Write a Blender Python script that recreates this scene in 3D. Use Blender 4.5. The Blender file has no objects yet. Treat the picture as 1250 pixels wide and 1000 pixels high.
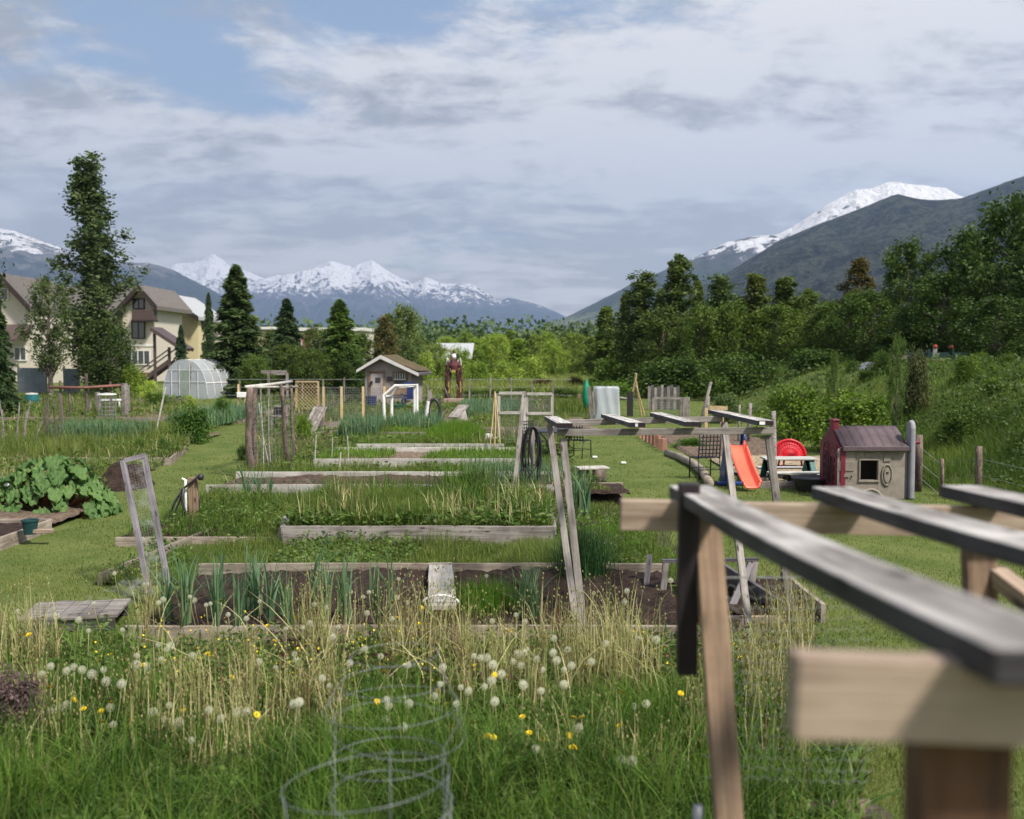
import bpy, math, random
import numpy as np
from mathutils import Vector, Matrix
random.seed(7); rng = np.random.default_rng(7)
SC = bpy.context.scene; COL = SC.collection
R = math.radians; PI = math.pi

# ---------------------------------------------------------------- camera
PITCH = math.atan(68/1250); CZ = 2.5
cd = bpy.data.cameras.new('camera'); cam = bpy.data.objects.new('camera', cd); COL.objects.link(cam)
cam.location = (0, 0, CZ); cam.rotation_euler = (PI/2-PITCH, 0, 0)
cd.sensor_width = 36; cd.lens = 36; cd.clip_start = .05; cd.clip_end = 60000
cd.dof.use_dof = True; cd.dof.focus_distance = 12.0; cd.dof.aperture_fstop = 2.2
SC.camera = cam
# ---------------------------------------------------------------- light, sky
SUN_AZ, SUN_EL = R(132), R(50)
sdir = Vector((math.sin(SUN_AZ)*math.cos(SUN_EL), math.cos(SUN_AZ)*math.cos(SUN_EL), math.sin(SUN_EL)))
sl = bpy.data.lights.new('sun', 'SUN'); sl.energy = 4.6; sl.angle = R(7); sl.color = (1, .93, .84)
so = bpy.data.objects.new('sun', sl); COL.objects.link(so); so.rotation_euler = sdir.to_track_quat('Z', 'Y').to_euler()
so.location = sdir*50
SC.view_settings.view_transform = 'Standard'; SC.view_settings.look = 'None'
SC.view_settings.exposure = 0.80; SC.view_settings.gamma = 1
SC.cycles.use_denoising = True
SC.cycles.max_bounces = 6; SC.cycles.transparent_max_bounces = 12; SC.cycles.volume_bounces = 0
SC.cycles.diffuse_bounces = 3; SC.cycles.sample_clamp_indirect = 4

class NT:
    """tiny node-tree writer"""
    def __init__(s, tree): s.t = tree; s.n = tree.nodes; s.l = tree.links
    def add(s, typ, ins=None, **kw):
        nd = s.n.new(typ)
        for k, v in kw.items(): setattr(nd, k, v)
        for k, v in (ins or {}).items(): s.set(nd.inputs[k], v)
        return nd
    def set(s, sock, v):
        if isinstance(v, bpy.types.NodeSocket): s.l.new(v, sock)
        elif isinstance(v, bpy.types.Node): s.l.new(v.outputs[0], sock)
        else:
            if isinstance(v, (tuple, list)) and len(v) == 3 and sock.type == 'RGBA': v = (*v, 1)
            sock.default_value = v
    def math(s, op, a, b=0., c=0., clamp=False):
        nd = s.n.new('ShaderNodeMath'); nd.operation = op; nd.use_clamp = clamp
        s.set(nd.inputs[0], a); s.set(nd.inputs[1], b); s.set(nd.inputs[2], c); return nd.outputs[0]
    def mix(s, f, a, b, mode='MIX'):
        nd = s.n.new('ShaderNodeMix'); nd.data_type = 'RGBA'; nd.blend_type = mode
        s.set(nd.inputs[0], f); s.set(nd.inputs[6], a); s.set(nd.inputs[7], b); return nd.outputs[2]
    def noise(s, vec, scale, detail=4, rough=.55, dist=0.):
        nd = s.add('ShaderNodeTexNoise', {'Scale': scale, 'Detail': detail, 'Roughness': rough, 'Distortion': dist})
        if vec is not None: s.set(nd.inputs['Vector'], vec)
        return nd.outputs[0]
    def map(s, vec, sc=(1, 1, 1), loc=(0, 0, 0)):
        return s.add('ShaderNodeMapping', {'Vector': vec, 'Scale': sc, 'Location': loc}).outputs[0]
    def ramp(s, f, lo, hi, smooth=True):
        nd = s.add('ShaderNodeMapRange', {'Value': f, 'From Min': lo, 'From Max': hi})
        if smooth: nd.interpolation_type = 'SMOOTHSTEP'
        return nd.outputs[0]

w = bpy.data.worlds.new('World'); SC.world = w; w.use_nodes = True
nt = NT(w.node_tree); nt.n.clear()
sky = nt.add('ShaderNodeTexSky', sky_type='NISHITA', sun_disc=False, sun_elevation=SUN_EL, sun_rotation=SUN_AZ, air_density=1.2, dust_density=1.5)
geo = nt.add('ShaderNodeTexCoord'); sep = nt.add('ShaderNodeSeparateXYZ', {0: geo.outputs['Generated']})
zz = nt.math('ADD', nt.math('MAXIMUM', sep.outputs[2], 0.), .22)
cx = nt.math('DIVIDE', sep.outputs[0], zz); cy = nt.math('DIVIDE', sep.outputs[1], zz)
cv = nt.add('ShaderNodeCombineXYZ', {0: cx, 1: cy, 2: 0.}).outputs[0]
warp = nt.add('ShaderNodeTexNoise', {'Vector': cv, 'Scale': 2.2, 'Detail': 5.}).outputs[1]
cw = nt.add('ShaderNodeVectorMath', {0: cv, 1: nt.add('ShaderNodeVectorMath', {0: warp, 1: (.18, .18, 0)}, operation='MULTIPLY').outputs[0]}, operation='ADD').outputs[0]
big = nt.noise(nt.map(cw, (.8, 1.0, 1), (1.9, 5.1, 0)), .9, 8, .55)
fine = nt.noise(nt.map(cw, (1.05, 1.25, 1), (1.3, 7.7, 3)), 3.4, 12, .66)
puff = nt.noise(nt.map(cw, (.95, 1.1, 1), (6.3, 2.7, 5)), 7.0, 9, .64)
lowc = nt.noise(nt.map(cw, (.5, 1.9, 1), (3.3, 1.7, 8)), 1.3, 6, .55)
cover = nt.math('ADD', big, nt.math('MULTIPLY', nt.math('SUBTRACT', fine, .5), .42))
# cloud is nearly closed towards the horizon and breaks up overhead
thr = nt.math('ADD', nt.math('MULTIPLY', nt.ramp(sep.outputs[2], .19, .36), .225), .285)
fac = nt.ramp(nt.math('SUBTRACT', cover, thr), -.06, .07)
shade = nt.math('ADD', nt.math('ADD', nt.math('MULTIPLY', fine, .30), nt.math('MULTIPLY', puff, .30)), nt.math('MULTIPLY', lowc, .60))
ccol = nt.mix(nt.ramp(shade, .52, .655), (.27, .255, .23), (.66, .63, .585))
hz = nt.ramp(sep.outputs[2], .26, .02)
ccol = nt.mix(nt.math('MULTIPLY', hz, .30), ccol, (.90, .84, .75))
b1 = nt.add('ShaderNodeBackground', {'Color': nt.mix(.25, sky.outputs[0], (2.3, 3.0, 4.6)), 'Strength': .080})
b2 = nt.add('ShaderNodeBackground', {'Color': ccol, 'Strength': .97})
mx = nt.add('ShaderNodeMixShader', {0: nt.math('MULTIPLY', fac, .97), 1: b1, 2: b2})
nt.add('ShaderNodeOutputWorld', {0: mx})

# ---------------------------------------------------------------- picture helpers
fwd = Vector((0, math.cos(PITCH), -math.sin(PITCH))); upv = Vector((0, math.sin(PITCH), math.cos(PITCH)))
def ray(px, py): return Vector((1, 0, 0))*((px-625)/1250) + fwd + upv*((500-py)/1250)
def At(px, py, D):
    d = ray(px, py); return Vector((0, 0, CZ)) + d*(D/d.y)
def G(px, py, z=0.):
    d = ray(px, py); return Vector((0, 0, CZ)) + d*((z-CZ)/d.z)

def vnoise(x, y, seed=0):
    xi = np.floor(x).astype(np.int64); yi = np.floor(y).astype(np.int64); xf = x-xi; yf = y-yi
    def h(a, b):
        n = (a*374761393 + b*668265263 + seed*1442695041) & 0x7fffffff
        n = ((n ^ (n >> 13))*1274126177) & 0x7fffffff
        return ((n ^ (n >> 16)) & 0xffff)/65535.
    u = xf*xf*(3-2*xf); v = yf*yf*(3-2*yf)
    return (h(xi, yi)*(1-u)+h(xi+1, yi)*u)*(1-v) + (h(xi, yi+1)*(1-u)+h(xi+1, yi+1)*u)*v
def fbm(x, y, o=5, seed=0, ridged=False, g=.5):
    s = 0; a = 1; t = 0
    for i in range(o):
        n = vnoise(x*2**i+i*17.3, y*2**i+i*9.1, seed+i)
        if ridged: n = 1-np.abs(2*n-1)
        s = s+n*a; t += a; a *= g
    return s/t
def sst(a, b, x):
    t = np.clip((x-a)/(b-a), 0, 1); return t*t*(3-2*t)
def terr(x, y):
    x = np.asarray(x, float); y = np.asarray(y, float)
    xf = np.where(y < 18, 7.9-(18-y)*.01, 7.9+np.minimum(y-18, 60)*.075)
    n = fbm(x*.25+40, y*.25+40, 3, 5)
    b = sst(0, 5.5, x-xf)*1.9 + sst(0, 3, x-xf)*(n-.4)*.7
    return b*sst(110, 80, y) 
def terr1(x, y): return float(terr(x, y))

# ---------------------------------------------------------------- tags and builders
def tag(o, label=None, cat=None, group=None, kind=None):
    if label: o['label'] = label
    if cat: o['category'] = cat
    if group: o['group'] = group
    if kind: o['kind'] = kind
    return o
def empty(name, loc, label, cat, group=None, rz=0):
    o = bpy.data.objects.new(name, None); COL.objects.link(o); o.location = loc; o.rotation_euler = (0, 0, rz)
    o.empty_display_size = .2
    return tag(o, label, cat, group)
def link(name, me, mat, parent=None, bevel=0, smooth=False):
    o = bpy.data.objects.new(name, me); COL.objects.link(o)
    if mat is not None:
        me.materials.clear(); me.materials.append(mat)
    if parent is not None: o.parent = parent
    if bevel:
        m = o.modifiers.new('bevel', 'BEVEL'); m.width = bevel; m.segments = 2; m.limit_method = 'ANGLE'
    if smooth: me.polygons.foreach_set('use_smooth', [True]*len(me.polygons))
    return o
def npmesh(name, V, F4=None, F3=None):
    me = bpy.data.meshes.new(name); V = np.asarray(V, np.float32).reshape(-1, 3)
    n4 = 0 if F4 is None else len(F4); n3 = 0 if F3 is None else len(F3)
    me.vertices.add(len(V)); me.vertices.foreach_set('co', V.ravel())
    parts = []
    if n4: parts.append(np.asarray(F4, np.int32).ravel())
    if n3: parts.append(np.asarray(F3, np.int32).ravel())
    L = np.concatenate(parts); me.loops.add(len(L)); me.loops.foreach_set('vertex_index', L)
    me.polygons.add(n4+n3)
    st = np.concatenate([np.arange(n4)*4, n4*4+np.arange(n3)*3]).astype(np.int32)
    me.polygons.foreach_set('loop_start', st)
    me.update(calc_edges=True); return me

class MB:
    def __init__(s, off=(0, 0, 0)): s.v = []; s.f = []; s.o = Vector(off)
    def add(s, vs, fs):
        b = len(s.v); s.v += [Vector(p)-s.o for p in vs]; s.f += [tuple(i+b for i in f) for f in fs]; return s
    def box(s, c, d, M=None):
        c = Vector(c); h = Vector(d)/2
        vs = [Vector((sx*h.x, sy*h.y, sz*h.z)) for sz in (-1, 1) for sy in (-1, 1) for sx in (-1, 1)]
        if M is not None: vs = [M @ p for p in vs]
        return s.add([c+p for p in vs], [(0, 2, 3, 1), (4, 5, 7, 6), (0, 1, 5, 4), (2, 6, 7, 3), (0, 4, 6, 2), (1, 3, 7, 5)])
    def beam(s, a, b, w, h, up=(0, 0, 1)):
        a = Vector(a); b = Vector(b); d = (b-a); L = d.length; d.normalize(); u = Vector(up)
        if abs(d.dot(u)) > .95: u = Vector((0, 1, 0))
        sd = d.cross(u).normalized(); u = sd.cross(d)
        M = Matrix((d, sd, u)).transposed()
        return s.box((a+b)/2, (L, w, h), M)
    def tube(s, pts, r, n=6, caps=True, closed=False):
        pts = [Vector(p) for p in pts]; N = len(pts); rs = r if isinstance(r, (list, tuple)) else [r]*N
        vs = []; nrm = None
        for i, p in enumerate(pts):
            if closed: t = pts[(i+1) % N]-pts[i-1]
            else: t = pts[min(i+1, N-1)]-pts[max(i-1, 0)]
            t = t.normalized() if t.length > 1e-9 else Vector((0, 0, 1))
            if nrm is None: nrm = t.orthogonal().normalized()
            else:
                nrm = nrm - t*nrm.dot(t)
                nrm = nrm.normalized() if nrm.length > 1e-6 else t.orthogonal().normalized()
            bn = t.cross(nrm)
            vs += [p + (nrm*math.cos(2*PI*k/n)+bn*math.sin(2*PI*k/n))*rs[i] for k in range(n)]
        fs = []
        for i in range(N if closed else N-1):
            j = (i+1) % N
            fs += [(i*n+k, i*n+(k+1) % n, j*n+(k+1) % n, j*n+k) for k in range(n)]
        if caps and not closed: fs += [tuple(range(n))[::-1], tuple((N-1)*n+k for k in range(n))]
        return s.add(vs, fs)
    def prism(s, poly, a, b, axis='y'):
        """poly of (u,z) pairs extruded along y (u=x) or along x (u=y)"""
        n = len(poly)
        P = (lambda u, z, t: (u, t, z)) if axis == 'y' else ((lambda u, z, t: (t, u, z)) if axis == 'x' else (lambda u, v, t: (u, v, t)))
        vs = [P(u, z, a) for u, z in poly]+[P(u, z, b) for u, z in poly]
        fs = [tuple(range(n))[::-1], tuple(range(n, 2*n))]+[(i, (i+1) % n, n+(i+1) % n, n+i) for i in range(n)]
        return s.add(vs, fs)
    def grid(s, P, nu, nv):
        vs = [P(i/nu, j/nv) for j in range(nv+1) for i in range(nu+1)]
        return s.add(vs, [(j*(nu+1)+i, j*(nu+1)+i+1, (j+1)*(nu+1)+i+1, (j+1)*(nu+1)+i) for j in range(nv) for i in range(nu)])
    def lathe(s, prof, n=16, c=(0, 0, 0)):
        c = Vector(c); vs = []; m = len(prof)
        for r, z in prof: vs += [c+Vector((r*math.cos(2*PI*k/n), r*math.sin(2*PI*k/n), z)) for k in range(n)]
        fs = [(i*n+k, i*n+(k+1) % n, (i+1)*n+(k+1) % n, (i+1)*n+k) for i in range(m-1) for k in range(n)]
        fs += [tuple(range(n))[::-1], tuple((m-1)*n+k for k in range(n))]
        return s.add(vs, fs)
    def wires(s, a, b, c, d, nu, nv, r):
        """a-b bottom, d-c top; wire grid"""
        a, b, c, d = map(Vector, (a, b, c, d))
        for i in range(nu+1): t = i/nu; s.tube([a.lerp(b, t), d.lerp(c, t)], r, 3, False)
        for j in range(nv+1): t = j/nv; s.tube([a.lerp(d, t), b.lerp(c, t)], r, 3, False)
        return s
    def build(s, name, mat, parent=None, bevel=0, smooth=False, world=True):
        if parent is not None and world:
            Mi = Matrix.LocRotScale(parent.location, parent.rotation_euler, None).inverted(); vs = [Mi @ p for p in s.v]
        else: vs = s.v
        me = bpy.data.meshes.new(name); me.from_pydata([tuple(p) for p in vs], [], s.f)
        me.update()
        return link(name, me, mat, parent, bevel, smooth)
def beam(name, a, b, w, h, mat, parent=None, up=(0, 0, 1), bevel=.003, warp=0, side=None):
    """a timber as an object of its own, local X along its length (grain follows it)"""
    a = Vector(a); b = Vector(b); d = b-a; L = d.length; d.normalize(); u = Vector(up)
    if abs(d.dot(u)) > .95: u = Vector((0, 1, 0))
    sd = d.cross(u).normalized(); u = sd.cross(d)
    Mx = Matrix((d, sd, u)).transposed().to_4x4(); Mx.translation = (a+b)/2
    n = 8; vs = []; ph = random.random()*6
    for i in range(n+1):
        x = (i/n-.5)*L; zz = warp*math.cos((i/n-.5)*PI) if warp else 0
        q = 1+.02*math.sin(i*1.7+ph)
        vs += [(x, y*w/2*q, z*h/2*q+zz) for y, z in ((-1, -1), (1, -1), (1, 1), (-1, 1))]
    fs = [(i*4+k, (i+1)*4+k, (i+1)*4+(k+1) % 4, i*4+(k+1) % 4) for i in range(n) for k in range(4)] + [(0, 1, 2, 3), (n*4+3, n*4+2, n*4+1, n*4)]
    me = bpy.data.meshes.new(name); me.from_pydata(vs, [], fs); me.update()
    o = link(name, me, mat, parent, bevel)
    if side:
        me.materials.append(side)
        for i_, p_ in enumerate(me.polygons): p_.material_index = 0 if (i_ < n*4 and i_ % 4 == 2) else 1
    if parent is not None: Mx = Matrix.LocRotScale(parent.location, parent.rotation_euler, None).inverted() @ Mx
    o.matrix_basis = Mx; return o
def copy_tree(o, parent=None):
    c = o.copy(); COL.objects.link(c)
    if parent is not None:
        c.parent = parent; c.matrix_parent_inverse = Matrix()
    for ch in list(o.children): copy_tree(ch, c)
    return c

# ---------------------------------------------------------------- materials
def newmat(name):
    m = bpy.data.materials.new(name); m.use_nodes = True; t = NT(m.node_tree); t.n.clear(); return m, t
def M(name, c1, c2=None, scale=6, rough=.7, bump=.2, stretch=(1, 1, 1), metal=0., spec=.3, det=6, vary=.12, dist=0., lo=.32, hi=.68):
    m, t = newmat(name); c2 = c2 or tuple(x*.75 for x in c1)
    tc = t.add('ShaderNodeTexCoord'); oi = t.add('ShaderNodeObjectInfo')
    off = t.add('ShaderNodeVectorMath', {0: tc.outputs['Object'], 1: oi.outputs['Location']}, operation='ADD').outputs[0]
    v = t.map(off, stretch)
    n = t.noise(v, scale, det, .6, dist); n2 = t.noise(v, scale*6.3, 4, .6)
    f = t.ramp(t.math('ADD', n, t.math('MULTIPLY', t.math('SUBTRACT', n2, .5), .5)), lo, hi)
    c = t.mix(f, c2, c1)
    br = t.math('ADD', t.math('MULTIPLY', oi.outputs['Random'], vary*2), 1-vary)
    c = t.mix(1., c, t.add('ShaderNodeCombineColor', {0: br, 1: br, 2: br}).outputs[0], 'MULTIPLY')
    bp = t.add('ShaderNodeBump', {'Strength': bump, 'Distance': .02, 'Height': t.math('ADD', n, n2)})
    bs = t.add('ShaderNodeBsdfPrincipled', {'Base Color': c, 'Roughness': rough, 'Metallic': metal, 'Specular IOR Level': spec, 'Normal': bp})
    t.add('ShaderNodeOutputMaterial', {0: bs}); return m
def wood(name, light, dark, grain=34., along=1.4, rough=.8, knots=True, bump=.5, spec=.25):
    m, t = newmat(name); tc = t.add('ShaderNodeTexCoord'); oi = t.add('ShaderNodeObjectInfo')
    off = t.add('ShaderNodeVectorMath', {0: tc.outputs['Object'], 1: t.add('ShaderNodeVectorMath', {0: oi.outputs['Location'], 1: (3.1, 7.7, 5.3)}, operation='MULTIPLY').outputs[0]}, operation='ADD').outputs[0]
    g = t.noise(t.map(off, (along, grain, grain)), 1., 6, .65, .6)
    g2 = t.noise(t.map(off, (along*3, grain*4, grain*4)), 1., 3, .6)
    blot = t.noise(off, 3.5, 5, .6)
    f = t.ramp(t.math('ADD', t.math('MULTIPLY', g, .6), t.math('MULTIPLY', blot, .4)), .38, .62)
    c = t.mix(f, dark, light)
    c = t.mix(t.math('MULTIPLY', t.ramp(g2, .55, .78), .35), c, tuple(x*.35 for x in dark))
    if knots:
        vo = t.add('ShaderNodeTexVoronoi', {'Vector': t.map(off, (4.2, 13., 13.)), 'Scale': 1.}, feature='F1')
        c = t.mix(t.ramp(vo.outputs[0], .24, .08), c, tuple(x*.4 for x in dark))
    br = t.math('ADD', t.math('MULTIPLY', oi.outputs['Random'], .4), .8)
    c = t.mix(1., c, t.add('ShaderNodeCombineColor', {0: br, 1: br, 2: br}).outputs[0], 'MULTIPLY')
    bp = t.add('ShaderNodeBump', {'Strength': bump, 'Distance': .004, 'Height': t.math('ADD', g, g2)})
    bs = t.add('ShaderNodeBsdfPrincipled', {'Base Color': c, 'Roughness': rough, 'Specular IOR Level': spec, 'Normal': bp})
    t.add('ShaderNodeOutputMaterial', {0: bs}); return m
def leaf(name, c1, c2, use_color=False, trans=.35, clump=1., rough=.55, isl=.45, c3=None, p3=.12):
    """foliage: tone differs by clump and by single leaf"""
    m, t = newmat(name); tc = t.add('ShaderNodeTexCoord'); g = t.add('ShaderNodeNewGeometry'); oi = t.add('ShaderNodeObjectInfo')
    n = t.noise(tc.outputs['Object'], clump, 4, .6)
    ri = g.outputs['Random Per Island']
    f = t.math('ADD', t.math('MULTIPLY', t.ramp(n, .38, .62), 1-isl), t.math('MULTIPLY', ri, isl))
    c = t.mix(f, c1, c2)
    if c3: c = t.mix(t.math('LESS_THAN', t.math('FRACT', t.math('MULTIPLY', ri, 37.7)), p3), c, c3)
    if use_color: c = t.mix(1., c, oi.outputs['Color'], 'MULTIPLY')
    bs = t.add('ShaderNodeBsdfPrincipled', {'Base Color': c, 'Roughness': rough, 'Specular IOR Level': .2})
    tr = t.add('ShaderNodeBsdfTranslucent', {'Color': t.mix(.5, c, t.mix(1., c, (1.3, 1.5, .5), 'MULTIPLY'))})
    t.add('ShaderNodeOutputMaterial', {0: t.add('ShaderNodeMixShader', {0: trans, 1: bs, 2: tr})}); return m

W_grey = wood('weathered_wood', (.30, .275, .25), (.12, .105, .095))
W_dark = wood('dark_stained_wood', (.115, .105, .115), (.035, .030, .033), spec=.5, rough=.5)
W_top = wood('weathered_plank', (.56, .54, .51), (.19, .175, .165), spec=.12, rough=.75, bump=.7, grain=22.)
W_stain = wood('stained_side', (.085, .078, .088), (.030, .026, .030), rough=.6)
W_end = wood('stained_end', (.032, .022, .028), (.018, .013, .016), rough=.55)
W_post = wood('dark_brown_post', (.16, .085, .052), (.055, .034, .026))
W_tan = wood('bare_pine', (.44, .345, .265), (.235, .17, .125))
W_brown = wood('brown_pine', (.27, .19, .125), (.12, .08, .055))
W_board = wood('bed_board', (.33, .285, .23), (.16, .13, .105))
W_pale = wood('pale_board', (.50, .48, .44), (.30, .28, .25), along=1., grain=16, knots=False)
W_yel = wood('fresh_stake', (.60, .47, .27), (.44, .32, .17), knots=False)
BARK = M('bark', (.17, .145, .12), (.075, .06, .05), 3, .95, 1., (3, 3, 1))
BARKR = M('peeling_bark', (.22, .16, .125), (.06, .05, .047), 5, .95, 1., (2, 2, .6), vary=.05)
BIRCH = M('pale_bark', (.50, .48, .44), (.20, .18, .16), 4, .9, .6, (1, 1, 3))
SOIL = M('dark_soil', (.070, .042, .031), (.022, .013, .010), 14, .95, 1.5, lo=.3, hi=.7)
DRYSOIL = M('dry_soil', (.20, .15, .11), (.10, .07, .05), 10, .95, 1.2)
GRAVEL = M('gravel', (.42, .41, .40), (.12, .12, .12), 30, .9, 1.5)
BLACKM = M('black_metal', (.022, .022, .024), (.012, .012, .012), 8, .45, .1, spec=.5)
RUBBER = M('black_rubber', (.025, .025, .027), (.014, .014, .015), 8, .5, .1, spec=.5)
WHITEP = M('white_plastic', (.74, .74, .72), (.60, .60, .57), 4, .5, .05)
GALV = M('galvanised_wire', (.26, .28, .30), (.15, .16, .18), 12, .5, .1, metal=.4, spec=.3)
WIREG = M('grey_wire', (.30, .31, .30), (.18, .18, .17), 12, .6, .1)

# ================================================================ SETTING
def ground():
    def axis(lo, hi, fine_lo, fine_hi, step):
        a = list(np.arange(fine_lo, fine_hi+step, step)); s = step; x = fine_hi
        while x < hi: s *= 1.35; x += s; a.append(min(x, hi))
        s = step; x = fine_lo
        while x > lo: s *= 1.35; x -= s; a.insert(0, max(x, lo))
        return np.array(a)
    X = axis(-15500, 15500, -26, 46, .45); Y = axis(-1500, 15500, -6, 100, .45)
    XX, YY = np.meshgrid(X, Y); Z = terr(XX, YY)
    near = (np.abs(XX) < 60) & (YY < 130)
    Z = Z + np.where(near, (fbm(XX*.8, YY*.8, 3, 3)-.5)*.05, 0)
    V = np.stack([XX, YY, Z], -1).reshape(-1, 3); nx, ny = len(X), len(Y)
    i, j = np.meshgrid(np.arange(nx-1), np.arange(ny-1)); k = (j*nx+i).ravel()
    me = npmesh('ground', V, np.stack([k, k+1, k+nx+1, k+nx], -1))
    m, t = newmat('lawn_soil'); g = t.add('ShaderNodeNewGeometry'); P = g.outputs['Position']
    a = t.noise(P, 1.1, 6, .6); b = t.noise(P, 9., 5, .65); c = t.noise(P, 60., 3, .7); far = t.noise(P, .05, 5, .6)
    col = t.mix(t.ramp(a, .35, .65), (.085, .125, .028), (.135, .165, .046))
    col = t.mix(t.math('MULTIPLY', t.ramp(b, .5, .75), .7), col, (.155, .150, .065))
    col = t.mix(t.math('MULTIPLY', t.ramp(c, .45, .7), .55), col, (.030, .050, .014))
    sx = t.add('ShaderNodeSeparateXYZ', {0: P})
    col = t.mix(t.math('MULTIPLY', t.ramp(sx.outputs[1], 90, 400), .8), col, t.mix(t.ramp(far, .4, .6), (.05, .09, .03), (.12, .16, .05)))
    bp = t.add('ShaderNodeBump', {'Strength': .6, 'Distance': .03, 'Height': t.math('ADD', b, c)})
    bs = t.add('ShaderNodeBsdfPrincipled', {'Base Color': col, 'Roughness': .95, 'Specular IOR Level': .1, 'Normal': bp})
    t.add('ShaderNodeOutputMaterial', {0: bs})
    o = link('ground', me, m, smooth=True); tag(o, 'mown green lawn with straw coloured patches under the whole garden', 'ground', kind='structure')
ground()

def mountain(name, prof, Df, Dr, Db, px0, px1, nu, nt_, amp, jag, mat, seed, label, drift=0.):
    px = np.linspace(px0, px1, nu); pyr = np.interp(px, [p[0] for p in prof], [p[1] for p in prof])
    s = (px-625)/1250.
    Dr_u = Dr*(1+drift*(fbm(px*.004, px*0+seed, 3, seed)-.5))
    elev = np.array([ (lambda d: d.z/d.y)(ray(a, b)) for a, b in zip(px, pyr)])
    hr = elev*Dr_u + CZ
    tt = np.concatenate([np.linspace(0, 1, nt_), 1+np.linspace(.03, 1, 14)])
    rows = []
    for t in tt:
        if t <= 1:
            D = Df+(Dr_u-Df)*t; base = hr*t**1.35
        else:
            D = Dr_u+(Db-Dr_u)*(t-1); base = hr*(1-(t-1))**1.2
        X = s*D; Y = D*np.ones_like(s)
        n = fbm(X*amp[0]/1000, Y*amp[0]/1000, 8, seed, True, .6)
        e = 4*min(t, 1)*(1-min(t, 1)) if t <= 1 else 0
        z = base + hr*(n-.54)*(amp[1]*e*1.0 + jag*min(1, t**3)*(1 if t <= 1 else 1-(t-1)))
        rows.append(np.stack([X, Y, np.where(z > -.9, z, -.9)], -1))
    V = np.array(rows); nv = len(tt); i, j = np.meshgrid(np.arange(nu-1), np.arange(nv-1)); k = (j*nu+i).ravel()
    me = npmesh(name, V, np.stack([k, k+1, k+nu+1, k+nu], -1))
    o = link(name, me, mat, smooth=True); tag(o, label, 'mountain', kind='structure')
def rockmat(name, snowlo, snowhi, forest, forest2, rock, meadow=None, fs=.012, snown=.004, sbright=.80, nsc=700.):
    m, t = newmat(name); g = t.add('ShaderNodeNewGeometry'); P = g.outputs['Position']; sp = t.add('ShaderNodeSeparateXYZ', {0: P})
    n1 = t.noise(P, fs, 8, .7); n2 = t.noise(P, snown, 9, .68, .4); n3 = t.noise(P, .0012, 4, .55)
    n5 = t.noise(t.map(P, (1, 1, .35)), fs*.22, 5, .6); col = t.mix(t.ramp(t.math('ADD', t.math('MULTIPLY', n1, .6), t.math('MULTIPLY', n5, .4)), .42, .60), forest, forest2)
    if meadow: col = t.mix(t.math('MULTIPLY', t.ramp(n3, .50, .60), t.ramp(sp.outputs[2], meadow[1], meadow[1]*.4)), col, meadow[0])
    rz = t.math('ADD', sp.outputs[2], t.math('MULTIPLY', t.math('ADD', t.math('SUBTRACT', n2, .5), t.math('MULTIPLY', t.math('SUBTRACT', t.noise(P, fs*.55, 10, .72), .5), 1.3)), nsc))
    col = t.mix(t.ramp(rz, snowlo*.82, snowlo), col, t.mix(n1, rock, tuple(x*.6 for x in rock)))
    spk = t.ramp(t.math('ADD', t.noise(t.map(P, (1, 1, .3)), fs*1.05, 7, .66), t.math('MULTIPLY', t.math('SUBTRACT', sp.outputs[2], snowhi), .00045)), .45, .50)
    slope = t.add('ShaderNodeSeparateXYZ', {0: g.outputs['Normal']}).outputs[2]
    sn = t.math('MULTIPLY', t.math('MULTIPLY', t.ramp(rz, snowlo, snowhi), spk), t.ramp(t.math('ADD', slope, t.math('MULTIPLY', t.math('SUBTRACT', n1, .5), .9)), .40, .62))
    col = t.mix(sn, col, (sbright, sbright, sbright*1.02))
    bp = t.add('ShaderNodeBump', {'Strength': 1., 'Distance': 60., 'Height': t.math('ADD', n1, n2)})
    bs = t.add('ShaderNodeBsdfPrincipled', {'Base Color': col, 'Roughness': .9, 'Specular IOR Level': .05, 'Normal': bp})
    t.add('ShaderNodeOutputMaterial', {0: bs}); return m
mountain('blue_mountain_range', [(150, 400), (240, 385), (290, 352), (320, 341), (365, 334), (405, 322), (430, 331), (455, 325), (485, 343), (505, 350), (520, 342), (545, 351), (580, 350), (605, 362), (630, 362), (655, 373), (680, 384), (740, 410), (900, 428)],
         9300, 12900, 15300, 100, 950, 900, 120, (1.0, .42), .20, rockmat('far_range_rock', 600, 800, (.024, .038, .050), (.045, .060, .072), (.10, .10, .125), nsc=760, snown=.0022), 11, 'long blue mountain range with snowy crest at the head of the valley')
mountain('pale_mountain_peak', [(120, 380), (190, 335), (215, 325), (240, 321), (265, 313), (285, 321), (305, 328), (320, 336), (345, 352), (400, 400)],
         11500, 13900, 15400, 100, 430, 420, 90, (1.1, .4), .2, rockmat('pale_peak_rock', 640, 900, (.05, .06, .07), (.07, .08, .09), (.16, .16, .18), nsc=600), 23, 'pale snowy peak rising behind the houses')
mountain('left_mountain_ridge', [(-260, 250), (-120, 270), (-60, 274), (0, 281), (22, 284), (40, 291), (70, 301), (100, 313), (140, 320), (185, 322), (215, 332), (240, 345), (262, 356), (300, 380), (345, 412)],
         4500, 7200, 10000, -260, 380, 520, 80, (1.2, .33), .06, rockmat('left_ridge_rock', 640, 760, (.026, .040, .046), (.055, .068, .070), (.17, .165, .17), nsc=620), 31, 'grey blue wooded ridge with snow patches behind the left houses')
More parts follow.
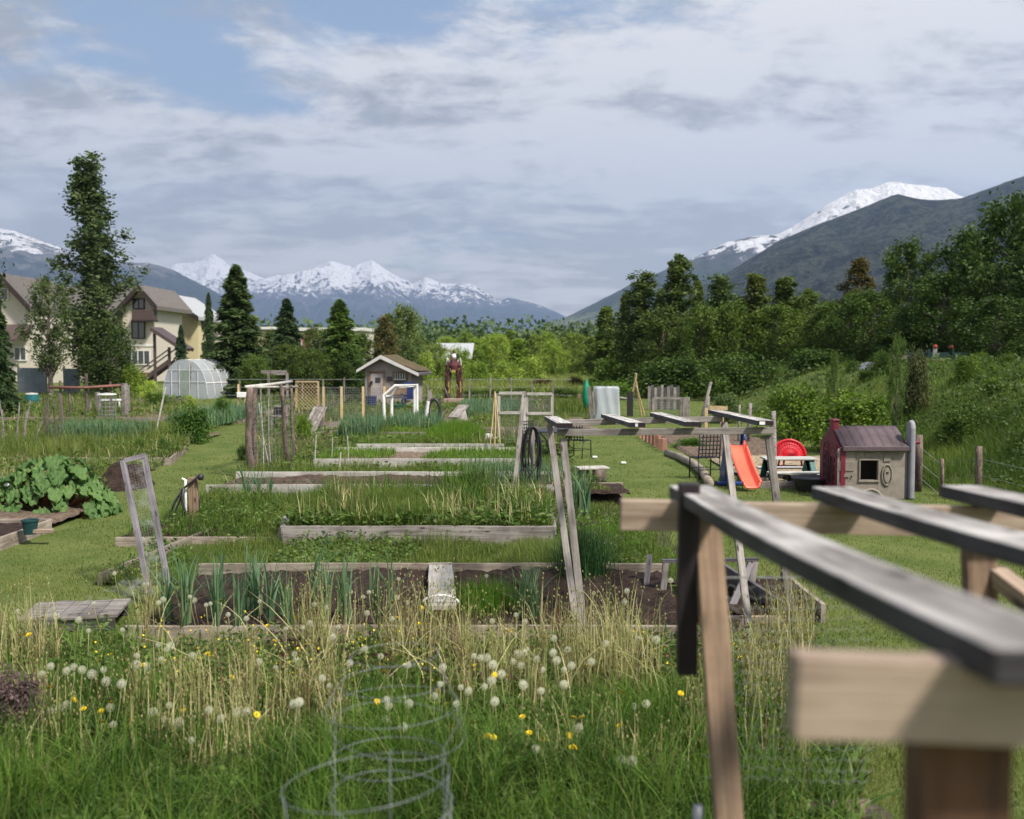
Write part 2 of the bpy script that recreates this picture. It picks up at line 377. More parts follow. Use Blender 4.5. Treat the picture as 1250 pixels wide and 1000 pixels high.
mountain('snowy_summit', [(560, 425), (600, 416), (640, 407), (672, 396), (700, 384), (740, 364), (780, 343), (815, 329), (850, 314), (885, 298), (925, 291), (948, 288), (975, 273), (1000, 257), (1022, 245), (1042, 234), (1060, 231), (1080, 222), (1120, 225), (1150, 231), (1166, 240), (1200, 252), (1500, 300)],
         3600, 5600, 7600, 540, 1500, 720, 110, (1.9, .30), .075, rockmat('summit_rock', 520, 560, (.028, .042, .028), (.050, .068, .042), (.10, .10, .105), meadow=((.20, .22, .12), 330.), nsc=340, snown=.006, sbright=.85), 41, 'snow covered summit with a long wooded shoulder at the right')
mountain('dark_forested_mountain', [(640, 432), (700, 424), (780, 402), (850, 352), (900, 325), (945, 297), (972, 285), (1000, 273), (1026, 264), (1050, 255), (1083, 240), (1092, 238), (1128, 245), (1168, 242), (1200, 230), (1225, 221), (1250, 212), (1330, 186), (1500, 150), (1800, 120)],
         1300, 3100, 4400, 620, 1800, 760, 140, (3.2, .34), .035, rockmat('dark_forest_slope', 1500, 1600, (.003, .006, .005), (.085, .098, .060), (.1, .1, .1), fs=.055), 53, 'dark forested mountainside falling from the right to the valley')

# bare earth under plots and weeds
def earth(name, pts, label, nx=60, ny=60):
    m, t = newmat(name+'_earth') if name+'_earth' not in bpy.data.materials else (bpy.data.materials[name+'_earth'], None)
    if t:
        P = t.add('ShaderNodeNewGeometry').outputs['Position']; a_ = t.noise(P, 1.6, 6, .6); b_ = t.noise(P, 14., 5, .7)
        c_ = t.mix(t.ramp(a_, .40, .62), (.050, .036, .024), (.040, .050, .018)); c_ = t.mix(t.math('MULTIPLY', t.ramp(b_, .45, .7), .6), c_, (.12, .095, .06))
        t.add('ShaderNodeOutputMaterial', {0: t.add('ShaderNodeBsdfPrincipled', {'Base Color': c_, 'Roughness': .95, 'Normal': t.add('ShaderNodeBump', {'Strength': .8, 'Distance': .03, 'Height': b_})})})
    V = []
    for j in range(ny+1):
        v = j/ny; y = pts[0]+(pts[1]-pts[0])*v; x0 = pts[2](y); x1 = pts[3](y)
        for i in range(nx+1):
            u = i/nx; x = x0+(x1-x0)*u; e_ = .15*math.sin(y*5+i*.0)*(1 if i in (0, nx) else 0); V.append((x+e_, y, .030))
    i, j = np.meshgrid(np.arange(nx), np.arange(ny)); k = (j*(nx+1)+i).ravel()
    tag(link(name, npmesh(name, np.array(V), np.stack([k, k+1, k+nx+2, k+nx+1], -1)), m), label, name.replace('_', ' '), kind='structure')
ip = lambda xs, ys: (lambda y: float(np.interp(y, xs, ys)))
earth('soil_ground', (3.2, 8.6, lambda y: -7., ip([3, 6.8, 8.6], [1.8, 1.95, 2.5])), 'dark earth under the foreground weeds')
earth('plot_ground', (10.95, 58, ip([8, 11.7, 15, 21.9, 35, 60], [-4.5, -4.35, -4.65, -5.6, -9.0, -15.9]), ip([8, 10, 15, 18.6, 29, 50, 60], [2.9, 2.65, 1.9, 1.1, 1.6, 2.4, 2.4])), 'earth of the middle garden plots')
earth('plot_ground', (16.3, 58, lambda y: -.75*y-6, ip([8, 14.4, 18.6, 24.4, 35, 60], [-9.6, -6.45, -7.4, -8.0, -10.7, -19.1])), 'earth of the left garden plots')
# air
hm, t = newmat('valley_air')
pv = t.add('ShaderNodeVolumePrincipled', {'Color': (.47, .65, 1.0), 'Density': 0.88e-4, 'Anisotropy': .2})
om = t.add('ShaderNodeOutputMaterial'); t.l.new(pv.outputs[0], om.inputs['Volume'])
hz = MB().box((0, 6850, 1249), (32000, 17700, 2500)).build('haze', hm); tag(hz, 'thin bluish valley air between garden and mountains', 'haze', kind='stuff')

# ================================================================ TREES
def quads(C, A, B):
    """rhombus leaves: centre, half-length vector, half-width vector"""
    V = np.stack([C-A, C+B-A*.15, C+A, C-B-A*.15], 1).reshape(-1, 3)
    return V, np.arange(len(V)).reshape(-1, 4)
def rdir(n, flat=1.):
    v = rng.normal(size=(n, 3)); v[:, 2] *= flat
    return v/np.linalg.norm(v, axis=1)[:, None]
def leaves(C, size, flat=.6, aspect=.55):
    n = len(C); A = rdir(n, flat); B = np.cross(A, rdir(n)); B /= np.linalg.norm(B, axis=1)[:, None]+1e-9
    s = size*(.6+.8*rng.random(n))[:, None]
    return quads(C, A*s*.5, B*s*.5*aspect)
def limbs_mb(mb, p, q, r0, r1, bend=.1, n=5):
    p = np.array(p, float); q = np.array(q, float); L = np.linalg.norm(q-p)
    k = rng.normal(size=3)*L*bend; k[2] = abs(k[2])*-.5
    pts = [tuple(p+(q-p)*t+k*math.sin(PI*t)) for t in np.linspace(0, 1, n)]
    mb.tube(pts, [r0+(r1-r0)*t for t in np.linspace(0, 1, n)], 5)
def tree_meshes(kind, nleaf, lsize, H=10., Rr=2.5, seed=0):
    """returns trunk MB and crown mesh for a tree of height H"""
    global rng
    keep = rng; rng = np.random.default_rng(seed); tb = MB(); Cs = []; As = None
    trunk_top = H*.93
    wob = rng.normal(size=2)*.005*H
    tx = lambda z: np.array([wob[0]*math.sin(z/H*3), wob[1]*math.sin(z/H*4), z])
    tb.tube([tuple(tx(z)) for z in np.linspace(-.2, trunk_top, 9)], [Rr*.085*(1-.9*t)+.02 for t in np.linspace(0, 1, 9)], 8)
    if kind == 'spruce':
        nw = 52; Vs = []; Fs = []; off = 0; per = max(6, nleaf//(nw*7))
        for i in range(nw):
            f = (i+.5*rng.random())/nw; z = H*(.05+.94*f); L0 = Rr*(1-f)**.8*(.8+.2*rng.random())+.12
            for b in range(7):
                a = rng.random()*2*PI; L = L0*(.58+.6*rng.random()); z = H*(.04+.95*f)+rng.normal()*.012*H; d = np.array([math.cos(a), math.sin(a), 0])
                rise = .25*f-.18
                u = rng.random(per)**.75; P = tx(z)+np.outer(u*L, d); P[:, 2] += u*L*rise - (u**2)*L*.16
                if b < 2: limbs_mb(tb, tx(z), tx(z)+d*L*.9+np.array([0, 0, L*rise-L*.15]), .035, .008, .02, 3)
                side = np.array([-d[1], d[0], 0]); sg = np.sign(rng.random(per)-.5)
                wv = (1-u*.75)*L*.32
                P += np.outer(sg*wv*rng.random(per), side); P[:, 2] += rng.normal(size=per)*.10-.08*u
                A = np.outer(np.ones(per), d)*.8+np.outer(sg, side)*.7; A[:, 2] += -.25+.35*rng.normal(size=per)*.5
                A /= np.linalg.norm(A, axis=1)[:, None]; Bv = np.cross(A, np.array([0, 0, 1.])+rng.normal(size=(per, 3))*1.3); Bv /= np.linalg.norm(Bv, axis=1)[:, None]
                s = lsize*(.7+.7*rng.random(per))[:, None]
                V, F = quads(P, A*s, Bv*s*.26); Vs.append(V)
        V = np.concatenate(Vs); F = np.arange(len(V)).reshape(-1, 4)
    elif kind == 'poplar':
        Vs = []; nb = 34; per = nleaf//(nb*7)
        for i in range(nb):
            f = (i+rng.random())/nb; z = H*(.07+.86*f); a = i*2.4+rng.random()
            reach = Rr*(1.12*(1-f)**.75 if f > .3 else .86)*(.45+.65*rng.random()); rise = .16*H*(1-.68*f)*(.6+.7*rng.random())
            d = np.array([math.cos(a)*reach, math.sin(a)*reach, rise]); q = tx(z)+d
            limbs_mb(tb, tx(z), q, .05*(1-.7*f)*Rr/1.9+.012, .01, .05, 5)
            for k in range(7):
                t = .15+.9*(k+rng.random()*.7)/7; c = tx(z)+d*np.array([t, t, t**1.2])+rng.normal(size=3)*.016*H
                nn = int(per*(.4+1.2*rng.random())); cr = .031*H*(1.1-.4*f)*(.6+.6*rng.random())
                p = rdir(nn)*(rng.random(nn)**.9)[:, None]*cr*1.35; p[:, 2] *= 1.4; V, _ = leaves(c+p, lsize, .8, .6); Vs.append(V)
        V = np.concatenate(Vs); F = np.arange(len(V)).reshape(-1, 4)
    else:
        nc = {'round': 46, 'poplar': 60, 'pine': 44, 'bush': 26, 'sparse': 34}[kind]
        per = nleaf//nc; Vs = []
        for i in range(nc):
            f = (i+rng.random())/nc
            a = i*2.4+rng.random()*.8
            if kind == 'poplar':
                z = H*(.10+.88*f); env = Rr*(math.sin(PI*min(1, (f*.86+.16))**.9)**.8)*(1.25-.55*f); cr = Rr*.26*(1.15-.6*f); rad = env*(.35+.6*rng.random())*.85; st = .17*H*(1-f*.4); sq = 1.9
            elif kind == 'pine':
                z = H*(.18+.8*f); env = Rr*(1-f)**.55; cr = Rr*.26*(1.1-.5*f); rad = env*(.3+.65*rng.random()); st = .05*H; sq = .75
            elif kind == 'bush':
                z = H*(.10+.78*f); env = Rr*math.sqrt(max(.05, 1-(f*1.05-.25)**2)); cr = Rr*.33; rad = env*(.2+.6*rng.random()); st = .2*H; sq = .9
            elif kind == 'sparse':
                z = H*(.25+.72*f); env = Rr*math.sqrt(max(.05, 1-(2*f-1.0)**2)); cr = Rr*.24; rad = env*(.3+.65*rng.random()); st = .15*H; sq = .9
            else:
                z = H*(.14+.80*f); env = Rr*math.sqrt(max(.06, 1-(1.75*f-.78)**2)); cr = Rr*.30*(1.15-.4*f); rad = env*(.3+.6*rng.random()); st = .12*H; sq = 1.0
            c = tx(z)+np.array([math.cos(a)*rad, math.sin(a)*rad, 0])
            limbs_mb(tb, tx(max(.1, z-st)), c, .05*Rr*(1-f)+.02, .012, .06, 4)
            cr *= .65+.7*rng.random(); nn = int(per*(.6+.8*rng.random()))
            p = rdir(nn)*(rng.random(nn)**.75)[:, None]*cr*1.15; p[:, 2] *= sq
            # ragged: a few spurs poke out of every clump
            k = int(nn*.18); p[:k] *= 1.5
            V, _ = leaves(c+p, lsize, .8, .6); Vs.append(V)
        V = np.concatenate(Vs); F = np.arange(len(V)).reshape(-1, 4)
    rng = keep
    return tb, npmesh('crown', V, F)
L_tree = leaf('tree_leaves', (.045, .072, .022), (.165, .205, .065), True, .30, .9)
L_spruce = leaf('spruce_needles', (.035, .062, .026), (.110, .155, .055), True, .18, .8)
L_pop = leaf('poplar_leaves', (.038, .065, .024), (.145, .185, .065), True, .25, .9)
TREES = {}
def proto(key, kind, n, ls, mat, H, Rr, seed):
    tb, cm = tree_meshes(kind, n, ls, H, Rr, seed); tm = bpy.data.meshes.new('trunk'); tm.from_pydata([tuple(p) for p in tb.v], [], tb.f)
    tm.update(); tm.materials.append(BARK); cm.materials.append(mat); TREES[key] = (tm, cm, H, Rr)
proto('spruce', 'spruce', 26000, .20, L_spruce, 10, 2.6, 1); proto('spruce_b', 'spruce', 26000, .20, L_spruce, 10, 2.2, 2)
proto('poplar', 'poplar', 19000, .18, L_pop, 14.5, 2.1, 3); proto('poplar_c', 'poplar', 20000, .20, L_pop, 12, 2.1, 13); proto('poplar_b', 'poplar', 17000, .20, L_tree, 10, 1.7, 4)
proto('round', 'round', 15000, .20, L_tree, 8, 2.9, 5); proto('round_b', 'round', 15000, .21, L_tree, 9, 2.6, 6)
proto('pine', 'pine', 13000, .19, L_tree, 9, 2.4, 7); proto('bush', 'bush', 7000, .13, L_tree, 2.4, 1.5, 8); proto('sparse', 'sparse', 7500, .16, L_tree, 7, 2.2, 9)
proto('bush_b', 'bush', 6000, .12, L_tree, 2.0, 1.5, 10)
def tree(name, key, px, top, D, wpx, label, color=(1, 1, 1), group=None, z0=None, cat='tree', base=None):
    tm, cm, H, Rr = TREES[key]; p = At(px, 470, D)
    z = terr1(p.x, D) if z0 is None else z0
    h = At(px, top, D).z - z; r = wpx/2/1250*D
    e = empty(name, (p.x, D, z-.05), label, cat, group, rz=random.random()*6.28)
    for nm, me in (('trunk', tm), ('crown', cm)):
        o = bpy.data.objects.new(nm, me); COL.objects.link(o); o.parent = e; o.color = (*color, 1)
        o.scale = (r/Rr*.92, r/Rr*.92, h/H)
    return e
BR = 'trees along the right bank'
tree('poplar_tree', 'poplar', 114, 186, 62, 136, 'tallest tree at the left, slender dark poplar rising beside the cream house', (.85, .9, .9))
tree('leafy_tree', 'sparse', 62, 338, 58, 80, 'bushy grey green tree with pale stems left of the tall poplar', (.75, .8, .85))
tree('leafy_tree', 'round_b', 128, 388, 60, 80, 'low dark tree under the tall poplar in front of the cream house wall', (.60, .72, .6))
tree('spruce_tree', 'spruce', -4, 352, 38, 72, 'dark spruce cut off by the left edge of the photo', (.6, .7, .65))
tree('leafy_tree', 'round_b', -60, 200, 44, 136, 'tree outside the left edge whose branch tips reach into the sky', (.5, .6, .6))
tree('spruce_tree', 'spruce_b', 290, 322, 60, 112, 'full dark green spruce standing behind the greenhouse tunnel', (.95, 1, .85))
tree('spruce_tree', 'spruce', 256, 357, 80, 34, 'small spruce top showing behind the yellow house', (.8, .9, .9))
tree('spruce_tree', 'spruce', 222, 396, 66, 34, 'small blue green spruce in front of the yellow house', (.6, .75, .95))
tree('spruce_tree', 'spruce_b', 351, 363, 68, 72, 'narrow dark spruce in front of the flat roofed building', (.75, .85, .9))
tree('leafy_tree', 'round', 350, 418, 60, 76, 'low dark round tree between spruce and broad fir', (.75, .85, .55))
tree('leafy_tree', 'round', 383, 424, 58, 60, 'low green bushy tree left of the broad fir', (.7, .85, .5))
tree('fir_tree', 'spruce', 415, 365, 60, 104, 'broad bright green fir left of the garden shed', (1.35, 1.5, .8))
tree('leafy_tree', 'round_b', 428, 420, 59, 50, 'dark round tree at the foot of the broad fir', (.6, .8, .5))
tree('pine_tree', 'pine', 470, 385, 68, 62, 'brownish pine directly behind the shed roof', (1.15, .78, .85))
tree('leafy_tree', 'round_b', 492, 370, 78, 66, 'pale green leafy tree rising behind the brownish pine', (1.25, 1.3, 1.2))
tree('leafy_tree', 'round', 312, 432, 57, 46, 'low bright shrub tree right of the big spruce', (.9, 1.1, .6))
tree('leafy_tree', 'bush', 262, 452, 62, 60, 'low round bush between greenhouse tunnel and spruce', (1, 1.3, .7))
tree('leafy_tree', 'bush_b', 163, 445, 60, 46, 'yellow green bush at the foot of the poplar', (1.5, 1.7, .7))
tree('leafy_tree', 'round_b', 332, 402, 72, 50, 'grey green tree in front of the flat roofed block', (.8, .9, .7))
tree('leafy_tree', 'round', 384, 398, 74, 56, 'twiggy tree hiding the brick part of the flat roofed block', (.9, .9, .75))
tree('leafy_tree', 'round_b', 442, 404, 72, 48, 'leafy tree between the broad fir and the brownish pine', (.9, 1.0, .7))
# valley belt, bright
for i, (px, top, D, wd, key, c) in enumerate([
    (532, 418, 95, 50, 'round', 0), (560, 424, 88, 46, 'bush', 1), (583, 412, 110, 50, 'round_b', 1), (607, 406, 105, 52, 'round', 2), (632, 412, 92, 50, 'poplar_b', 1),
    (655, 407, 110, 44, 'round_b', 0), (676, 414, 100, 44, 'round', 2), (700, 405, 112, 50, 'round_b', 0), (722, 411, 98, 44, 'poplar_b', 0), (545, 410, 140, 40, 'round', 2),
    (570, 404, 150, 40, 'round_b', 0), (596, 408, 160, 36, 'round', 0), (622, 402, 150, 40, 'poplar_b', 0), (645, 408, 160, 36, 'spruce', 3), (668, 404, 150, 36, 'round_b', 1),
    (690, 404, 150, 30, 'round', 3), (715, 400, 140, 34, 'spruce', 3), (740, 398, 120, 40, 'poplar_b', 0), (512, 408, 120, 44, 'round_b', 3), (519, 430, 76, 34, 'bush', 2), (648, 436, 84, 40, 'bush', 2), (618, 440, 80, 46, 'bush_b', 2), (583, 441, 82, 40, 'bush', 1)]):
    c = [(1.5, 1.6, .9), (1.9, 2.1, .9), (2.3, 2.4, 1.2), (.9, 1.0, .8)][c]
    tree('leafy_tree' if key != 'spruce' else 'spruce_tree', key, px, top, D, wd, 'one of the bright green trees crowding the valley floor beyond the lawn', c, 'bright trees across the valley floor', z0=0)
RT = [('leafy_tree', 'poplar_b', 740, 372, 74, 70, 'pointed green tree at the left end of the dark right hand row', (1.0, 1.1, .7)),
 ('poplar_tree', 'poplar', 785, 330, 66, 104, 'dark pointed poplar, second in the right hand row', (.95, 1, .8)),
 ('poplar_tree', 'poplar_c', 828, 309, 66, 108, 'tallest pointed poplar in the middle of the right hand row', (.95, 1, .8)),
 ('poplar_tree', 'poplar', 876, 334, 64, 98, 'pointed poplar just right of the tallest one in the row', (1.0, 1.1, .85)),
 ('leafy_tree', 'round_b', 808, 372, 62, 80, 'dark leafy tree filling between the two pointed poplars', (.8, .85, .6)),
 ('leafy_tree', 'round', 856, 370, 60, 84, 'dense leafy tree low in front of the poplar row', (.85, 1, .55)),
 ('poplar_tree', 'poplar_b', 762, 356, 68, 44, 'slim pointed poplar left of the second poplar', (.95, 1, .7)),
 ('poplar_tree', 'poplar_b', 806, 350, 68, 44, 'slim pointed poplar left of the tallest one', (.9, 1, .7)),
 ('poplar_tree', 'poplar_b', 852, 340, 68, 46, 'slim pointed poplar right of the tallest one', (.9, 1, .7)),
 ('poplar_tree', 'poplar_b', 900, 360, 66, 44, 'slim pointed tree left of the olive pair', (1., 1, .75)),
 ('poplar_tree', 'poplar_b', 985, 350, 66, 50, 'slim pointed tree right of the olive pair', (.95, 1, .7)),
 ('leafy_tree', 'poplar_b', 922, 332, 62, 88, 'olive tree with rounded top right of the poplars', (1.0, .95, .8)),
 ('leafy_tree', 'poplar_b', 956, 336, 63, 86, 'olive pointed tree, second of the olive pair', (.9, .95, .75)),
 ('leafy_tree', 'round_b', 985, 356, 64, 80, 'mid green tree before the forested mountain slope', (.85, .95, .55)),
 ('leafy_tree', 'round', 895, 366, 60, 80, 'low dense tree at the bank top under the olive pair', (.85, 1, .5)),
 ('leafy_tree', 'round', 946, 370, 60, 90, 'wide low tree at the bank top behind the raised frame', (.85, 1, .5)),
 ('leafy_tree', 'round_b', 1012, 366, 56, 78, 'low green tree left of the brownish conifer', (.8, .95, .5)),
 ('fir_tree', 'pine', 1046, 314, 56, 84, 'brownish conifer rising above the dark trees at the right', (.85, .55, .5)),
 ('leafy_tree', 'round', 1055, 352, 50, 104, 'dark leafy tree behind the small grey roof', (.66, .86, .50)),
 ('leafy_tree', 'round_b', 1105, 290, 52, 92, 'tall dark tree left of the largest tree', (.60, .78, .50)),
 ('leafy_tree', 'round', 1150, 330, 46, 120, 'dark tree spreading over the green fence', (.52, .70, .44)),
 ('leafy_tree', 'round_b', 1180, 275, 50, 110, 'dark broad tree beside the largest tree', (.52, .70, .44)),
 ('leafy_tree', 'round', 1235, 235, 46, 150, 'largest darkest tree at the right edge of the photo', (.48, .66, .42)),
 ('leafy_tree', 'round_b', 1300, 260, 42, 150, 'dark tree mostly outside the right edge', (.48, .66, .42)),
 ('leafy_tree', 'round', 1215, 360, 38, 130, 'low dark tree in front of the largest tree', (.46, .62, .40)),
 ('leafy_tree', 'round_b', 1095, 400, 47, 90, 'low dark tree behind the purple leafed sapling', (.50, .68, .44)),
 ('leafy_tree', 'bush', 1000, 425, 50, 110, 'dark bush filling the gap under the low trees', (.55, .75, .45)),
 ('leafy_tree', 'bush_b', 905, 432, 54, 110, 'dark undergrowth bush below the olive pair', (.6, .8, .45)),
 ('leafy_tree', 'bush', 820, 436, 58, 130, 'dark undergrowth bush below the tallest poplar', (.55, .75, .45)),
 ('leafy_tree', 'bush_b', 755, 438, 66, 90, 'undergrowth bush below the leftmost pointed tree', (.9, 1.1, .55))]
for a in RT: tree(*a[:8], group=BR)
# far wood: one mass
def far_wood():
    n = 9000; D = 1/rng.uniform(1/900, 1/190, n); px = rng.uniform(150, 1150, n); x = (px-625)/1250*D
    h = rng.uniform(4, 10, n); Vs = []
    for k in range(14):
        c = np.stack([x+rng.normal(size=n)*1.1, D+rng.normal(size=n)*1.1, h*rng.uniform(.05, 1, n)], -1); V, _ = leaves(c, 1.0, .8, .7); Vs.append(V)
    V = np.concatenate(Vs); o = link('distant_wood', npmesh('distant_wood', V, np.arange(len(V)).reshape(-1, 4)), leaf('distant_leaves', (.045, .085, .035), (.11, .16, .05), False, .2, .02))
    tag(o, 'far belt of valley woodland below the mountains', 'woodland', kind='stuff')
far_wood()

# ================================================================ BUILDINGS
CREAM = M('cream_siding', (.58, .53, .45), (.50, .46, .39), 2, .8, .1, (1, 1, 14)); YEL = M('yellow_siding', (.56, .49, .30), (.50, .43, .26), 2, .8, .1, (1, 1, 14))
SHING = M('brown_shingles', (.15, .135, .125), (.085, .077, .07), 4, .9, .5, (1, 1, 3)); TRIM = M('dark_brown_trim', (.035, .024, .024), (.028, .02, .02), 3, .6)
MAROON = M('maroon_siding', (.16, .035, .035), (.12, .028, .03), 3, .8); GLASS = M('window_glass', (.05, .06, .07), (.035, .04, .05), 3, .12, 0, spec=.8)
WTRIM = M('white_trim', (.62, .61, .58), (.55, .54, .52), 4, .6); METR = M('grey_metal_roof', (.40, .41, .41), (.34, .35, .36), 2, .45, .2, (14, 1, 1)); MAR = M('maroon_metal_roof', (.085, .058, .055), (.065, .045, .042), 2, .5, .2, (14, 1, 1))
def wall(name, px0, px1, y0, y1, D, depth, mat, parent):
    a = At(px0, y1, D); b = At(px1, y0, D)
    return MB().box(((a.x+b.x)/2, D+depth/2, (a.z+b.z)/2), (b.x-a.x, depth, b.z-a.z)).build(name, mat, parent)
def window(px0, px1, y0, y1, D, parent, nx=2, ny=1, frame=None):
    a = At(px0, y1, D); b = At(px1, y0, D); f = .07
    m = MB(); y = D-.03
    for i in range(nx+1): xx = a.x+(b.x-a.x)*i/nx; m.box((xx, y, (a.z+b.z)/2), (f if 0 < i < nx else f*1.5, .10, b.z-a.z+f))
    for j in range(ny+1): zz = a.z+(b.z-a.z)*j/ny; m.box((((a.x+b.x)/2), y-.004, zz), (b.x-a.x+f*1.2, .10, f if 0 < j < ny else f*1.4))
    w_ = m.build('window', frame or WTRIM, parent)
    pn = MB().box(((a.x+b.x)/2, D-.01, (a.z+b.z)/2), (b.x-a.x-.02, .05, b.z-a.z-.02)).build('pane', GLASS, parent); pn.parent = w_
    return w_
def gable_poly(pts, D):
    return [(At(x, y, D).x, At(x, y, D).z) for x, y in pts]
def gable_wall(name, pts, D, depth, mat, parent): return MB().prism(gable_poly(pts, D), D, D+depth).build(name, mat, parent)
def gable_roof(pts, D, over, depth, th, parent, mat, name='roof'):
    """pts: left eave, peak, right eave"""
    P = gable_poly(pts, D); low = [(x, z-th) for x, z in P][::-1]
    r = MB().prism(P+low, D-over, D+depth).build(name, mat, parent)
    MB().prism([(x, z+.03) for x, z in P]+[(x, z-th*1.5) for x, z in P][::-1], D-over-.12, D-over-.004).build('barge_board', TRIM, parent)
    return r
# cream house
D = 92; h = empty('cream_house', (At(150, 470, D).x, D+4, 0), 'three storey cream house with dark trimmed gable, balcony and maroon base behind the poplar', 'house')
gable_wall('wall', [(150, 476), (150, 374), (173, 352), (187, 364), (187, 476)], D, 8, CREAM, h)
wall('side_wall', 30, 149.7, 383, 476, D+1.6, 7, CREAM, h)
wall('maroon_base', 149, 188, 455, 477, D-.15, .1, MAROON, h)
wall('floor_band', 149.5, 187.5, 420, 423, D-.06, .04, WTRIM, h)
gable_roof([(146, 378), (173, 348), (196, 374)], D, .9, 9, .35, h, SHING)
P0 = At(10, 346, D+5); P1 = At(150, 388, D+.6)
MB().prism([(D+.2, At(0, 384, D+.2).z), (D+6, At(0, 350, D+6).z), (D+11, At(0, 384, D+11).z), (D+11, At(0, 388, D+11).z), (D+6, At(0, 354, D+6).z), (D+.2, At(0, 388, D+.2).z)], At(28, 400, D+3).x, At(172, 400, D+3).x, 'x').build('main_roof', SHING, h)
b0 = wall('balcony', 161, 186, 378, 391, D-1.2, 1.2, MAR, h)
wall('balcony_ledge', 160, 187, 390.5, 392.5, D-1.26, 1.24, TRIM, h)
window(163, 176, 365, 377, D-.02, h, 2, 1, TRIM); window(161.5, 176.5, 393, 413, D-.02, h, 2, 1, TRIM); window(154, 183, 428, 445, D-.02, h, 4, 1, WTRIM)
window(128, 145, 394, 407, D+1.55, h, 3, 1, WTRIM); window(105, 118, 430, 444, D+1.55, h, 2, 1, WTRIM); window(40, 50, 420, 436, D+1.55, h, 2, 1, WTRIM)
# left house
D = 84; h = empty('gabled_house', (At(0, 470, D).x, D+4, 0), 'cream gabled house at the left edge with brown shingles and maroon porch roof', 'house')
gable_wall('wall', [(-40, 476), (-40, 380), (5, 337), (38, 371), (38, 476)], D, 8, CREAM, h)
gable_roof([(-46, 386), (5, 334), (42, 374)], D, .8, 9, .35, h, SHING)
MB().prism([(D-3.4, At(0, 414, D-3.4).z), (D-.05, At(0, 396, D-.05).z), (D-.05, At(0, 399, D-.05).z), (D-3.4, At(0, 417, D-3.4).z)], At(4, 400, D).x, At(42, 400, D).x, 'x').build('porch_roof', MAR, h)
window(18, 32, 424, 440, D-.02, h, 2, 1, WTRIM); window(-6, 10, 352, 366, D-.02, h, 2, 1, WTRIM)
# yellow house
D = 104; h = empty('yellow_house', (At(215, 470, D).x, D+4, 0), 'yellow gabled house with dark eaves and pale metal side roof', 'house')
gable_wall('wall', [(186, 476), (186, 371), (201, 360), (242, 388), (242, 476)], D, 9, YEL, h)
gable_roof([(180, 378), (201, 357.5), (246, 387)], D, 1., 10, .35, h, METR)
MB().prism([(D-4, At(0, 412, D-4).z), (D-.1, At(0, 394, D).z), (D-.1, At(0, 397, D).z), (D-4, At(0, 415, D-4).z)], At(187, 400, D).x, At(219, 400, D).x, 'x').build('porch_roof', METR, h)
wall('bay', 240, 248, 386, 401, D+1, 3, TRIM, h)
window(205, 216, 426, 440, D-.02, h, 2, 1, TRIM)
# stairs with carport beside cream house
D = 86; h = empty('covered_stairs', (At(195, 465, D).x, D+1, 0), 'dark brown covered outdoor stairs climbing right of the cream house', 'stairs')
a = At(171, 466, D); b = At(206, 441, D)
for i in range(14):
    q = a.lerp(b, i/13); MB().box((q.x, D+.9, q.z), (.24, 1.4, .05)).build('tread', TRIM, h) if i % 2 == 0 else None
for dy in (.1, 1.7): beam('stringer', (a.x, D+dy, a.z), (b.x, D+dy, b.z), .08, .35, MAR, h); beam('handrail', (a.x, D+dy, a.z+1.0), (b.x, D+dy, b.z+1.0), .08, .1, MAR, h)
for px, y0, y1 in ((188, 405, 470), (206, 424, 470), (224, 428, 470)):
    c = At(px, y0, D); beam('post', (c.x, D+.1, 0), (c.x, D+.1, c.z), .2, .2, MAR, h)
c0 = At(186, 402, D); c1 = At(226, 428, D)
for dy in (-.5, .4, 1.3, 2.2): beam('roof_rafter', (c0.x, D+dy, c0.z), (c1.x, D+dy, c1.z), .18, .22, MAR, h)
MB().prism([(c0.x, c0.z+.14), (c1.x, c1.z+.14), (c1.x, c1.z+.20), (c0.x, c0.z+.20)], D-.6, D+2.4).build('roof', MAR, h)
# beige row right of yellow
D = 110; h = empty('beige_house', (At(250, 470, D).x, D+3, 0), 'beige house with tiled and metal roof half hidden by the spruce', 'house')
wall('wall', 233, 266, 407, 476, D, 7, CREAM, h); window(240, 256, 433, 446, D-.02, h, 3, 1, TRIM)
MB().prism([(D-1, At(0, 408, D-1).z), (D+4, At(0, 385, D+4).z), (D+8, At(0, 406, D+8).z), (D+8, At(0, 409, D+8).z), (D+4, At(0, 388, D+4).z), (D-1, At(0, 411, D-1).z)], At(231, 400, D).x, At(268, 400, D).x, 'x').build('roof', SHING, h)
MB().prism([(D-3, At(0, 432, D-3).z), (D-.1, At(0, 415, D).z), (D-.1, At(0, 417, D).z), (D-3, At(0, 434, D-3).z)], At(233, 400, D).x, At(262, 400, D).x, 'x').build('porch_roof', METR, h)
# flat roofed block behind
D = 130; h = empty('apartment_block', (At(345, 470, D).x, D+4, 0), 'flat roofed beige and brick block showing between the spruces', 'building')
BRK = M('red_brick', (.26, .12, .09), (.20, .09, .07), 3, .9); BG = M('blue_grey_cladding', (.17, .19, .22), (.14, .16, .19), 3, .8)
wall('wall', 316, 327, 402, 476, D, 8, M('tan_cladding', (.42, .34, .25), None, 3), h); wall('grey_wall', 327, 342, 408, 476, D+.3, 8, BG, h)
wall('brick_wall', 342, 378, 408, 476, D+.6, 8, BRK, h); wall('cornice', 315, 343, 399, 402, D-.4, 9, WTRIM, h); wall('cream_wall', 378, 446, 404, 476, D+1, 8, CREAM, h); wall('flat_roof', 342.3, 447, 400, 404, D+.3, 9, WTRIM, h)
for p in (331, 350, 362, 385, 398): window(p, p+6, 416, 428, D-.02 + (.32 if p < 342 else .62 if p < 378 else 1.02)-.02, h, 1, 2, WTRIM)
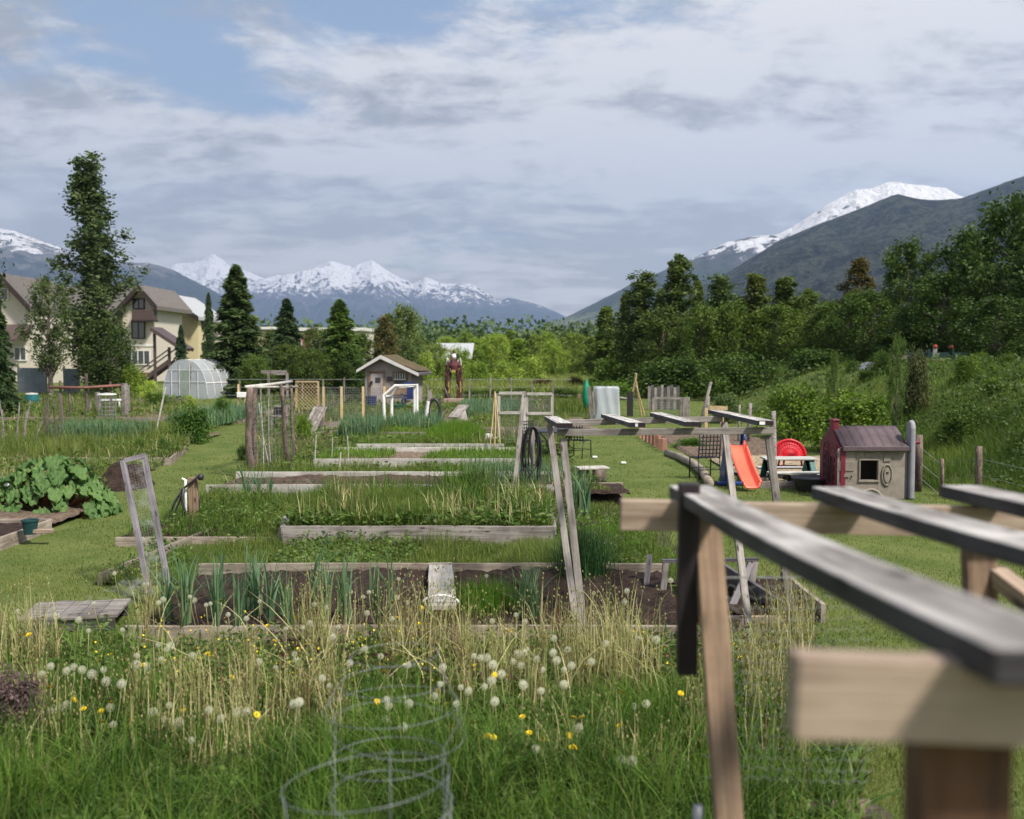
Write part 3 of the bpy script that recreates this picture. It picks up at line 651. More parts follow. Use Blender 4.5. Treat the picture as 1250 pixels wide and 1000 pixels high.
# barn roof behind the shed
D = 100; h = empty('metal_roofed_barn', (At(552, 470, D).x, D+4, 0), 'barn with pale metal roof and wooden gable between shed and valley trees', 'barn')
gable_wall('wall', [(513, 470), (513, 434), (528, 424), (572, 430), (572, 470)], D, 1, W_board, h)
MB().prism([(D-2, At(0, 436, D-2).z), (D+4, At(0, 419, D+4).z), (D+4, At(0, 421, D+4).z), (D-2, At(0, 438, D-2).z)], At(528, 400, D).x, At(577, 400, D).x, 'x').build('roof', METR, h)
beam('barge_board', At(511, 437, D-1), At(529, 421, D-1), .1, .3, W_board, h)
# far fence-like sheds at left
D = 66; h = empty('corrugated_fence', (At(40, 475, D).x, D, 0), 'grey corrugated fence panels below the leafy tree at the left', 'fence')
MB().grid(lambda u, v: (At(22+34*u, 470, D).x, D+.04*math.sin(u*90), v*1.6), 120, 1).build('panel', M('corrugated_grey', (.26, .30, .34), (.20, .23, .27), 3, .5, .1), h)
MB().grid(lambda u, v: (At(78+18*u, 470, D).x, D+.04*math.sin(u*60), v*1.55), 70, 1).build('panel', bpy.data.materials['corrugated_grey'], h)
for p in (22, 56, 78, 96): q = At(p, 470, D); beam('post', (q.x, D+.08, 0), (q.x, D+.08, 1.7), .1, .1, W_grey, h)
WHITEP2 = M('dull_white_plastic', (.50, .50, .47), (.40, .40, .37), 4, .55, .05)

# ================================================================ TRELLISES
def mid_trellis():
    T = empty('timber_trellis', At(830, 780, 9.2)*1, 'sharp timber trellis with four dark planks on leaning legs in mid garden', 'trellis'); T.location.z = 0
    beam('rail', At(680, 528.3, 8.7), At(944, 525.6, 8.7), .035, .056, W_grey, T)
    beam('rail', At(668, 516.8, 10.3), At(882, 511.5, 10.3), .035, .060, W_grey, T)
    for i, (b, f, yb, yf) in enumerate(((672, 689.5, 508.5, 519.6), (741, 778, 505.8, 519), (801, 846, 504, 518), (872, 934.5, 500.8, 516.6))):
        o = beam('plank', At(b, yb+2, 10.75), At(f, yf, 8.45), .132, .042, W_top, T, bevel=.004, side=W_stain)
        e = At(f, yf, 8.447); MB().box(e, (.131, .006, .041)).build('end_grain', W_end, T)
        if i in (1, 3):
            q = At(f+(-1 if i == 1 else -4), yf, 8.441); MB().box(q, (.022 if i == 1 else .045, .004, .026)).build('price_sticker', WHITEP, T)
    for a, b, d in (((687, 535, 8.74), (716, 794), W_grey), ((671, 521, 10.3), (706, 775), W_grey), ((884, 517, 10.3), (918, 792), W_grey), ((938, 531, 8.74), (972, 796), W_grey)):
        g = G(*b); beam('leg', At(*a), (g.x, g.y, -.05), .062, .045, d, T, up=(0, 1, 0))
mid_trellis()
def near_trellis():
    T = empty('timber_trellis', (.95, 2.2, 0), 'closest blurred timber trellis of thick grey planks on pale rails at the right', 'trellis')
    beam('rail', At(757, 628, 2.93), At(1420, 641, 2.93), .04, .086, W_tan, T)
    beam('rail', At(966, 847, 1.07), At(1520, 862, 1.07), .04, .088, W_tan, T)
    for b, w_, z in ((842, 592.5, 0), (1015, 594, 0), (1172, 592, 0)):
        p = At(b, w_, 3.06); q = At(625+(p.x-.012)/.98*1250, 790, .98); q.z = At(0, 792, .98).z
        beam('plank', (p.x, p.y, p.z-.019), (q.x, q.y, q.z-.019), .122, .038, W_top, T, bevel=.005, warp=-.012, side=W_stain)
    # short dark upright bolted beside the leg
    beam('upright', At(841, 590, 2.83), At(838, 822, 2.83), .055, .045, W_end, T, up=(0, 1, 0))
    beam('leg', At(863, 636, 2.86), (.575, 2.05, -.05), .072, .040, W_brown, T, up=(0, 1, 0))
    x = (1189-625)/1250*1.12; z1 = At(0, 900, 1.12).z
    beam('leg', (x, 1.14, z1+.02), (x, 1.14, -.05), .10, .06, W_post, T, up=(0, 1, 0))
    beam('leg', At(1193, 640, 3.0), At(1197, 745, 2.95), .088, .045, W_brown, T, up=(0, 1, 0))
    beam('brace', At(1214, 700, 2.98), At(1330, 790, 2.6), .06, .05, W_tan, T)
    beam('leg', (2.0, 2.9, 2.05), (2.05, 2.7, -.05), .088, .045, W_brown, T, up=(0, 1, 0))
    for px, D in ((1015, 2.90),):
        p = At(px-20, 640, D)
    for px, py, D in ((1000, 700, 1.06),): pass
    m = MB()
    for px, py, zt in ((1037, 690, 2.139), (1118, 727, 2.143), (1000, 672, 2.136)): m.lathe([(0, -.004), (.010, -.004), (.009, .0035), (0, .005)], 12, G(px, py, zt))
    m.build('screw_head', WHITEP2, T)
near_trellis()
def hexwire(name, px0, px1, py0, D, label, zbot=.0, h=.042, r=.0009):
    a = At(px0, py0, D); b = At(px1, py0, D); m = MB(); W = b.x-a.x; H = a.z-zbot; nx = int(W/h); s = h/math.sqrt(3)
    nz = int(H/(1.5*s))
    for j in range(nz):
        z = zbot+j*1.5*s
        for i in range(nx):
            x = a.x+(i+.5*(j % 2))*h; y = D+.02*math.sin(x*7+z*3)
            m.tube([(x, y, z), (x, y, z+s)], r, 3, False)
            m.tube([(x, y, z+s), (x+h/2, y, z+1.5*s)], r, 3, False); m.tube([(x, y, z+s), (x-h/2, y, z+1.5*s)], r, 3, False)
    e = empty(name, (a.x, D, 0), label, 'wire mesh'); m.build('mesh', WIREG, e)
    beam('top_wire', a, b, .004, .004, WIREG, e, bevel=0)
hexwire('chicken_wire', 868, 1075, 705, 3.35, 'chicken wire netting stretched below the near trellis over the green weeds', 1.05)
# tomato cages
def cage(label, rings, legs, r=.0032, D=3.):
    c = At(rings[0][0], rings[0][1], rings[0][3]); e = empty('tomato_cage', (c.x, c.y, 0), label, 'tomato cage', 'wire tomato cages in the foreground grass')
    pts0 = []
    for px, py, rp, D, tl in rings:
        c = At(px, py, D); rr = rp/1250*D
        P = [(c.x+rr*math.cos(a), c.y+rr*math.sin(a), c.z+rr*tl*math.cos(a+.6)) for a in np.linspace(0, 2*PI, 40, endpoint=False)]
        MB().tube(P, r, 6, False, True).build('ring', GALV, e, smooth=True); pts0.append((c, rr))
    for a in legs:
        P = [(c.x+rr*math.cos(a), c.y+rr*math.sin(a), c.z) for c, rr in pts0]; l = P[-1]
        P.append((l[0], l[1], -.05)); MB().tube(P, r, 6).build('leg', GALV, e, smooth=True)
cage('large ringed wire tomato cage nearest the camera', [(447, 953, 104, 2.64, .12), (452, 1080, 88, 2.6, 0)], (.2, 1.4, 3.6), .0011)
cage('taller stacked wire tomato cage behind the large ring', [(482, 799, 55, 3.55, .05), (480, 832, 66, 3.5, .03), (478, 862, 84, 3.4, .05), (486, 890, 83, 3.35, -.12), (474, 925, 72, 3.2, .03)], (.4, 2.9), .0009)
cage('small wire tomato cage at the bottom edge right of the large ring', [(478, 975, 76, 2.9, -.1), (482, 1060, 66, 2.85, 0)], (.1, .25, 4.3), .0010)

# ================================================================ BEDS
BEDS = []; BEDZ = []
def rbed(label, x0, x1, y0, y1, h, boards='fblr', soil=SOIL, soilz=None, slope=0., mat=W_board, th=.045, hb=None, hf=None, rough=.05, sc=1., skew=0.):
    """raised_bed: boards round a mound of soil; skew shifts the left side with depth"""
    e = empty('raised_bed', ((x0+x1)/2, y0, 0), label, 'garden bed'); hb = hb or h; hf = hf or h
    BEDZ.append((h-.07 if soilz is None else soilz)+.0); BEDS.append((x0, x1, y0, y1, skew, 's' if any(k in label for k in ('nearest', 'brown planted', 'bottom left', 'angled frame', 'grey gravel', 'straw', 'mulch')) else 'w'))
    xl = x0+skew
    if 'f' in boards: beam('board', (x0, y0, hf/2-.02), (x1, y0, hf/2-.02), th, hf, mat, e, warp=.004)
    if 'b' in boards: beam('board', (xl, y1, hb/2-.02), (x1+skew*.3, y1, hb/2-.02), th, hb, mat, e, warp=.004)
    if 'l' in boards: beam('board', (x0, y0+th/2+.003, h/2-.02), (xl, y1-th/2-.003, h/2-.02), th, h-.01, mat, e)
    if 'r' in boards: beam('board', (x1, y0+th/2+.003, h/2-.02), (x1+skew*.3, y1-th/2-.003, h/2-.02), th, h-.01, mat, e)
    sz = h-.07 if soilz is None else soilz; nx = int((x1-x0)/.09*sc)+2; ny = int((y1-y0)/.09*sc)+2
    def P(u, v):
        x = x0+skew*v+.02+(x1-x0-.04)*u; y = y0+.02+(y1-y0-.04)*v
        z = sz+slope*v+rough*(2.2*fbm(np.array(x*1.3), np.array(y*1.3), 3, 3)-1.)+rough*.9*(vnoise(np.array(x*14.), np.array(y*14.), 9)-.5)+rough*.5*(vnoise(np.array(x*33.), np.array(y*33.), 4)-.5)
        if u in (0, 1) or v in (0, 1): z -= .05
        return (x, y, float(z))
    MB().grid(P, nx, ny).build('soil', soil, e)
    return e
rbed('nearest long raised bed of dark bare soil with weathered boards and a plank laid across', -3.35, 1.62, 8.75, 10.85, .17, 'fb', soilz=.10, slope=.11, sc=1.6, hb=.28, mat=W_board)
rbed('right end of the nearest bed, bordered by the black angled frame', 1.72, 2.9, 9.4, 10.9, .2, 'r', soilz=.12)
rbed('raised bed with tall grey front board, overgrown with lush weeds', -2.95, .55, 13, 16.2, .32, 'flr', SOIL, .22, mat=W_grey)
rbed('low overgrown bed left of the tall grey board bed', -5.15, -3.05, 13.2, 16.9, .14, 'f', SOIL, .12)
rbed('brown planted bed with round log edges behind the weedy bed', -5.2, 1.0, 17.3, 19.2, .30, 'fb', M('planted_soil', (.115, .078, .055), (.045, .030, .022), 12, .95, 1.3), .16, slope=.05, mat=W_pale)
rbed('narrow onion bed behind the brown planted bed', -4.2, .4, 21.6, 24.2, .30, 'fb', DRYSOIL, .17, mat=W_pale)
rbed('soil strip bed with thin board left of the bright grass clump', -3.8, -.2, 25.0, 27.0, .32, 'fb', DRYSOIL, .2, mat=W_pale)
rbed('leek bed with stacked grey boards in front', -5.1, -2.2, 30.0, 35.0, .22, 'fr', DRYSOIL, .15, mat=W_grey)
rbed('dark soil bed edge beside the stump bench', .7, 1.95, 16.6, 17.9, .26, 'b', SOIL, .24)
rbed('wide pale sandy bed with wooden edge behind the lawn bench', -1.4, 2.6, 31, 37, .3, 'f', DRYSOIL, .2)
rbed('long leek bed behind the wire frames', -3.0, -.2, 36, 44, .25, 'f', DRYSOIL, .2)
# left plots
rbed('bottom left bed of dark soil with corner board and a little pot', -9.5, -6.5, 11.6, 14.3, .2, 'fbr', SOIL, .14, skew=.05)
rbed('soil bed just behind the bottom left bed', -9.4, -6.55, 14.6, 16.0, .16, 'b', DRYSOIL, .12)
rbed('long plank edged bed behind the rhubarb with a short angled end board', -13.5, -7.66, 22.8, 25.8, .20, 'fbr', DRYSOIL, .13, mat=W_board, skew=-2)
rbed('second long plank edged bed further behind the rhubarb', -16, -8.9, 27.6, 31.5, .14, 'f', DRYSOIL, .1, mat=W_board)
rbed('weedy plot bed beside the gooseberry bush', -20, -9.8, 37, 46, .22, 'fr', DRYSOIL, .15)
rbed('grassy plot edged by one diagonal board at the leaning window frame', -4.45, -3.35, 10.9, 13.9, .16, 'l', SOIL, -.03, mat=W_board, skew=.35)
rbed('small pale edged bed near the trellis foot with grey gravel', -.25, .55, 7.9, 8.6, .06, 'f', GRAVEL, .05, rough=.03)
rbed('timber fronted planter below the black angled frame', 1.85, 2.55, 8.95, 9.5, .2, 'f', SOIL, .05, mat=W_tan)
# right side beds along the lawn
e = empty('brick_edging', (3.6, 26, 0), 'curved edging of upright reddish bricks and split log around the lawn corner', 'edging')
for i, (px, py) in enumerate([(783, 535), (787, 537), (791, 540), (795, 542), (799, 545), (803, 547), (807, 549), (811, 551)]):
    g = G(px, py); MB().box((g.x, g.y, .13), (.15, .11, .34+.05*(i % 3)), Matrix.Rotation(.2*i, 3, 'Z')).build('brick', M('brick_edge%d' % i, (.40, .19, .13), (.28, .16, .12), 6) if i == 0 else bpy.data.materials['brick_edge0'], e, .01)
MB().tube([G(p, y, .08) for p, y in ((814, 553), (830, 558), (846, 566), (858, 576), (866, 590))], .09, 8).build('log', W_board, e, smooth=True)
rbed('leafy bed behind the brick edging with straw mulch', 4.3, 7.2, 24.5, 33, .12, '', DRYSOIL, .06)
rbed('straw coloured sandy bed behind the slide', 4.6, 7.4, 19.0, 24.0, .14, 'f', M('straw_mulch', (.42, .35, .23), (.22, .17, .11), 14, .95, 1.), .10, mat=W_grey)
# plank over the first bed
e = beam('walking_plank', At(537.5, 689, 10.95), At(540, 742, 8.75), .25, .04, W_pale); tag(e, 'whitish plank laid across the nearest bed as a bridge', 'plank')
c = At(538, 733, 8.85)
tag(MB().tube([(c.x+.16*math.cos(a), c.y, c.z-.03+.075*math.sin(a)) for a in np.linspace(.05*PI, .95*PI, 12)], .010, 8).build('white_hoop', WHITEP, smooth=True), 'thin white plastic hoop standing on the whitish plank', 'hoop')

# leaning screen frame, left
F0 = [At(150, 563, 10.9), At(176, 556, 11.1), At(205, 712, 10.2), At(181, 716, 10.1)]
e = empty('screen_frame', (F0[3].x, F0[3].y, 0), 'tall weathered timber frame with clear netting leaning upright at the left bed corner', 'frame')
W_frame = wood('bluish_grey_wood', (.20, .185, .20), (.085, .078, .085))
for n_, (a, b) in (('stile', (0, 3)), ('top_rail', (0, 1)), ('stile', (1, 2))):
    beam(n_, F0[a], F0[b] if n_ == 'top_rail' else F0[b]+(F0[b]-F0[a])*.05, .05,   .075 if n_ == 'top_rail' else .05, W_frame, e, up=(0, 1, 0))
m = MB(); m.wires(F0[3], F0[2], F0[1], F0[0], 8, 46, .0009); m.build('netting', WIREG, e)
fm, t = newmat('clear_film'); bs = t.add('ShaderNodeBsdfPrincipled', {'Base Color': (.75, .8, .8), 'Roughness': .25, 'Specular IOR Level': .5})
tc_ = t.add('ShaderNodeTexCoord'); nn = t.noise(tc_.outputs['Object'], 7., 5, .6)
t.add('ShaderNodeOutputMaterial', {0: t.add('ShaderNodeMixShader', {0: t.math('MULTIPLY', t.ramp(nn, .40, .80), .14), 1: t.add('ShaderNodeBsdfTransparent'), 2: bs})}); FILM = fm
MB().grid(lambda u, v: F0[3].lerp(F0[2], u).lerp(F0[0].lerp(F0[1], u), v)+Vector((0, .012*math.sin(u*7+v*11), 0)), 8, 30).build('film', FILM, e, smooth=True)
# grey platform
c = G(93, 742, .16); e = empty('wooden_platform', (c.x, c.y, 0), 'low grey platform of weathered boards lying on the lawn edge at the left', 'platform', rz=.16)
for i in range(5): MB().box((-.34+i*.17, .02*math.sin(i*2), .14), (.162, .62, .03)).build('board', W_grey, e, .004, world=False)
MB().box((0, -.28, .065), (.8, .04, .115)).build('front_edge', W_dark, e, .004, world=False)
MB().box((0, .26, .065), (.8, .04, .115)).build('back_edge', W_dark, e, .004, world=False)
c = G(140, 733, .1)
o = MB().grid(lambda u, v: (c.x-.2+.5*u+.1*v, c.y-.35+.75*v, .06+.16*float(fbm(np.array(u*4.), np.array(v*5.), 4, 8))+.10*math.sin(PI*u)), 36, 36).build('plastic_sheet', FILM, smooth=True)
tag(o, 'crumpled clear plastic sheet beside the grey platform', 'plastic sheet')
# hose post, left
g = G(237, 648); e = empty('hose_post', (g.x, g.y, 0), 'reddish brown square post with white standpipe carrying a coiled black hose, left lawn', 'post')
beam('post', (g.x, g.y, -.05), (g.x, g.y, At(237, 583, g.y).z), .115, .09, W_brown, e)
p = g.x-.11
MB().tube([(p, g.y, 0), (p, g.y, .72), (p-.05, g.y, .735)], .025, 8).build('standpipe', WHITEP, e, smooth=True)
hs = [At(x, y, g.y-.08) for x, y in ((243, 580), (236, 587), (229, 592), (223, 598), (214, 612), (207, 628), (203, 640), (196, 648), (185, 652), (176, 652))]
hose = MB().tube(hs, .016, 6)
hose.tube([At(x, y, g.y-.1) for x, y in ((222, 597), (219, 612), (212, 630), (205, 642), (208, 650), (213, 654))], .016, 6)
hose.tube([At(x, y, g.y-.12) for x, y in ((224, 596), (222, 612), (227, 628), (234, 640), (240, 648))], .02, 6)
hose.tube([At(x, y, g.y+.1) for x, y in ((238, 596), (243, 610), (243, 622), (238, 636))], .016, 6)
tag(hose.build('garden_hose', RUBBER, smooth=True), 'black hose looped over the reddish post on the left lawn', 'hose')
tag(MB().lathe([(0, 0), (.03, .0), (.045, .02), (.045, .06), (.02, .09), (0, .09)], 12, At(245, 586, g.y-.08)).build('spray_nozzle', RUBBER, smooth=True), 'black spray nozzle lying on top of the reddish hose post', 'nozzle')
tag(MB().tube([G(x, y, .03) for x, y in ((248, 634), (256, 629), (262, 627), (266, 630), (262, 634), (268, 630), (278, 626), (286, 618), (288, 612))], .02, 6).build('garden_hose', M('grey_hose', (.20, .20, .20), None, 8), smooth=True), 'grey hose lying in the grass between the two garden plots', 'hose')
# pot, soil heap
g = G(37, 652, .15); tag(MB().lathe([(0, 0), (.075, 0), (.10, .17), (.11, .17), (.11, .19), (.09, .19), (.08, .12), (0, .12)], 16, g).build('plant_pot', M('teal_pot', (.015, .06, .06), (.01, .04, .045), 5, .5), smooth=False), 'small dark teal pot on the bottom left bed', 'pot')
tag(MB().box(G(47, 650, .19)+Vector((0, .1, 0)), (.28, .10, .05)).build('wood_block', W_tan, bevel=.006), 'pale offcut of wood beside the teal pot', 'wood block')
def mound(name, px, py, rx, ry, h, mat, label, cat, seed=1):
    g = G(px, py)
    def P(u, v):
        x = (u*2-1); y = (v*2-1); r = math.hypot(x, y); k_ = 1.1 if name == 'boulder' else 3.; n = float(fbm(np.array(x*k_+seed*5), np.array(y*k_), 4, seed))
        return (g.x+x*rx, g.y+y*ry, max(-.03, h*(1-r*r)*(.55+.8*n)) if r < 1 else -.03)
    return tag(MB().grid(P, 30, 24).build(name, mat, smooth=False), label, cat)
mound('compost_heap', 152, 594, .50, .8, .50, SOIL, 'dark soil heap on the lawn edge behind the leaning frame', 'soil heap', 2)
mound('soil_heap', 728, 612, .50, .6, .28, SOIL, 'low dark soil heap at the end of the bed near the stump bench', 'soil heap', 4)
# stump bench
g = G(722, 589); e = empty('stump_bench', (g.x, g.y, 0), 'small bench of two tree stumps with a grey slab on the lawn', 'bench')
MB().lathe([(.13, 0), (.125, .15), (.12, .27)], 12, (g.x-.16, g.y, 0)).build('stump', BARKR, e, smooth=True)
MB().lathe([(.15, 0), (.135, .15), (.13, .27)], 12, (g.x+.14, g.y-.1, 0)).build('stump', BARKR, e, smooth=True)
MB().box((g.x, g.y-.03, .292), (.62, .36, .04), Matrix.Rotation(.25, 3, 'Z')).build('seat_slab', W_pale, e, .01)
# black round table and chairs
def mesh_chair(label, px, py, rz, h=.9, w_=.46):
    g = G(px, py); e = empty('garden_chair', (g.x, g.y, 0), label, 'chair', 'black wire garden chairs', rz)
    t = .014
    for sx in (-1, 1):
        MB().tube([(sx*w_/2, -.22, 0), (sx*w_/2, -.2, .42), (sx*w_/2, .2, .42), (sx*w_*.48, .26, h)], t, 6).build('side_frame', BLACKM, e, smooth=True, world=False)
        MB().tube([(sx*w_/2, .2, .42), (sx*w_/2, .26, 0)], t, 6).build('leg', BLACKM, e, smooth=True, world=False)
    m = MB()
    for i in range(7): u = -w_/2+w_*i/6; m.beam((u, .2, .44), (u, .26, h), .022, .006, (0, 1, 0))
    for j in range(7): v = j/6; m.beam((-w_/2, .2+.06*v, .44+(h-.44)*v), (w_/2, .2+.06*v, .44+(h-.44)*v), .022, .006, (0, 1, 0))
    m.build('backrest', BLACKM, e, world=False)
    m = MB()
    for i in range(7): u = -w_/2+w_*i/6; m.beam((u, -.2, .43), (u, .2, .43), .022, .006)
    for j in range(6): v = -.2+.4*j/5; m.beam((-w_/2, v, .43), (w_/2, v, .43), .022, .006)
    m.build('seat', BLACKM, e, world=False)
    m = MB().beam((-w_/2, -.2, .2), (w_/2, -.2, .2), .014, .014).beam((-w_/2, .24, .2), (w_/2, .24, .2), .014, .014); m.build('stretcher', BLACKM, e, world=False)
    return e
mesh_chair('black wire garden chair standing alone left of the orange slide', 860, 584, PI+.25, .93)
mesh_chair('black wire garden chair right of the round black table', 706, 559, 2.6, .9)
mesh_chair('black wire garden chair left of the round black table', 655, 561, .9, .9)
g = G(681, 563); e = empty('garden_table', (g.x, g.y, 0), 'round black metal garden table half hidden by the trellis legs', 'table')
MB().lathe([(0, .70), (.60, .70), (.62, .715), (.60, .73), (0, .73)], 28, (g.x, g.y, 0)).build('tabletop', BLACKM, e)
for a in (0.5, 2.1, 3.6, 5.2):
    d = Vector((math.cos(a), math.sin(a), 0)); c = Vector((g.x, g.y, 0))
    MB().tube([c+d*.5+Vector((0, 0, .70)), c+d*.30+Vector((0, 0, .5)), c+d*.26+Vector((0, 0, .25)), c+d*.46], .016, 6).build('leg', BLACKM, e, smooth=True)
MB().tube([(g.x+.28*math.cos(a), g.y+.28*math.sin(a), .36) for a in np.linspace(0, 6.28, 16, endpoint=False)], .010, 5, False, True).build('ring', BLACKM, e)
# hose on post beside the table
g = G(647, 600); e = empty('hose_stand', (g.x, g.y, 0), 'grey leaning post with white tap pipe beside the black hose coil', 'post')
beam('post', G(627, 604), At(640, 478, G(627, 604).y+.4), .075, .06, W_grey, e, up=(0, 1, 0))
MB().tube([At(629, 598, g.y), At(632, 575, g.y), At(638, 572, g.y), At(641, 574, g.y), At(642, 588, g.y)], .03, 8).build('tap_pipe', WHITEP, e, smooth=True)
beam('hook_post', (At(651, 0, g.y).x, g.y+.06, 0), (At(651, 0, g.y).x, g.y+.06, At(0, 522, g.y).z), .07, .05, W_grey, e)
m = MB()
for k, (rx, b, xo) in enumerate(((8, 596, 0), (10, 590, -1), (6, 600, 2), (9, 575, 0), (12, 598, -1), (5, 568, 3), (10, 582, 2))):
    m.tube([At(649+xo+rx*math.cos(a), 521+(b-521)/2+(b-521)/2*math.sin(a), g.y-.06-.02*k) for a in np.linspace(0, 6.283, 22, endpoint=False)], .016, 6, False, True)
tag(m.build('hose_coil', RUBBER, smooth=True), 'black hose coil hanging on the grey post near the round table', 'hose')
for px, py in ((726, 558), (761, 565)): tag(MB().box(G(px, py, .04), (.12, .09, .05)).build('white_stone', WHITEP, bevel=.02), 'small white lump on the right lawn, '+('nearer the round table' if px < 740 else 'out in the middle of the lawn'), 'stone')
# slide
SL = M('orange_slide', (.85, .13, .07), (.75, .11, .06), 2, .38, .03, spec=.5); BLU = M('blue_plastic', (.012, .05, .20), (.010, .04, .16), 3, .4, .03, spec=.5)
g0 = G(914, 599); D = g0.y; e = empty('toy_slide', (g0.x, g0.y, 0), 'orange red toddler slide with dark blue ladder frame on the lawn', 'slide')
T0 = At(899, 545, D+.85); B0 = G(918, 597, .05); w_ = .26
def Ps(u, v):
    c = T0.lerp(B0, v); c.z = T0.z+(B0.z-T0.z)*(v**.92)+.05*math.sin(v*PI)*-1; x = (u*2-1)
    return (c.x+x*w_/1.0*.62+0, c.y, c.z+.11*abs(x)**6)
m = MB().grid(Ps, 14, 16); o = m.build('chute', SL, e, smooth=True); s = o.modifiers.new('thick', 'SOLIDIFY'); s.thickness = .025; s.offset = -1
for sx in (-1, 1):
    MB().tube([(T0.lerp(B0, v).x+sx*w_*.62, T0.lerp(B0, v).y, Ps(0, v)[2]+.01) for v in np.linspace(-.02, 1, 12)], .026, 8).build('side_rail', SL, e, smooth=True)
    MB().prism([(T0.y+.05, 0), (T0.y+.62, 0), (T0.y+.20, T0.z+.03), (T0.y+.02, T0.z+.03)], T0.x+sx*.20-.035-(.03 if sx > 0 else -.03), T0.x+sx*.20+.035-(.03 if sx > 0 else -.03), 'x').build('ladder_side', BLU, e, .012)
for k in range(3): MB().box((T0.x, T0.y+.50-.12*k, .16+.18*k), (.33, .12, .035)).build('step', BLU, e, .008)
MB().tube([(T0.x+.17, T0.y+.1, T0.z), (T0.x+.17, T0.y+.12, T0.z+.26), (T0.x+.17, T0.y+.3, T0.z+.24), (T0.x+.17, T0.y+.35, T0.z-.1)], .03, 8).build('handle', BLU, e, smooth=True)
MB().box((T0.x-.08, T0.y-.05, .035), (.62, .16, .06)).build('foot', BLU, e, .015)
# picnic table and toys
TEAL = M('teal_plastic', (.02, .13, .12), (.015, .10, .10), 3, .45); g = G(968, 597); c = g+Vector((.1, .7, 0)); e = empty('picnic_table', (c.x, c.y, 0), 'toddler picnic table with white tops and teal legs behind the slide', 'table')
MB().box((c.x, c.y, .50), (1.0, .42, .035)).build('tabletop', WHITEP2, e, .01)
for s in (-1, 1):
    MB().box((c.x, c.y+s*.42, .27), (1.0, .2, .035)).build('bench', WHITEP2, e, .01)
    MB().prism([(c.y-.5, 0), (c.y-.42, 0), (c.y-.1, .48), (c.y+.1, .48), (c.y+.42, 0), (c.y+.5, 0), (c.y+.5, .25), (c.y-.5, .25)][:3]+[(c.y+.1, .48), (c.y+.42, 0), (c.y+.5, 0), (c.y+.16, .483), (c.y-.16, .483)], c.x+s*.40-.05, c.x+s*.40+.05, 'x').build('leg', TEAL, e, .01)
toy = M('toy_yellow', (.70, .52, .05), None, 3, .5)
for i, (px, py, mt, s) in enumerate(((974, 584, toy, .07), (966, 586, BLACKM, .09), (961, 583, BLACKM, .10), (955, 588, toy, .04))):
    q = At(px, py, c.y-.3); tag(MB().lathe([(0, -s*.5), (s*.8, -s*.4), (s, 0), (s*.6, s*.5), (0, s*.6)], 10, q).build('toy', mt, smooth=True), ['yellow star toy under the picnic table bench', 'black toy next to the yellow star toy', 'dark toy truck body left of the black toy', 'tiny yellow toy wheel at the left of the toys'][i], 'toy')
# red round chair
RED = M('red_plastic', (.55, .012, .025), (.42, .010, .02), 3, .4, .03, spec=.5); g = G(968, 583); c = Vector((g.x, 21.5, 0)); c.x = At(968, 560, 21.5).x
e = empty('red_chair', (c.x, c.y, 0), 'bright red round backed wicker chair behind the picnic table', 'chair')
m = MB()
for k in range(18): a = PI*k/17; m.tube([(c.x+.10*math.cos(a), c.y+.25, .30), (c.x+.36*math.cos(a), c.y+.34, .30+.36*math.sin(a))], .012, 5)
for rr in (.2, .28, .36): m.tube([(c.x+rr*math.cos(a), c.y+.25+.25*rr, .30+rr*1.0*math.sin(a)) for a in np.linspace(0, PI, 18)], .016 if rr < .3 else .03, 6)
m.grid(lambda u, v: (c.x+(.10+.24*v)*math.cos(u*PI), c.y+.262+.085*v, .30+(.10+.25*v)*math.sin(u*PI)), 16, 5); m.build('backrest', RED, e, smooth=True)
MB().tube([(c.x+.36*math.cos(a), c.y+.05+.3*math.sin(a), .30) for a in np.linspace(0, 6.283, 20, endpoint=False)], .03, 6, False, True).build('seat_rim', RED, e, smooth=True)
MB().lathe([(0, .27), (.34, .29), (.34, .31), (0, .29)], 18, (c.x, c.y+.05, 0)).build('seat', RED, e)
for a in (.7, 2.4, 3.9, 5.5): MB().tube([(c.x+.3*math.cos(a), c.y+.05+.25*math.sin(a), .28), (c.x+.36*math.cos(a), c.y+.05+.3*math.sin(a), 0)], .02, 6).build('leg', RED, e, smooth=True)
# green mat like box and dark tub near playhouse
g = G(985, 604); tag(MB().box(At(992, 583, 19.5), (.75, .5, .06), Matrix.Rotation(-.18, 3, 'Y')).build('play_panel', M('pale_green_panel', (.55, .60, .45), None, 20), bevel=.01), 'pale green slatted panel between picnic table and playhouse', 'panel')
tag(MB().lathe([(0, 0), (.30, .02), (.36, .22), (.39, .24), (.37, .26), (.33, .22), (0, .2)], 22, (At(992, 600, 18.6).x, 18.6, 0)).build('black_tub', BLACKM, smooth=False), 'low round black tub left of the playhouse', 'tub')
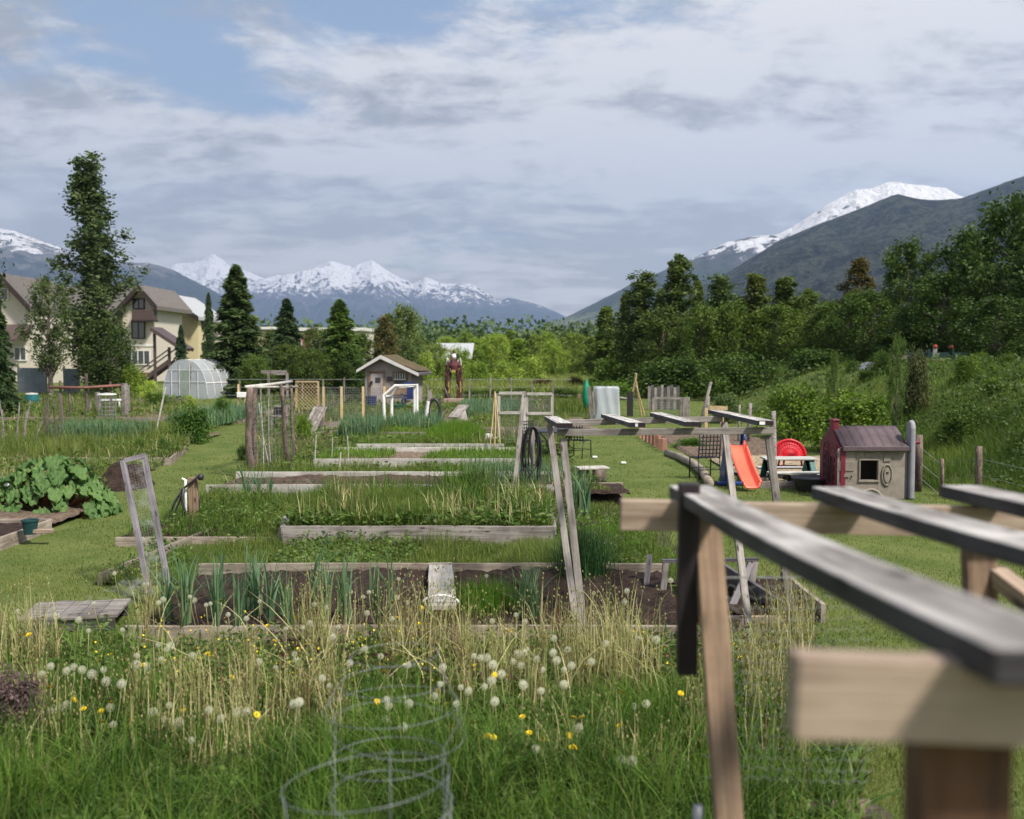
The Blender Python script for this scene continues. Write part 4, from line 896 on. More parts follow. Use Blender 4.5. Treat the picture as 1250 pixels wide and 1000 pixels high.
# playhouse
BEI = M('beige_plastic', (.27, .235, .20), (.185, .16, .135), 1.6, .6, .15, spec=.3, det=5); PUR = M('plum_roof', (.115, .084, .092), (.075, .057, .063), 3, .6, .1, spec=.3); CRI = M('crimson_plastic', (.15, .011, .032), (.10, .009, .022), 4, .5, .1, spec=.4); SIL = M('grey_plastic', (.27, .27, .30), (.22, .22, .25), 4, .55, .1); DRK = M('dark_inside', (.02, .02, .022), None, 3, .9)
def playhouse():
    D = 17.5; x0 = At(1029, 600, D).x; x1 = At(1104, 600, D).x; dep = 1.15; zw = At(0, 546, D).z; yr = D+.55; zr = At(0, 520, yr).z
    e = empty('playhouse', ((x0+x1)/2, D, 0), 'childs beige plastic playhouse with plum roof and crimson brick side by the bank', 'playhouse')
    X = lambda px: At(px, 0, D).x
    Z = lambda py: At(0, py, D).z
    # front wall as strips around square window and round crawl hole
    wx0, wx1, wz0, wz1 = X(1060.5), X(1082.5), Z(586), Z(562); hc = X(1074.5); hr = .155; hz_ = Z(611)
    m = MB(); th = .05; yc = D+th/2
    def slab(a, b, c, d_): m.box(((a+b)/2, yc, (c+d_)/2), (b-a, th, d_-c))
    slab(x0, wx0, 0, zw); slab(wx1, x1, 0, zw); slab(wx0, wx1, wz1, zw)
    n = 16; arc = [(hc+hr*math.cos(a), max(0, hz_+hr*math.sin(a))) for a in np.linspace(PI, 0, n)]
    m.prism([(wx0, 0)]+[(hc-hr, 0)]+arc+[(hc+hr, 0), (wx1, 0), (wx1, wz0), (wx0, wz0)] if hc+hr < wx1 else [(wx0, 0), (wx0, wz0), (wx1, wz0), (wx1, 0)], D, D+th)
    m.build('front_wall', BEI, e, .006)
    m = MB(); f = .022; y = D-.012
    for a, b, c, d_ in ((wx0-f, wx1+f, wz1, wz1+f), (wx0-f*1.5, wx1+f*1.5, wz0-f*1.6, wz0), (wx0-f, wx0, wz0, wz1), (wx1, wx1+f, wz0, wz1)): m.box(((a+b)/2, y, (c+d_)/2), (b-a, .03, d_-c))
    m.build('window_frame', BEI, e, .004)
    MB().tube([(hc+(hr+.035)*math.cos(a), D-.005, max(.0, hz_+(hr+.035)*math.sin(a))) for a in np.linspace(PI*1.0, 0, 18)], .022, 8).build('arch_trim', BEI, e, smooth=True)
    # door panel, plaques, letterbox
    m = MB(); a, b = X(1031.5), X(1054); zt = Z(553)
    m.box(((a+b)/2, D-.014, .45), (b-a, .02, .85)); m.build('door', BEI, e, .008)
    m = MB()
    for zz, hh in ((Z(569), .17), (Z(593), .10), (Z(603), .07)): m.box(((a+b)/2, D-.03, zz), ((b-a)*.80, .014, hh))
    m.box((X(1043), D-.042, Z(580.5)), (.10, .012, .05)); m.box((X(1050), D-.042, Z(581)), (.018, .03, .035))
    m.build('door_panel', BEI, e, .005)
    m = MB(); ca, cz_ = X(1094), Z(580); P = [(ca+.085*math.cos(t), D-.012, cz_+.18*math.sin(t)) for t in np.linspace(0, 6.283, 28, endpoint=False)]
    m.tube(P, .014, 6, False, True); m.build('oval_trim', BEI, e, smooth=True)
    m = MB().prism([(ca+.055*math.cos(t), cz_+.13*math.sin(t)) for t in np.linspace(0, 6.283, 22, endpoint=False)], D-.03, D-.002); m.build('letter_box', BEI, e, .006)
    MB().box((ca, D-.034, Z(577)), (.035, .012, .028)).build('letter_slot', DRK, e)
    m = MB(); m.box((X(1072), D-.01, Z(555.5)), (.16, .02, .07)); m.box((X(1094), D-.01, Z(559)), (.12, .02, .12)); m.build('plaque', BEI, e, .004)
    # side walls
    def gab(name, x, mat, t_=.06, holes=True):
        m = MB(); P = [(D+.051, 0), (D+dep, 0), (D+dep, zw), (yr, zr-.03), (D+.051, zw)]
        m.prism(P, x, x+t_, 'x'); return m.build(name, mat, e, .01)
    gab('crimson_wall', x0-.061, CRI); gab('right_wall', x1+.002, SIL)
    m = MB()
    for r_ in range(14):
        for c_ in range(5):
            yy = D+.14+.22*c_+.11*(r_ % 2); zz = .05+.075*r_
            if zz < zw-.02 and yy < D+dep-.08 and not (D+.28 < yy < D+.86 and .22 < zz < .78): m.box((x0-.066, yy, zz), (.012, .19, .06))
    m.build('brick_relief', CRI, e, .003)
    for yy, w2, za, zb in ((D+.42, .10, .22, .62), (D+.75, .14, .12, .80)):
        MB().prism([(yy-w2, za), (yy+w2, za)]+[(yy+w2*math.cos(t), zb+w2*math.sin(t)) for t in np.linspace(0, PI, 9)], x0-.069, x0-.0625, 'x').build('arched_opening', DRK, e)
        MB().tube([(x0-.07, yy-w2, za)]+[(x0-.07, yy-w2*math.cos(t), zb+w2*math.sin(t)) for t in np.linspace(0, PI, 9)]+[(x0-.07, yy+w2, za)], .014, 6).build('opening_trim', CRI, e, smooth=True)
    MB().box((x0-.02, D+.0, zw/2), (.09, .09, zw)).build('corner_post', CRI, e, .012)
    MB().box(((x0+x1)/2, D+dep-.03, zw/2), (x1-x0, .05, zw)).build('back_wall', BEI, e, .006)
    # curved roof
    def PR(u, v):
        # v 0 front eave, 1 back eave
        s = abs(v*2-1); z = zr-(zr-zw)*(s**1.25)+.0; yv = (D-.07)+(dep+.14)*v
        return (x0-.03+(x1-x0+.06)*u, yv, z)
    o = MB().grid(PR, 2, 24).build('roof', PUR, e, smooth=True); sd = o.modifiers.new('t', 'SOLIDIFY'); sd.thickness = .05
    m = MB()
    for k in range(7):
        u = (k+.5)/7; m.tube([Vector(PR(u, v))+Vector((0, 0, .03)) for v in np.linspace(.02, .5, 10)], .004, 5)
    m.tube([PR(0, .46), PR(1, .46)], .009, 6); m.build('roof_rib', PUR, e, smooth=True)
    MB().box(((x0+x1)/2, D-.075, zw-.02), (x1-x0+.08, .05, .085)).build('eave', PUR, e, .012)
    # chimney and tall gable end
    MB().box((x0+.0, yr-.02, zr-.02), (.11, .20, .22)).build('chimney', CRI, e, .02)
    MB().box((x0+.0, yr-.02, zr+.105), (.14, .23, .04)).build('chimney_cap', CRI, e, .015)
    o = MB().prism([(D-.06, 0), (D+.16, 0), (D+.17, zr-.02), (D+.13, zr+.10), (D+.05, zr+.14), (D-.03, zr+.10), (D-.06, zr)], x1+.07, x1+.16, 'x').build('gable_end', SIL, e, .03)
    MB().box((x1+.30, D+.5, Z(540)-.05), (.3, .06, .06)).build('red_awning_rod', CRI, e, .02)
playhouse()
# black angled frame (cold frame) right of bed
def bf():
    P = lambda px, py, z: G(px, py, z)
    e = empty('cold_frame', (2.1, 9.9, 0), 'empty dark timber cold frame with crossed struts at the right end of the nearest bed', 'cold frame')
    D0 = 10.0; top = .5
    a = At(808, 685, D0); b = At(926, 683, D0)
    beam('top_rail', a, b, .05, .035, W_dark, e); beam('post', At(813, 686, D0), (At(813, 0, D0).x, D0, 0), .06, .05, W_grey, e); beam('post', At(922, 684, D0), (At(922, 0, D0).x, D0, 0), .06, .05, W_grey, e)
    beam('post', (At(808, 0, D0).x-.03, D0+.35, .45), (At(806, 0, D0).x-.10, D0+.1, 0), .05, .05, W_dark, e)
    beam('strut', At(917, 688, D0-.04), At(893, 740, D0-.3), .07, .035, W_dark, e, up=(0, 1, 0)); beam('strut', At(866, 686, D0+.04), At(905, 735, D0+.3), .06, .03, W_dark, e, up=(0, 1, 0))
    beam('side_board', (At(868, 698, D0+.6).x, D0+.7, .30), (At(962, 752, 9.3).x, 9.2, .12), .04, .17, W_dark, e)
bf()

# ================================================================ MIDDLE DISTANCE, LEFT
# bark pole trellis
def post(name, px0, py0, px1, py1, r, mat, parent, r2=None, ztop=None):
    g = G(px0, py0); t_ = At(px1, py1, g.y); n = 6
    pts = [Vector((g.x, g.y, -.05)).lerp(t_, k/n)+Vector((random.uniform(-1, 1), random.uniform(-1, 1), 0))*r*.35 for k in range(n+1)]
    return MB().tube(pts, [r+(r2 or r*.85)*0 + ((r2 or r*.85)-r)*k/n for k in range(n+1)], 9).build(name, mat, parent, smooth=True)
g = G(307, 583); e = empty('bark_pole_trellis', (g.x, g.y, 0), 'rustic trellis of peeling bark poles with pale rails left of the middle plot', 'trellis')
post('post', 305, 583, 304, 474, .075, BARKR, e); post('post', 312, 580, 311, 473, .05, BARKR, e)
post('post', 352, 573, 343, 471, .052, BARKR, e, .045); post('post', 359, 568, 355, 470, .038, BARKR, e, .032)
MB().tube([At(300, 472.5, 21), At(330, 469.5, 22.5), At(356, 466, 24)], .035, 6).build('rail', W_pale, e, smooth=True); MB().tube([At(301, 473, 21), At(362, 472.5, 24)], .03, 6).build('rail', W_pale, e, smooth=True)
MB().tube([At(342, 470, 22.5), At(346, 477, 22.5), At(356, 472, 22.6)], .04, 6).build('branch', BARK, e)
m = MB()
q0, q1 = G(306, 582), G(357, 570); m.wires((q0.x, q0.y, 0), (q1.x, q1.y, 0), (q1.x, q1.y, 1.6), (q0.x, q0.y, 1.6), 12, 16, .004); m.build('wire_netting', WIREG, e)
def cane(name, p, q, r, mat=W_yel): return tag(MB().tube([p, p.lerp(q, .5)+Vector((random.uniform(-.03, .03),)*3), q], r, 5).build(name, mat), *_lab)
def canes(lst, mat, r, base_label, group=None):
    global _lab
    for x0, y0, x1, y1, lab in lst:
        g_ = G(x0, y0); _lab = (lab, 'stake', group); cane('garden_stake', g_, At(x1, y1, g_.y), r, mat)
GS = 'thin stakes in the middle plots'
canes([(322, 578, 318, 485, 'pale cane right beside the thick bark posts'), (330, 577, 316, 492, 'pale cane leaning left between the bark posts'), (331, 575, 328, 486, 'upright pale cane between the bark posts'),
       (386, 580, 386, 530, 'thin grey wire stake left of the pair before the leeks'), (402, 572, 406, 534, 'short pale cane before the leek row'), (424, 577, 424, 532, 'dark rod in front of the leek row'), (416, 584, 416, 552, 'short thin rod beside the dark rod'),
       (593, 560, 593, 548, 'tiny pale peg right of the grass clump')], W_pale, .014, '', GS)
canes([(603, 558, 604, 478, 'pale stake of the tripod left of the wire frames'), (597, 556, 604, 478, 'second leg of the tripod left of the wire frames'), (612, 556, 605, 480, 'third leg of the tripod left of the wire frames'), (642, 545, 640, 478, 'stake between the two wire frames'), (632, 552, 638, 480, 'stake leaning on the wire frames')], W_yel, .018, '', GS)
# lattice
g = G(375, 503); e = empty('lattice_panel', (g.x, g.y, 0), 'square tan lattice panel left of the wire fence', 'lattice'); D = g.y
a = At(362, 500, D); b = At(388, 466, D); m = MB()
for k in range(-9, 10):
    for s in (1, -1):
        pts = []
        W_, H_ = b.x-a.x, b.z-a.z
        for u in (0., 1.):
            v = s*(u-.5)*W_/H_*1.+.5+k*.13
            pts.append((u, v))
        (u0, v0), (u1, v1) = pts
        def clip(u0, v0, u1, v1):
            if v0 == v1: return None
            ts = [0, 1]
            for lim in (0, 1):
                t_ = (lim-v0)/(v1-v0)
                if 0 < t_ < 1: ts.append(t_)
            ts.sort(); out = None
            for i in range(len(ts)-1):
                mid = (ts[i]+ts[i+1])/2
                if 0 <= v0+(v1-v0)*mid <= 1: out = (ts[i], ts[i+1])
            return out
        cc = clip(u0, v0, u1, v1)
        if cc:
            f_ = lambda t_: (a.x+W_*(u0+(u1-u0)*t_), D+.01*s, a.z+H_*(v0+(v1-v0)*t_))
            m.beam(f_(cc[0]), f_(cc[1]), .012, .035, (0, 1, 0))
m.build('lattice', W_yel, e)
for x in (a.x, b.x): beam('post', (x, D+.03, 0), (x, D+.03, b.z+.02), .09, .06, W_yel, e)
beam('top_rail', (a.x, D-.03, b.z), (b.x, D-.03, b.z), .05, .06, W_yel, e)
# wire fence with pale stakes
g = G(440, 517); D = g.y; e = empty('wire_fence', (At(440, 0, D).x, D, 0), 'wire mesh fence on pale stakes in front of the garden shed', 'fence')
for px in (390, 412.5, 439.5, 466): x = At(px, 0, D).x; beam('stake', (x, D, 0), (x, D, At(0, 472, D).z), .085, .06, W_yel, e)
MB().wires(At(388, 517, D), At(467, 517, D), At(467, 474, D), At(388, 474, D), 34, 16, .006).build('netting', WIREG, e)
e = empty('wire_fence', (At(350, 0, 52).x, 52, 0), 'long low wire fence on grey posts along the far side of the plots', 'fence')
for px in range(286, 700, 26): x = At(px, 0, 52).x; beam('post', (x, 52, 0), (x, 52, 1.15+.15*math.sin(px)), .07, .06, W_grey, e)
for z in (.4, .8, 1.2): beam('rail', (At(270, 0, 52).x, 52.06, z), (At(700, 0, 52).x, 52.06, z), .02, .022 if z > 1 else .014, WIREG, e)
# slanted cold frame
e = empty('slanted_frame', (G(385, 530).x, G(385, 530).y, 0), 'slanted grey slatted cold frame beside the leek bed', 'cold frame'); D = 30.5
for k in range(5): beam('slat', At(367+k*3.6, 531, D-.4+.1*k), At(385+k*3.2, 497, D+1.+.1*k), .08, .03, W_grey, e, up=(0, 0, 1))
beam('post', At(392, 531, D+1.4), At(392, 498, D+1.4), .12, .08, W_grey, e); beam('top_rail', At(384, 498, D+1.1), At(394, 497, D+1.4), .06, .08, W_dark, e)
beam('base_board', At(366, 533, D-.4), At(420, 529, D), .06, .2, W_board, e); beam('base_board', At(388, 520, D+3), At(420, 518, D+3), .06, .25, W_board, e)
# white pipe arch
g = G(490, 520); D = g.y; e = empty('pipe_arch', (g.x, D, 0), 'white painted pipe arch frame standing before the shed', 'frame')
for dy, pts in ((0, ((469.5, 518), (468, 483), (482, 471), (509, 470), (509, 518))), (1.3, ((478, 512), (478, 484), (486, 472.5), (506, 472), (506, 512)))):
    MB().tube([At(x, y, D+dy) for x, y in pts], .055, 8).build('hoop', WHITEP, e)
for (x0, y0, x1, y1) in ((468, 484, 478, 484), (482, 471, 486, 472.5), (509, 470.5, 506, 472.5)): MB().tube([At(x0, y0, D), At(x1, y1, D+1.3)], .045, 6).build('spacer', WHITEP, e)
# shed
def shed():
    D = 50; c = At(474, 493, D); e = empty('garden_shed', (c.x, D, 0), 'grey shingled garden shed with mossy sod roof and pale door', 'shed', rz=-.13)
    SW = M('grey_shingle_siding', (.33, .30, .28), (.25, .23, .21), 3, .9, .5, (1, 1, 12)); s = 1/25.
    w2 = 1.15; dep = 2.6; ze = 1.72; zp = 2.32
    def B(name, c_, d_, mat, par=e, bev=.005): return MB().box(c_, d_).build(name, mat, par, bev, world=False)
    MB().prism([(-w2, -.4), (w2, -.4), (w2, ze-.15), (-.28, zp-.1), (-w2, ze+.1)], 0, dep).build('wall', SW, e, world=False)
    rf = MB().prism([(-w2-.30, ze+.02), (-.28, zp+.05), (w2+.42, ze-.17), (w2+.42, ze-.27), (-.28, zp-.05), (-w2-.30, ze-.08)], -.35, dep+.3).build('roof', W_dark, e, world=False)
    MB().prism([(-w2-.33, ze+.0), (-.28, zp+.12), (w2+.45, ze-.15), (w2+.45, ze-.30), (-.28, zp-.06), (-w2-.33, ze-.13)], -.42, -.352).build('barge_board', WTRIM, e, world=False)
    def sod(u, v):
        x = -1.35+(w2+.36+1.35)*u; z = (zp+.05-(x+.28)*(.22+zp-ze)/(w2+.70)) if x > -.28 else zp+.05+(x+.28)*.53
        return (x, -.30+(dep+.55)*v, z+.02+.13*float(fbm(np.array(x*3.), np.array(v*9.), 3, 2)))
    MB().grid(sod, 26, 30).build('sod_roof', M('moss_sod', (.14, .085, .05), (.06, .07, .03), 4, .95, 1.2), e, world=False)
    d = B('door', (-.56, -.03, .72), (.62, .05, 1.6), M('lilac_door', (.40, .35, .34), None, 3)); B('door_window', (-.50, -.062, 1.22), (.26, .02, .25), GLASS)
    for x in (-.93, -.20): B('door_frame', (x, -.035, .75), (.09, .06, 1.72), W_brown)
    B('door_lintel', (-.565, -.04, 1.64), (.82, .07, .09), W_brown); B('lantern', (-.80, -.10, 1.1), (.09, .1, .16), BLACKM)
    B('notice', (.08, -.03, 1.28), (.26, .04, .22), M('slate_notice', (.10, .09, .11), None, 3))
    B('window_pane', (.60, -.02, 1.12), (.60, .04, .82), GLASS)
    for x in (.26, .94): B('window_frame', (x, -.035, 1.12), (.08, .06, .95), W_brown)
    B('window_lintel', (.60, -.04, 1.60), (.78, .07, .07), W_brown); B('window_sill', (.60, -.05, .66), (.72, .1, .06), WTRIM)
    for x in (.36, .48, .60, .72, .84): B('window_bar', (x, -.05, 1.40), (.03, .03, .30), WTRIM)
    B('window_bar', (.60, -.052, 1.25), (.62, .034, .04), WTRIM)
shed()
D = 48; c = At(500, 493, D)
e = empty('garden_bench', (c.x-.7, D, 0), 'brown wooden bench beneath the shed window', 'bench')
B_ = lambda n, cc, dd, mt: MB().box((c.x-.7+cc[0], D+cc[1], cc[2]), dd).build(n, mt, e, .005)
B_('seat', (0, 0, .45), (1.1, .4, .06), W_dark); B_('backrest', (0, .22, .75), (1.1, .05, .35), W_brown)
for x in (-.5, .5): B_('leg', (x, 0, .21), (.08, .36, .42), W_dark)
BLUE2 = M('blue_chair', (.022, .038, .13), None, 3, .5)
e = empty('blue_chair', (c.x-.05, D, 0), 'dark blue wooden garden chair at the right of the shed front', 'chair')
for n, cc, dd in (('seat', (0, 0, .4), (.55, .5, .05)), ('backrest', (0, .25, .80), (.5, .06, .75)), ('armrest', (-.3, 0, .62), (.08, .55, .04)), ('armrest', (.3, 0, .62), (.08, .55, .04)), ('leg', (-.27, -.2, .2), (.06, .08, .4)), ('leg', (.27, -.2, .2), (.06, .08, .4))): MB().box((c.x-.05+cc[0], D+cc[1], cc[2]), dd).build(n, BLUE2, e, .005)
q = At(453, 487, D); tag(MB().lathe([(0, 0), (.2, 0), (.26, .45), (.28, .47), (0, .47)], 14, (q.x, D, .05)).build('blue_barrel', BLUE2), 'blue tub left of the shed door', 'tub')
tag(MB().lathe([(0, 0), (.28, .0), (.33, .2), (0, .22)], 14, At(484, 500, 44)).build('green_basin', M('dark_green_plastic', (.01, .08, .05), None, 3, .5)), 'dark green basin on the grass before the shed bench', 'basin')
e = tag(MB().tube([At(530+7*math.cos(a), 503.5+16*math.sin(a), 33) for a in np.linspace(0, 6.28, 20, endpoint=False)], .05, 7, False, True).build('hose_coil', RUBBER, smooth=True), 'black hose coil hung on a short white topped post right of the pipe arch', 'hose')
g = At(522, 505, 33); e = empty('short_post', (g.x, 33, 0), 'leaning grey post with white pipe left of the hanging hose coil', 'post'); beam('post', (g.x-.02, 33.1, 0), At(525, 477, 33.1), .13, .1, W_grey, e); MB().tube([At(520, 514, 33), At(523, 490, 33)], .07, 7).build('pipe', WHITEP, e)
# tilted board and rock, white bucket
e = tag(beam('tilted_board', At(553, 510, 33), At(566, 495, 34), .35, .05, W_grey), 'grey board propped at a slant before the sculpture', 'board')
mound('boulder', 563, 519, .25, .25, .75, M('boulder_stone', (.34, .31, .28), (.22, .2, .18), 5), 'upright rough stone at the foot of the slanted grey board', 'stone', 7)
tag(MB().lathe([(0, 0), (.22, 0), (.26, .3), (0, .32)], 12, Vector((At(590, 528, 28).x, 28, 0)), ).build('white_bucket', WHITEP), 'white bucket at the end of the bright grass clump', 'bucket')
# sculpture
def sculpture():
    D = 52; c = At(554, 488, D); e = empty('driftwood_sculpture', (c.x, D, 0), 'tall scrap sculpture of a figure with black legs, red chest and white head', 'sculpture')
    BK = M('charred_wood', (.030, .02, .018), (.10, .04, .03), 9, .85, .8); RD = M('oxide_red', (.17, .04, .045), (.05, .03, .03), 9, .8, .8); YW = M('ochre_paint', (.42, .30, .07), None, 5)
    MB().box((c.x, D, .12), (1.0, .8, .24)).build('plinth', M('pink_stone', (.38, .26, .22), (.26, .2, .17), 6), e, .02)
    for s in (-1, 1):
        x = c.x+s*.30
        MB().tube([(x-.03, D, .24), (x+.02*s, D, .7), (x, D, 1.15), (x*.7+c.x*.3, D, 1.7)], [.15, .13, .17, .12], 8).build('leg', BK, e)
        MB().tube([(x+.06, D-.12, .5), (x+.03, D-.13, 1.1)], .04, 6).build('ochre_strip', YW, e)
        MB().tube([(c.x+s*.14, D, 2.05), (c.x+s*.36, D-.05, 1.85), (c.x+s*.40, D-.1, 1.40)], [.10, .08, .05], 6).build('arm', RD, e)
        MB().tube([(c.x+s*.1, D+.1, 2.0), (c.x+s*.34, D+.1, 2.25), (c.x+s*.38, D+.1, 1.9)], [.08, .07, .02], 6).build('wing', WHITEP, e)
    MB().lathe([(.05, 0), (.20, .1), (.27, .35), (.17, .62), (.07, .70)], 10, (c.x, D, 1.55)).build('chest', RD, e)
    MB().box((c.x, D-.2, 1.62), (.2, .1, .12)).build('belt', YW, e)
    for i in range(34):
        s = random.choice((-1, 1)); z = random.uniform(.3, 2.2); x = c.x+s*(.30 if z < 1.5 else .2)+random.uniform(-.12, .12)
        MB().tube([(x, D-random.uniform(.05, .18), z), (x+random.uniform(-.12, .12), D-.16, z+random.uniform(.15, .4))], .025, 5).build('driftwood_piece', random.choice((BK, BK, RD, W_grey)), e)
    MB().lathe([(0, 0), (.10, .04), (.13, .16), (.09, .28), (0, .33)], 10, (c.x, D, 2.22)).build('head', WHITEP, e, smooth=True)
    MB().lathe([(.12, 0), (.06, .05), (0, .2)], 8, (c.x, D, 2.53)).build('crest', BK, e)
sculpture()
# wire frames
g = G(640, 552); D = g.y; e = empty('wire_frame_panel', (At(608, 0, D).x, D, 0), 'left of the two white timber frames covered in wire mesh behind the black table', 'frame', 'white wire frames')
def wf(px0, px1, y0, y1, ym, D, e):
    for p in (px0, px1): beam('stile', At(p, y1, D), At(p, y0, D), .07, .05, W_pale, e, up=(0, 1, 0))
    for y in (y0, ym): beam('rail', At(px0, y, D-.03), At(px1, y, D-.03), .04, .07, W_pale, e)
    MB().wires(At(px0, y1, D), At(px1, y1, D), At(px1, y0, D), At(px0, y0, D), 14, 16, .004).build('mesh', WIREG, e)
wf(609, 640, 480, 540, 504, D, e)
e = empty('wire_frame_panel', (At(646, 0, D).x, D+.2, 0), 'right of the two white timber frames covered in wire mesh behind the black table', 'frame', 'white wire frames'); wf(643, 674, 481, 540, 505, D+.2, e)
g = G(641, 552); tag(beam('grey_post', (g.x, g.y+.6, 0), (g.x, g.y+.6, At(0, 490, g.y+.6).z), .14, .1, W_grey), 'thick grey post between the two wire frames', 'post')
# plastic wrapped cage
g = G(741, 513); D = g.y; e = empty('wrapped_plant_cage', (g.x, D, 0), 'upright plant cage wrapped in milky plastic behind the trellis', 'cage')
pm, t = newmat('milky_plastic'); tcx = t.add('ShaderNodeTexCoord'); nn = t.noise(tcx.outputs['Object'], 5., 5, .6)
bs = t.add('ShaderNodeBsdfPrincipled', {'Base Color': t.mix(nn, (.46, .50, .54), (.66, .69, .72)), 'Roughness': .35}); trn = t.add('ShaderNodeBsdfTranslucent', {'Color': (.8, .83, .85)})
mx1 = t.add('ShaderNodeMixShader', {0: .4, 1: bs, 2: trn}); t.add('ShaderNodeOutputMaterial', {0: t.add('ShaderNodeMixShader', {0: .24, 1: mx1, 2: t.add('ShaderNodeBsdfTransparent')})}); MILK = pm
hw = .46; H_ = At(0, 473, D).z
def wrap(u, v):
    a = u*2*PI; k = 1/max(abs(math.cos(a)), abs(math.sin(a)))**.85; r = hw*k*(1+.05*math.sin(a*9+v*4))*(1.12-.12*min(1, v*2.2)); z = H_*min(1, v*1.08)
    if v > .93: r *= 1-(v-.93)*13
    return (g.x+r*math.cos(a), D+.3+r*math.sin(a)*.9, z+.03*math.sin(a*3))
MB().grid(wrap, 60, 26).build('plastic_wrap', MILK, e, smooth=True)
for sx in (-1, 1):
    for sy in (-1, 1): MB().tube([(g.x+sx*.40, D+.3+sy*.36, 0), (g.x+sx*.40, D+.3+sy*.36, H_-.02)], .02, 6).build('pole', BLACKM, e)
# closed green umbrella
g = G(716, 508); D = g.y; e = empty('closed_umbrella', (g.x, D, 0), 'closed bright green garden umbrella leaning by grey posts', 'umbrella')
MB().lathe([(.03, .25), (.13, .35), (.17, .8), (.14, 1.1), (.03, 1.45)], 10, (g.x, D, 0)).build('canopy', M('emerald_fabric', (.01, .25, .13), (.01, .18, .10), 4, .7), e, smooth=True)
MB().tube([(g.x, D, 0), (g.x, D, 1.55)], .022, 6).build('pole', GALV, e)
for k, (a, b, c_, d_, w_) in enumerate(((722, 513, 719, 472, .13), (727, 513, 724, 478, .1), (706, 500, 707, 481, .16))):
    g = G(a, b); tag(beam('grey_post', g, At(c_, d_, g.y), w_, .09, W_grey if k < 2 else W_brown, up=(0, 1, 0)), ['taller grey post right of the closed green umbrella', 'shorter grey post between umbrella and wrapped cage', 'rusty brown post left of the closed green umbrella'][k], 'post')
# pole tepee right
g = G(776, 508); D = g.y; e = empty('pole_tepee', (g.x, D, 0), 'tall tepee of pale poles behind the trellis with a slanting side pole', 'tepee')
for a, b, w_ in ((776, 456, .05), (769, 462, .03), (784, 466, .035), (790, 470, .03)):
    x = {776: 774, 769: 765, 784: 784, 790: 788}[a]; MB().tube([(At(x, 0, D).x+(.0 if a == 776 else .1), D+(a % 3)*.2, 0), At(776.5, b, D)], w_, 6).build('pole', W_yel, e)
MB().tube([At(769, 512, D-.3), At(769, 478, D-.3)], .16, 4).build('dark_sack', BLACKM, e); beam('board', At(757, 485, D+.2), At(777, 488, D+.2), .04, .06, W_pale, e)
# grey raised frames at the right
for k, (x0, x1, yt, yb) in enumerate(((800, 838, 486, 509), (866, 888, 498, 520))):
    g = G((x0+x1)/2, yb if k == 0 else 527); D = g.y; e = empty('bed_frame', (g.x, D, 0), ['grey wire covered bed frame with thick end post at the foot of the bank', 'tan wooden frame standing behind the trellis planks'][k], 'frame')
    mt = W_grey if k == 0 else W_yel
    beam('rail', At(x0, yt, D), At(x1, yt+.5, D), .05, .08 if k == 0 else .13, mt, e)
    for p in (x0+1, x1-1): beam('post', (At(p, 0, D).x, D, 0), (At(p, 0, D).x, D, At(0, yt, D).z), .16 if (k == 0 and p > 820) else .10, .08, mt, e)
    if k == 0: MB().wires(At(x0, yb, D+.03), At(x1, yb, D+.03), At(x1, yt, D+.03), At(x0, yt, D+.03), 20, 8, .006).build('netting', WIREG, e); beam('end_post', (At(842, 0, D).x, D, 0), (At(842, 0, D).x, D, At(0, 485, D).z), .28, .12, W_grey, e)
e = empty('pallet_fence', (At(812, 0, 46).x, 46, 0), 'dark grey pallet boards low on the bank foot', 'fence')
for i in range(10): x = At(796+i*4, 0, 46).x; beam('board', (x, 46, 0), (x, 46, 1.05+.06*math.sin(i*2.1)), .13, .03, W_dark if i % 2 else W_grey, e)
for k, (a, b, c_, d_) in enumerate(((852, 505, 868, 466), (862, 496, 865, 484), (913, 520, 916, 492), (901, 520, 903, 494), (946, 560, 944, 502))):
    g = G(a, b+22); z_ = terr1(g.x, g.y); tag(MB().tube([(g.x, g.y, z_-.05), At(c_, d_, g.y)], .05 if k != 3 else .03, 7).build('weathered_post', W_grey, smooth=True), ['pale driftwood pole leaning right on the bank', 'short grey stub beside the driftwood pole', 'split grey post at the bank foot behind the trellis', 'thin grey post left of the split grey post', 'slim brown post right of the trellis plank end'][k], 'post')
# bank fence posts near playhouse
e = empty('post_and_wire_fence', (7.6, 18, 0), 'old wire fence of brown posts along the bank beside the playhouse', 'fence')
for px, D, pt, w_ in ((1122, 18.6, 531, .12), (1112, 19.4, 550, .07), (1150, 18.0, 560, .06), (1195, 17.4, 545, .10), (1262, 16.2, 560, .1), (1048, 24, 522, .08), (1010, 28, 520, .08)):
    q = At(px, pt, D); z0 = terr1(q.x, D); MB().tube([(q.x, D, z0-.1), (q.x+.01, D, (z0+q.z)/2), (q.x, D, q.z)], [w_*.62, w_*.58, w_*.55], 7).build('post', BARKR, e, smooth=True)
m = MB()
pp = [At(p, y, d_) for p, y, d_ in ((1010, 532, 28), (1048, 534, 24), (1122, 545, 18.6), (1150, 568, 18.0), (1195, 560, 17.4), (1262, 575, 16.2))]
for dz in (0, -.28, -.55): m.tube([q+Vector((0, 0, dz)) for q in pp], .004, 4)
m.build('wire', WIREG, e)
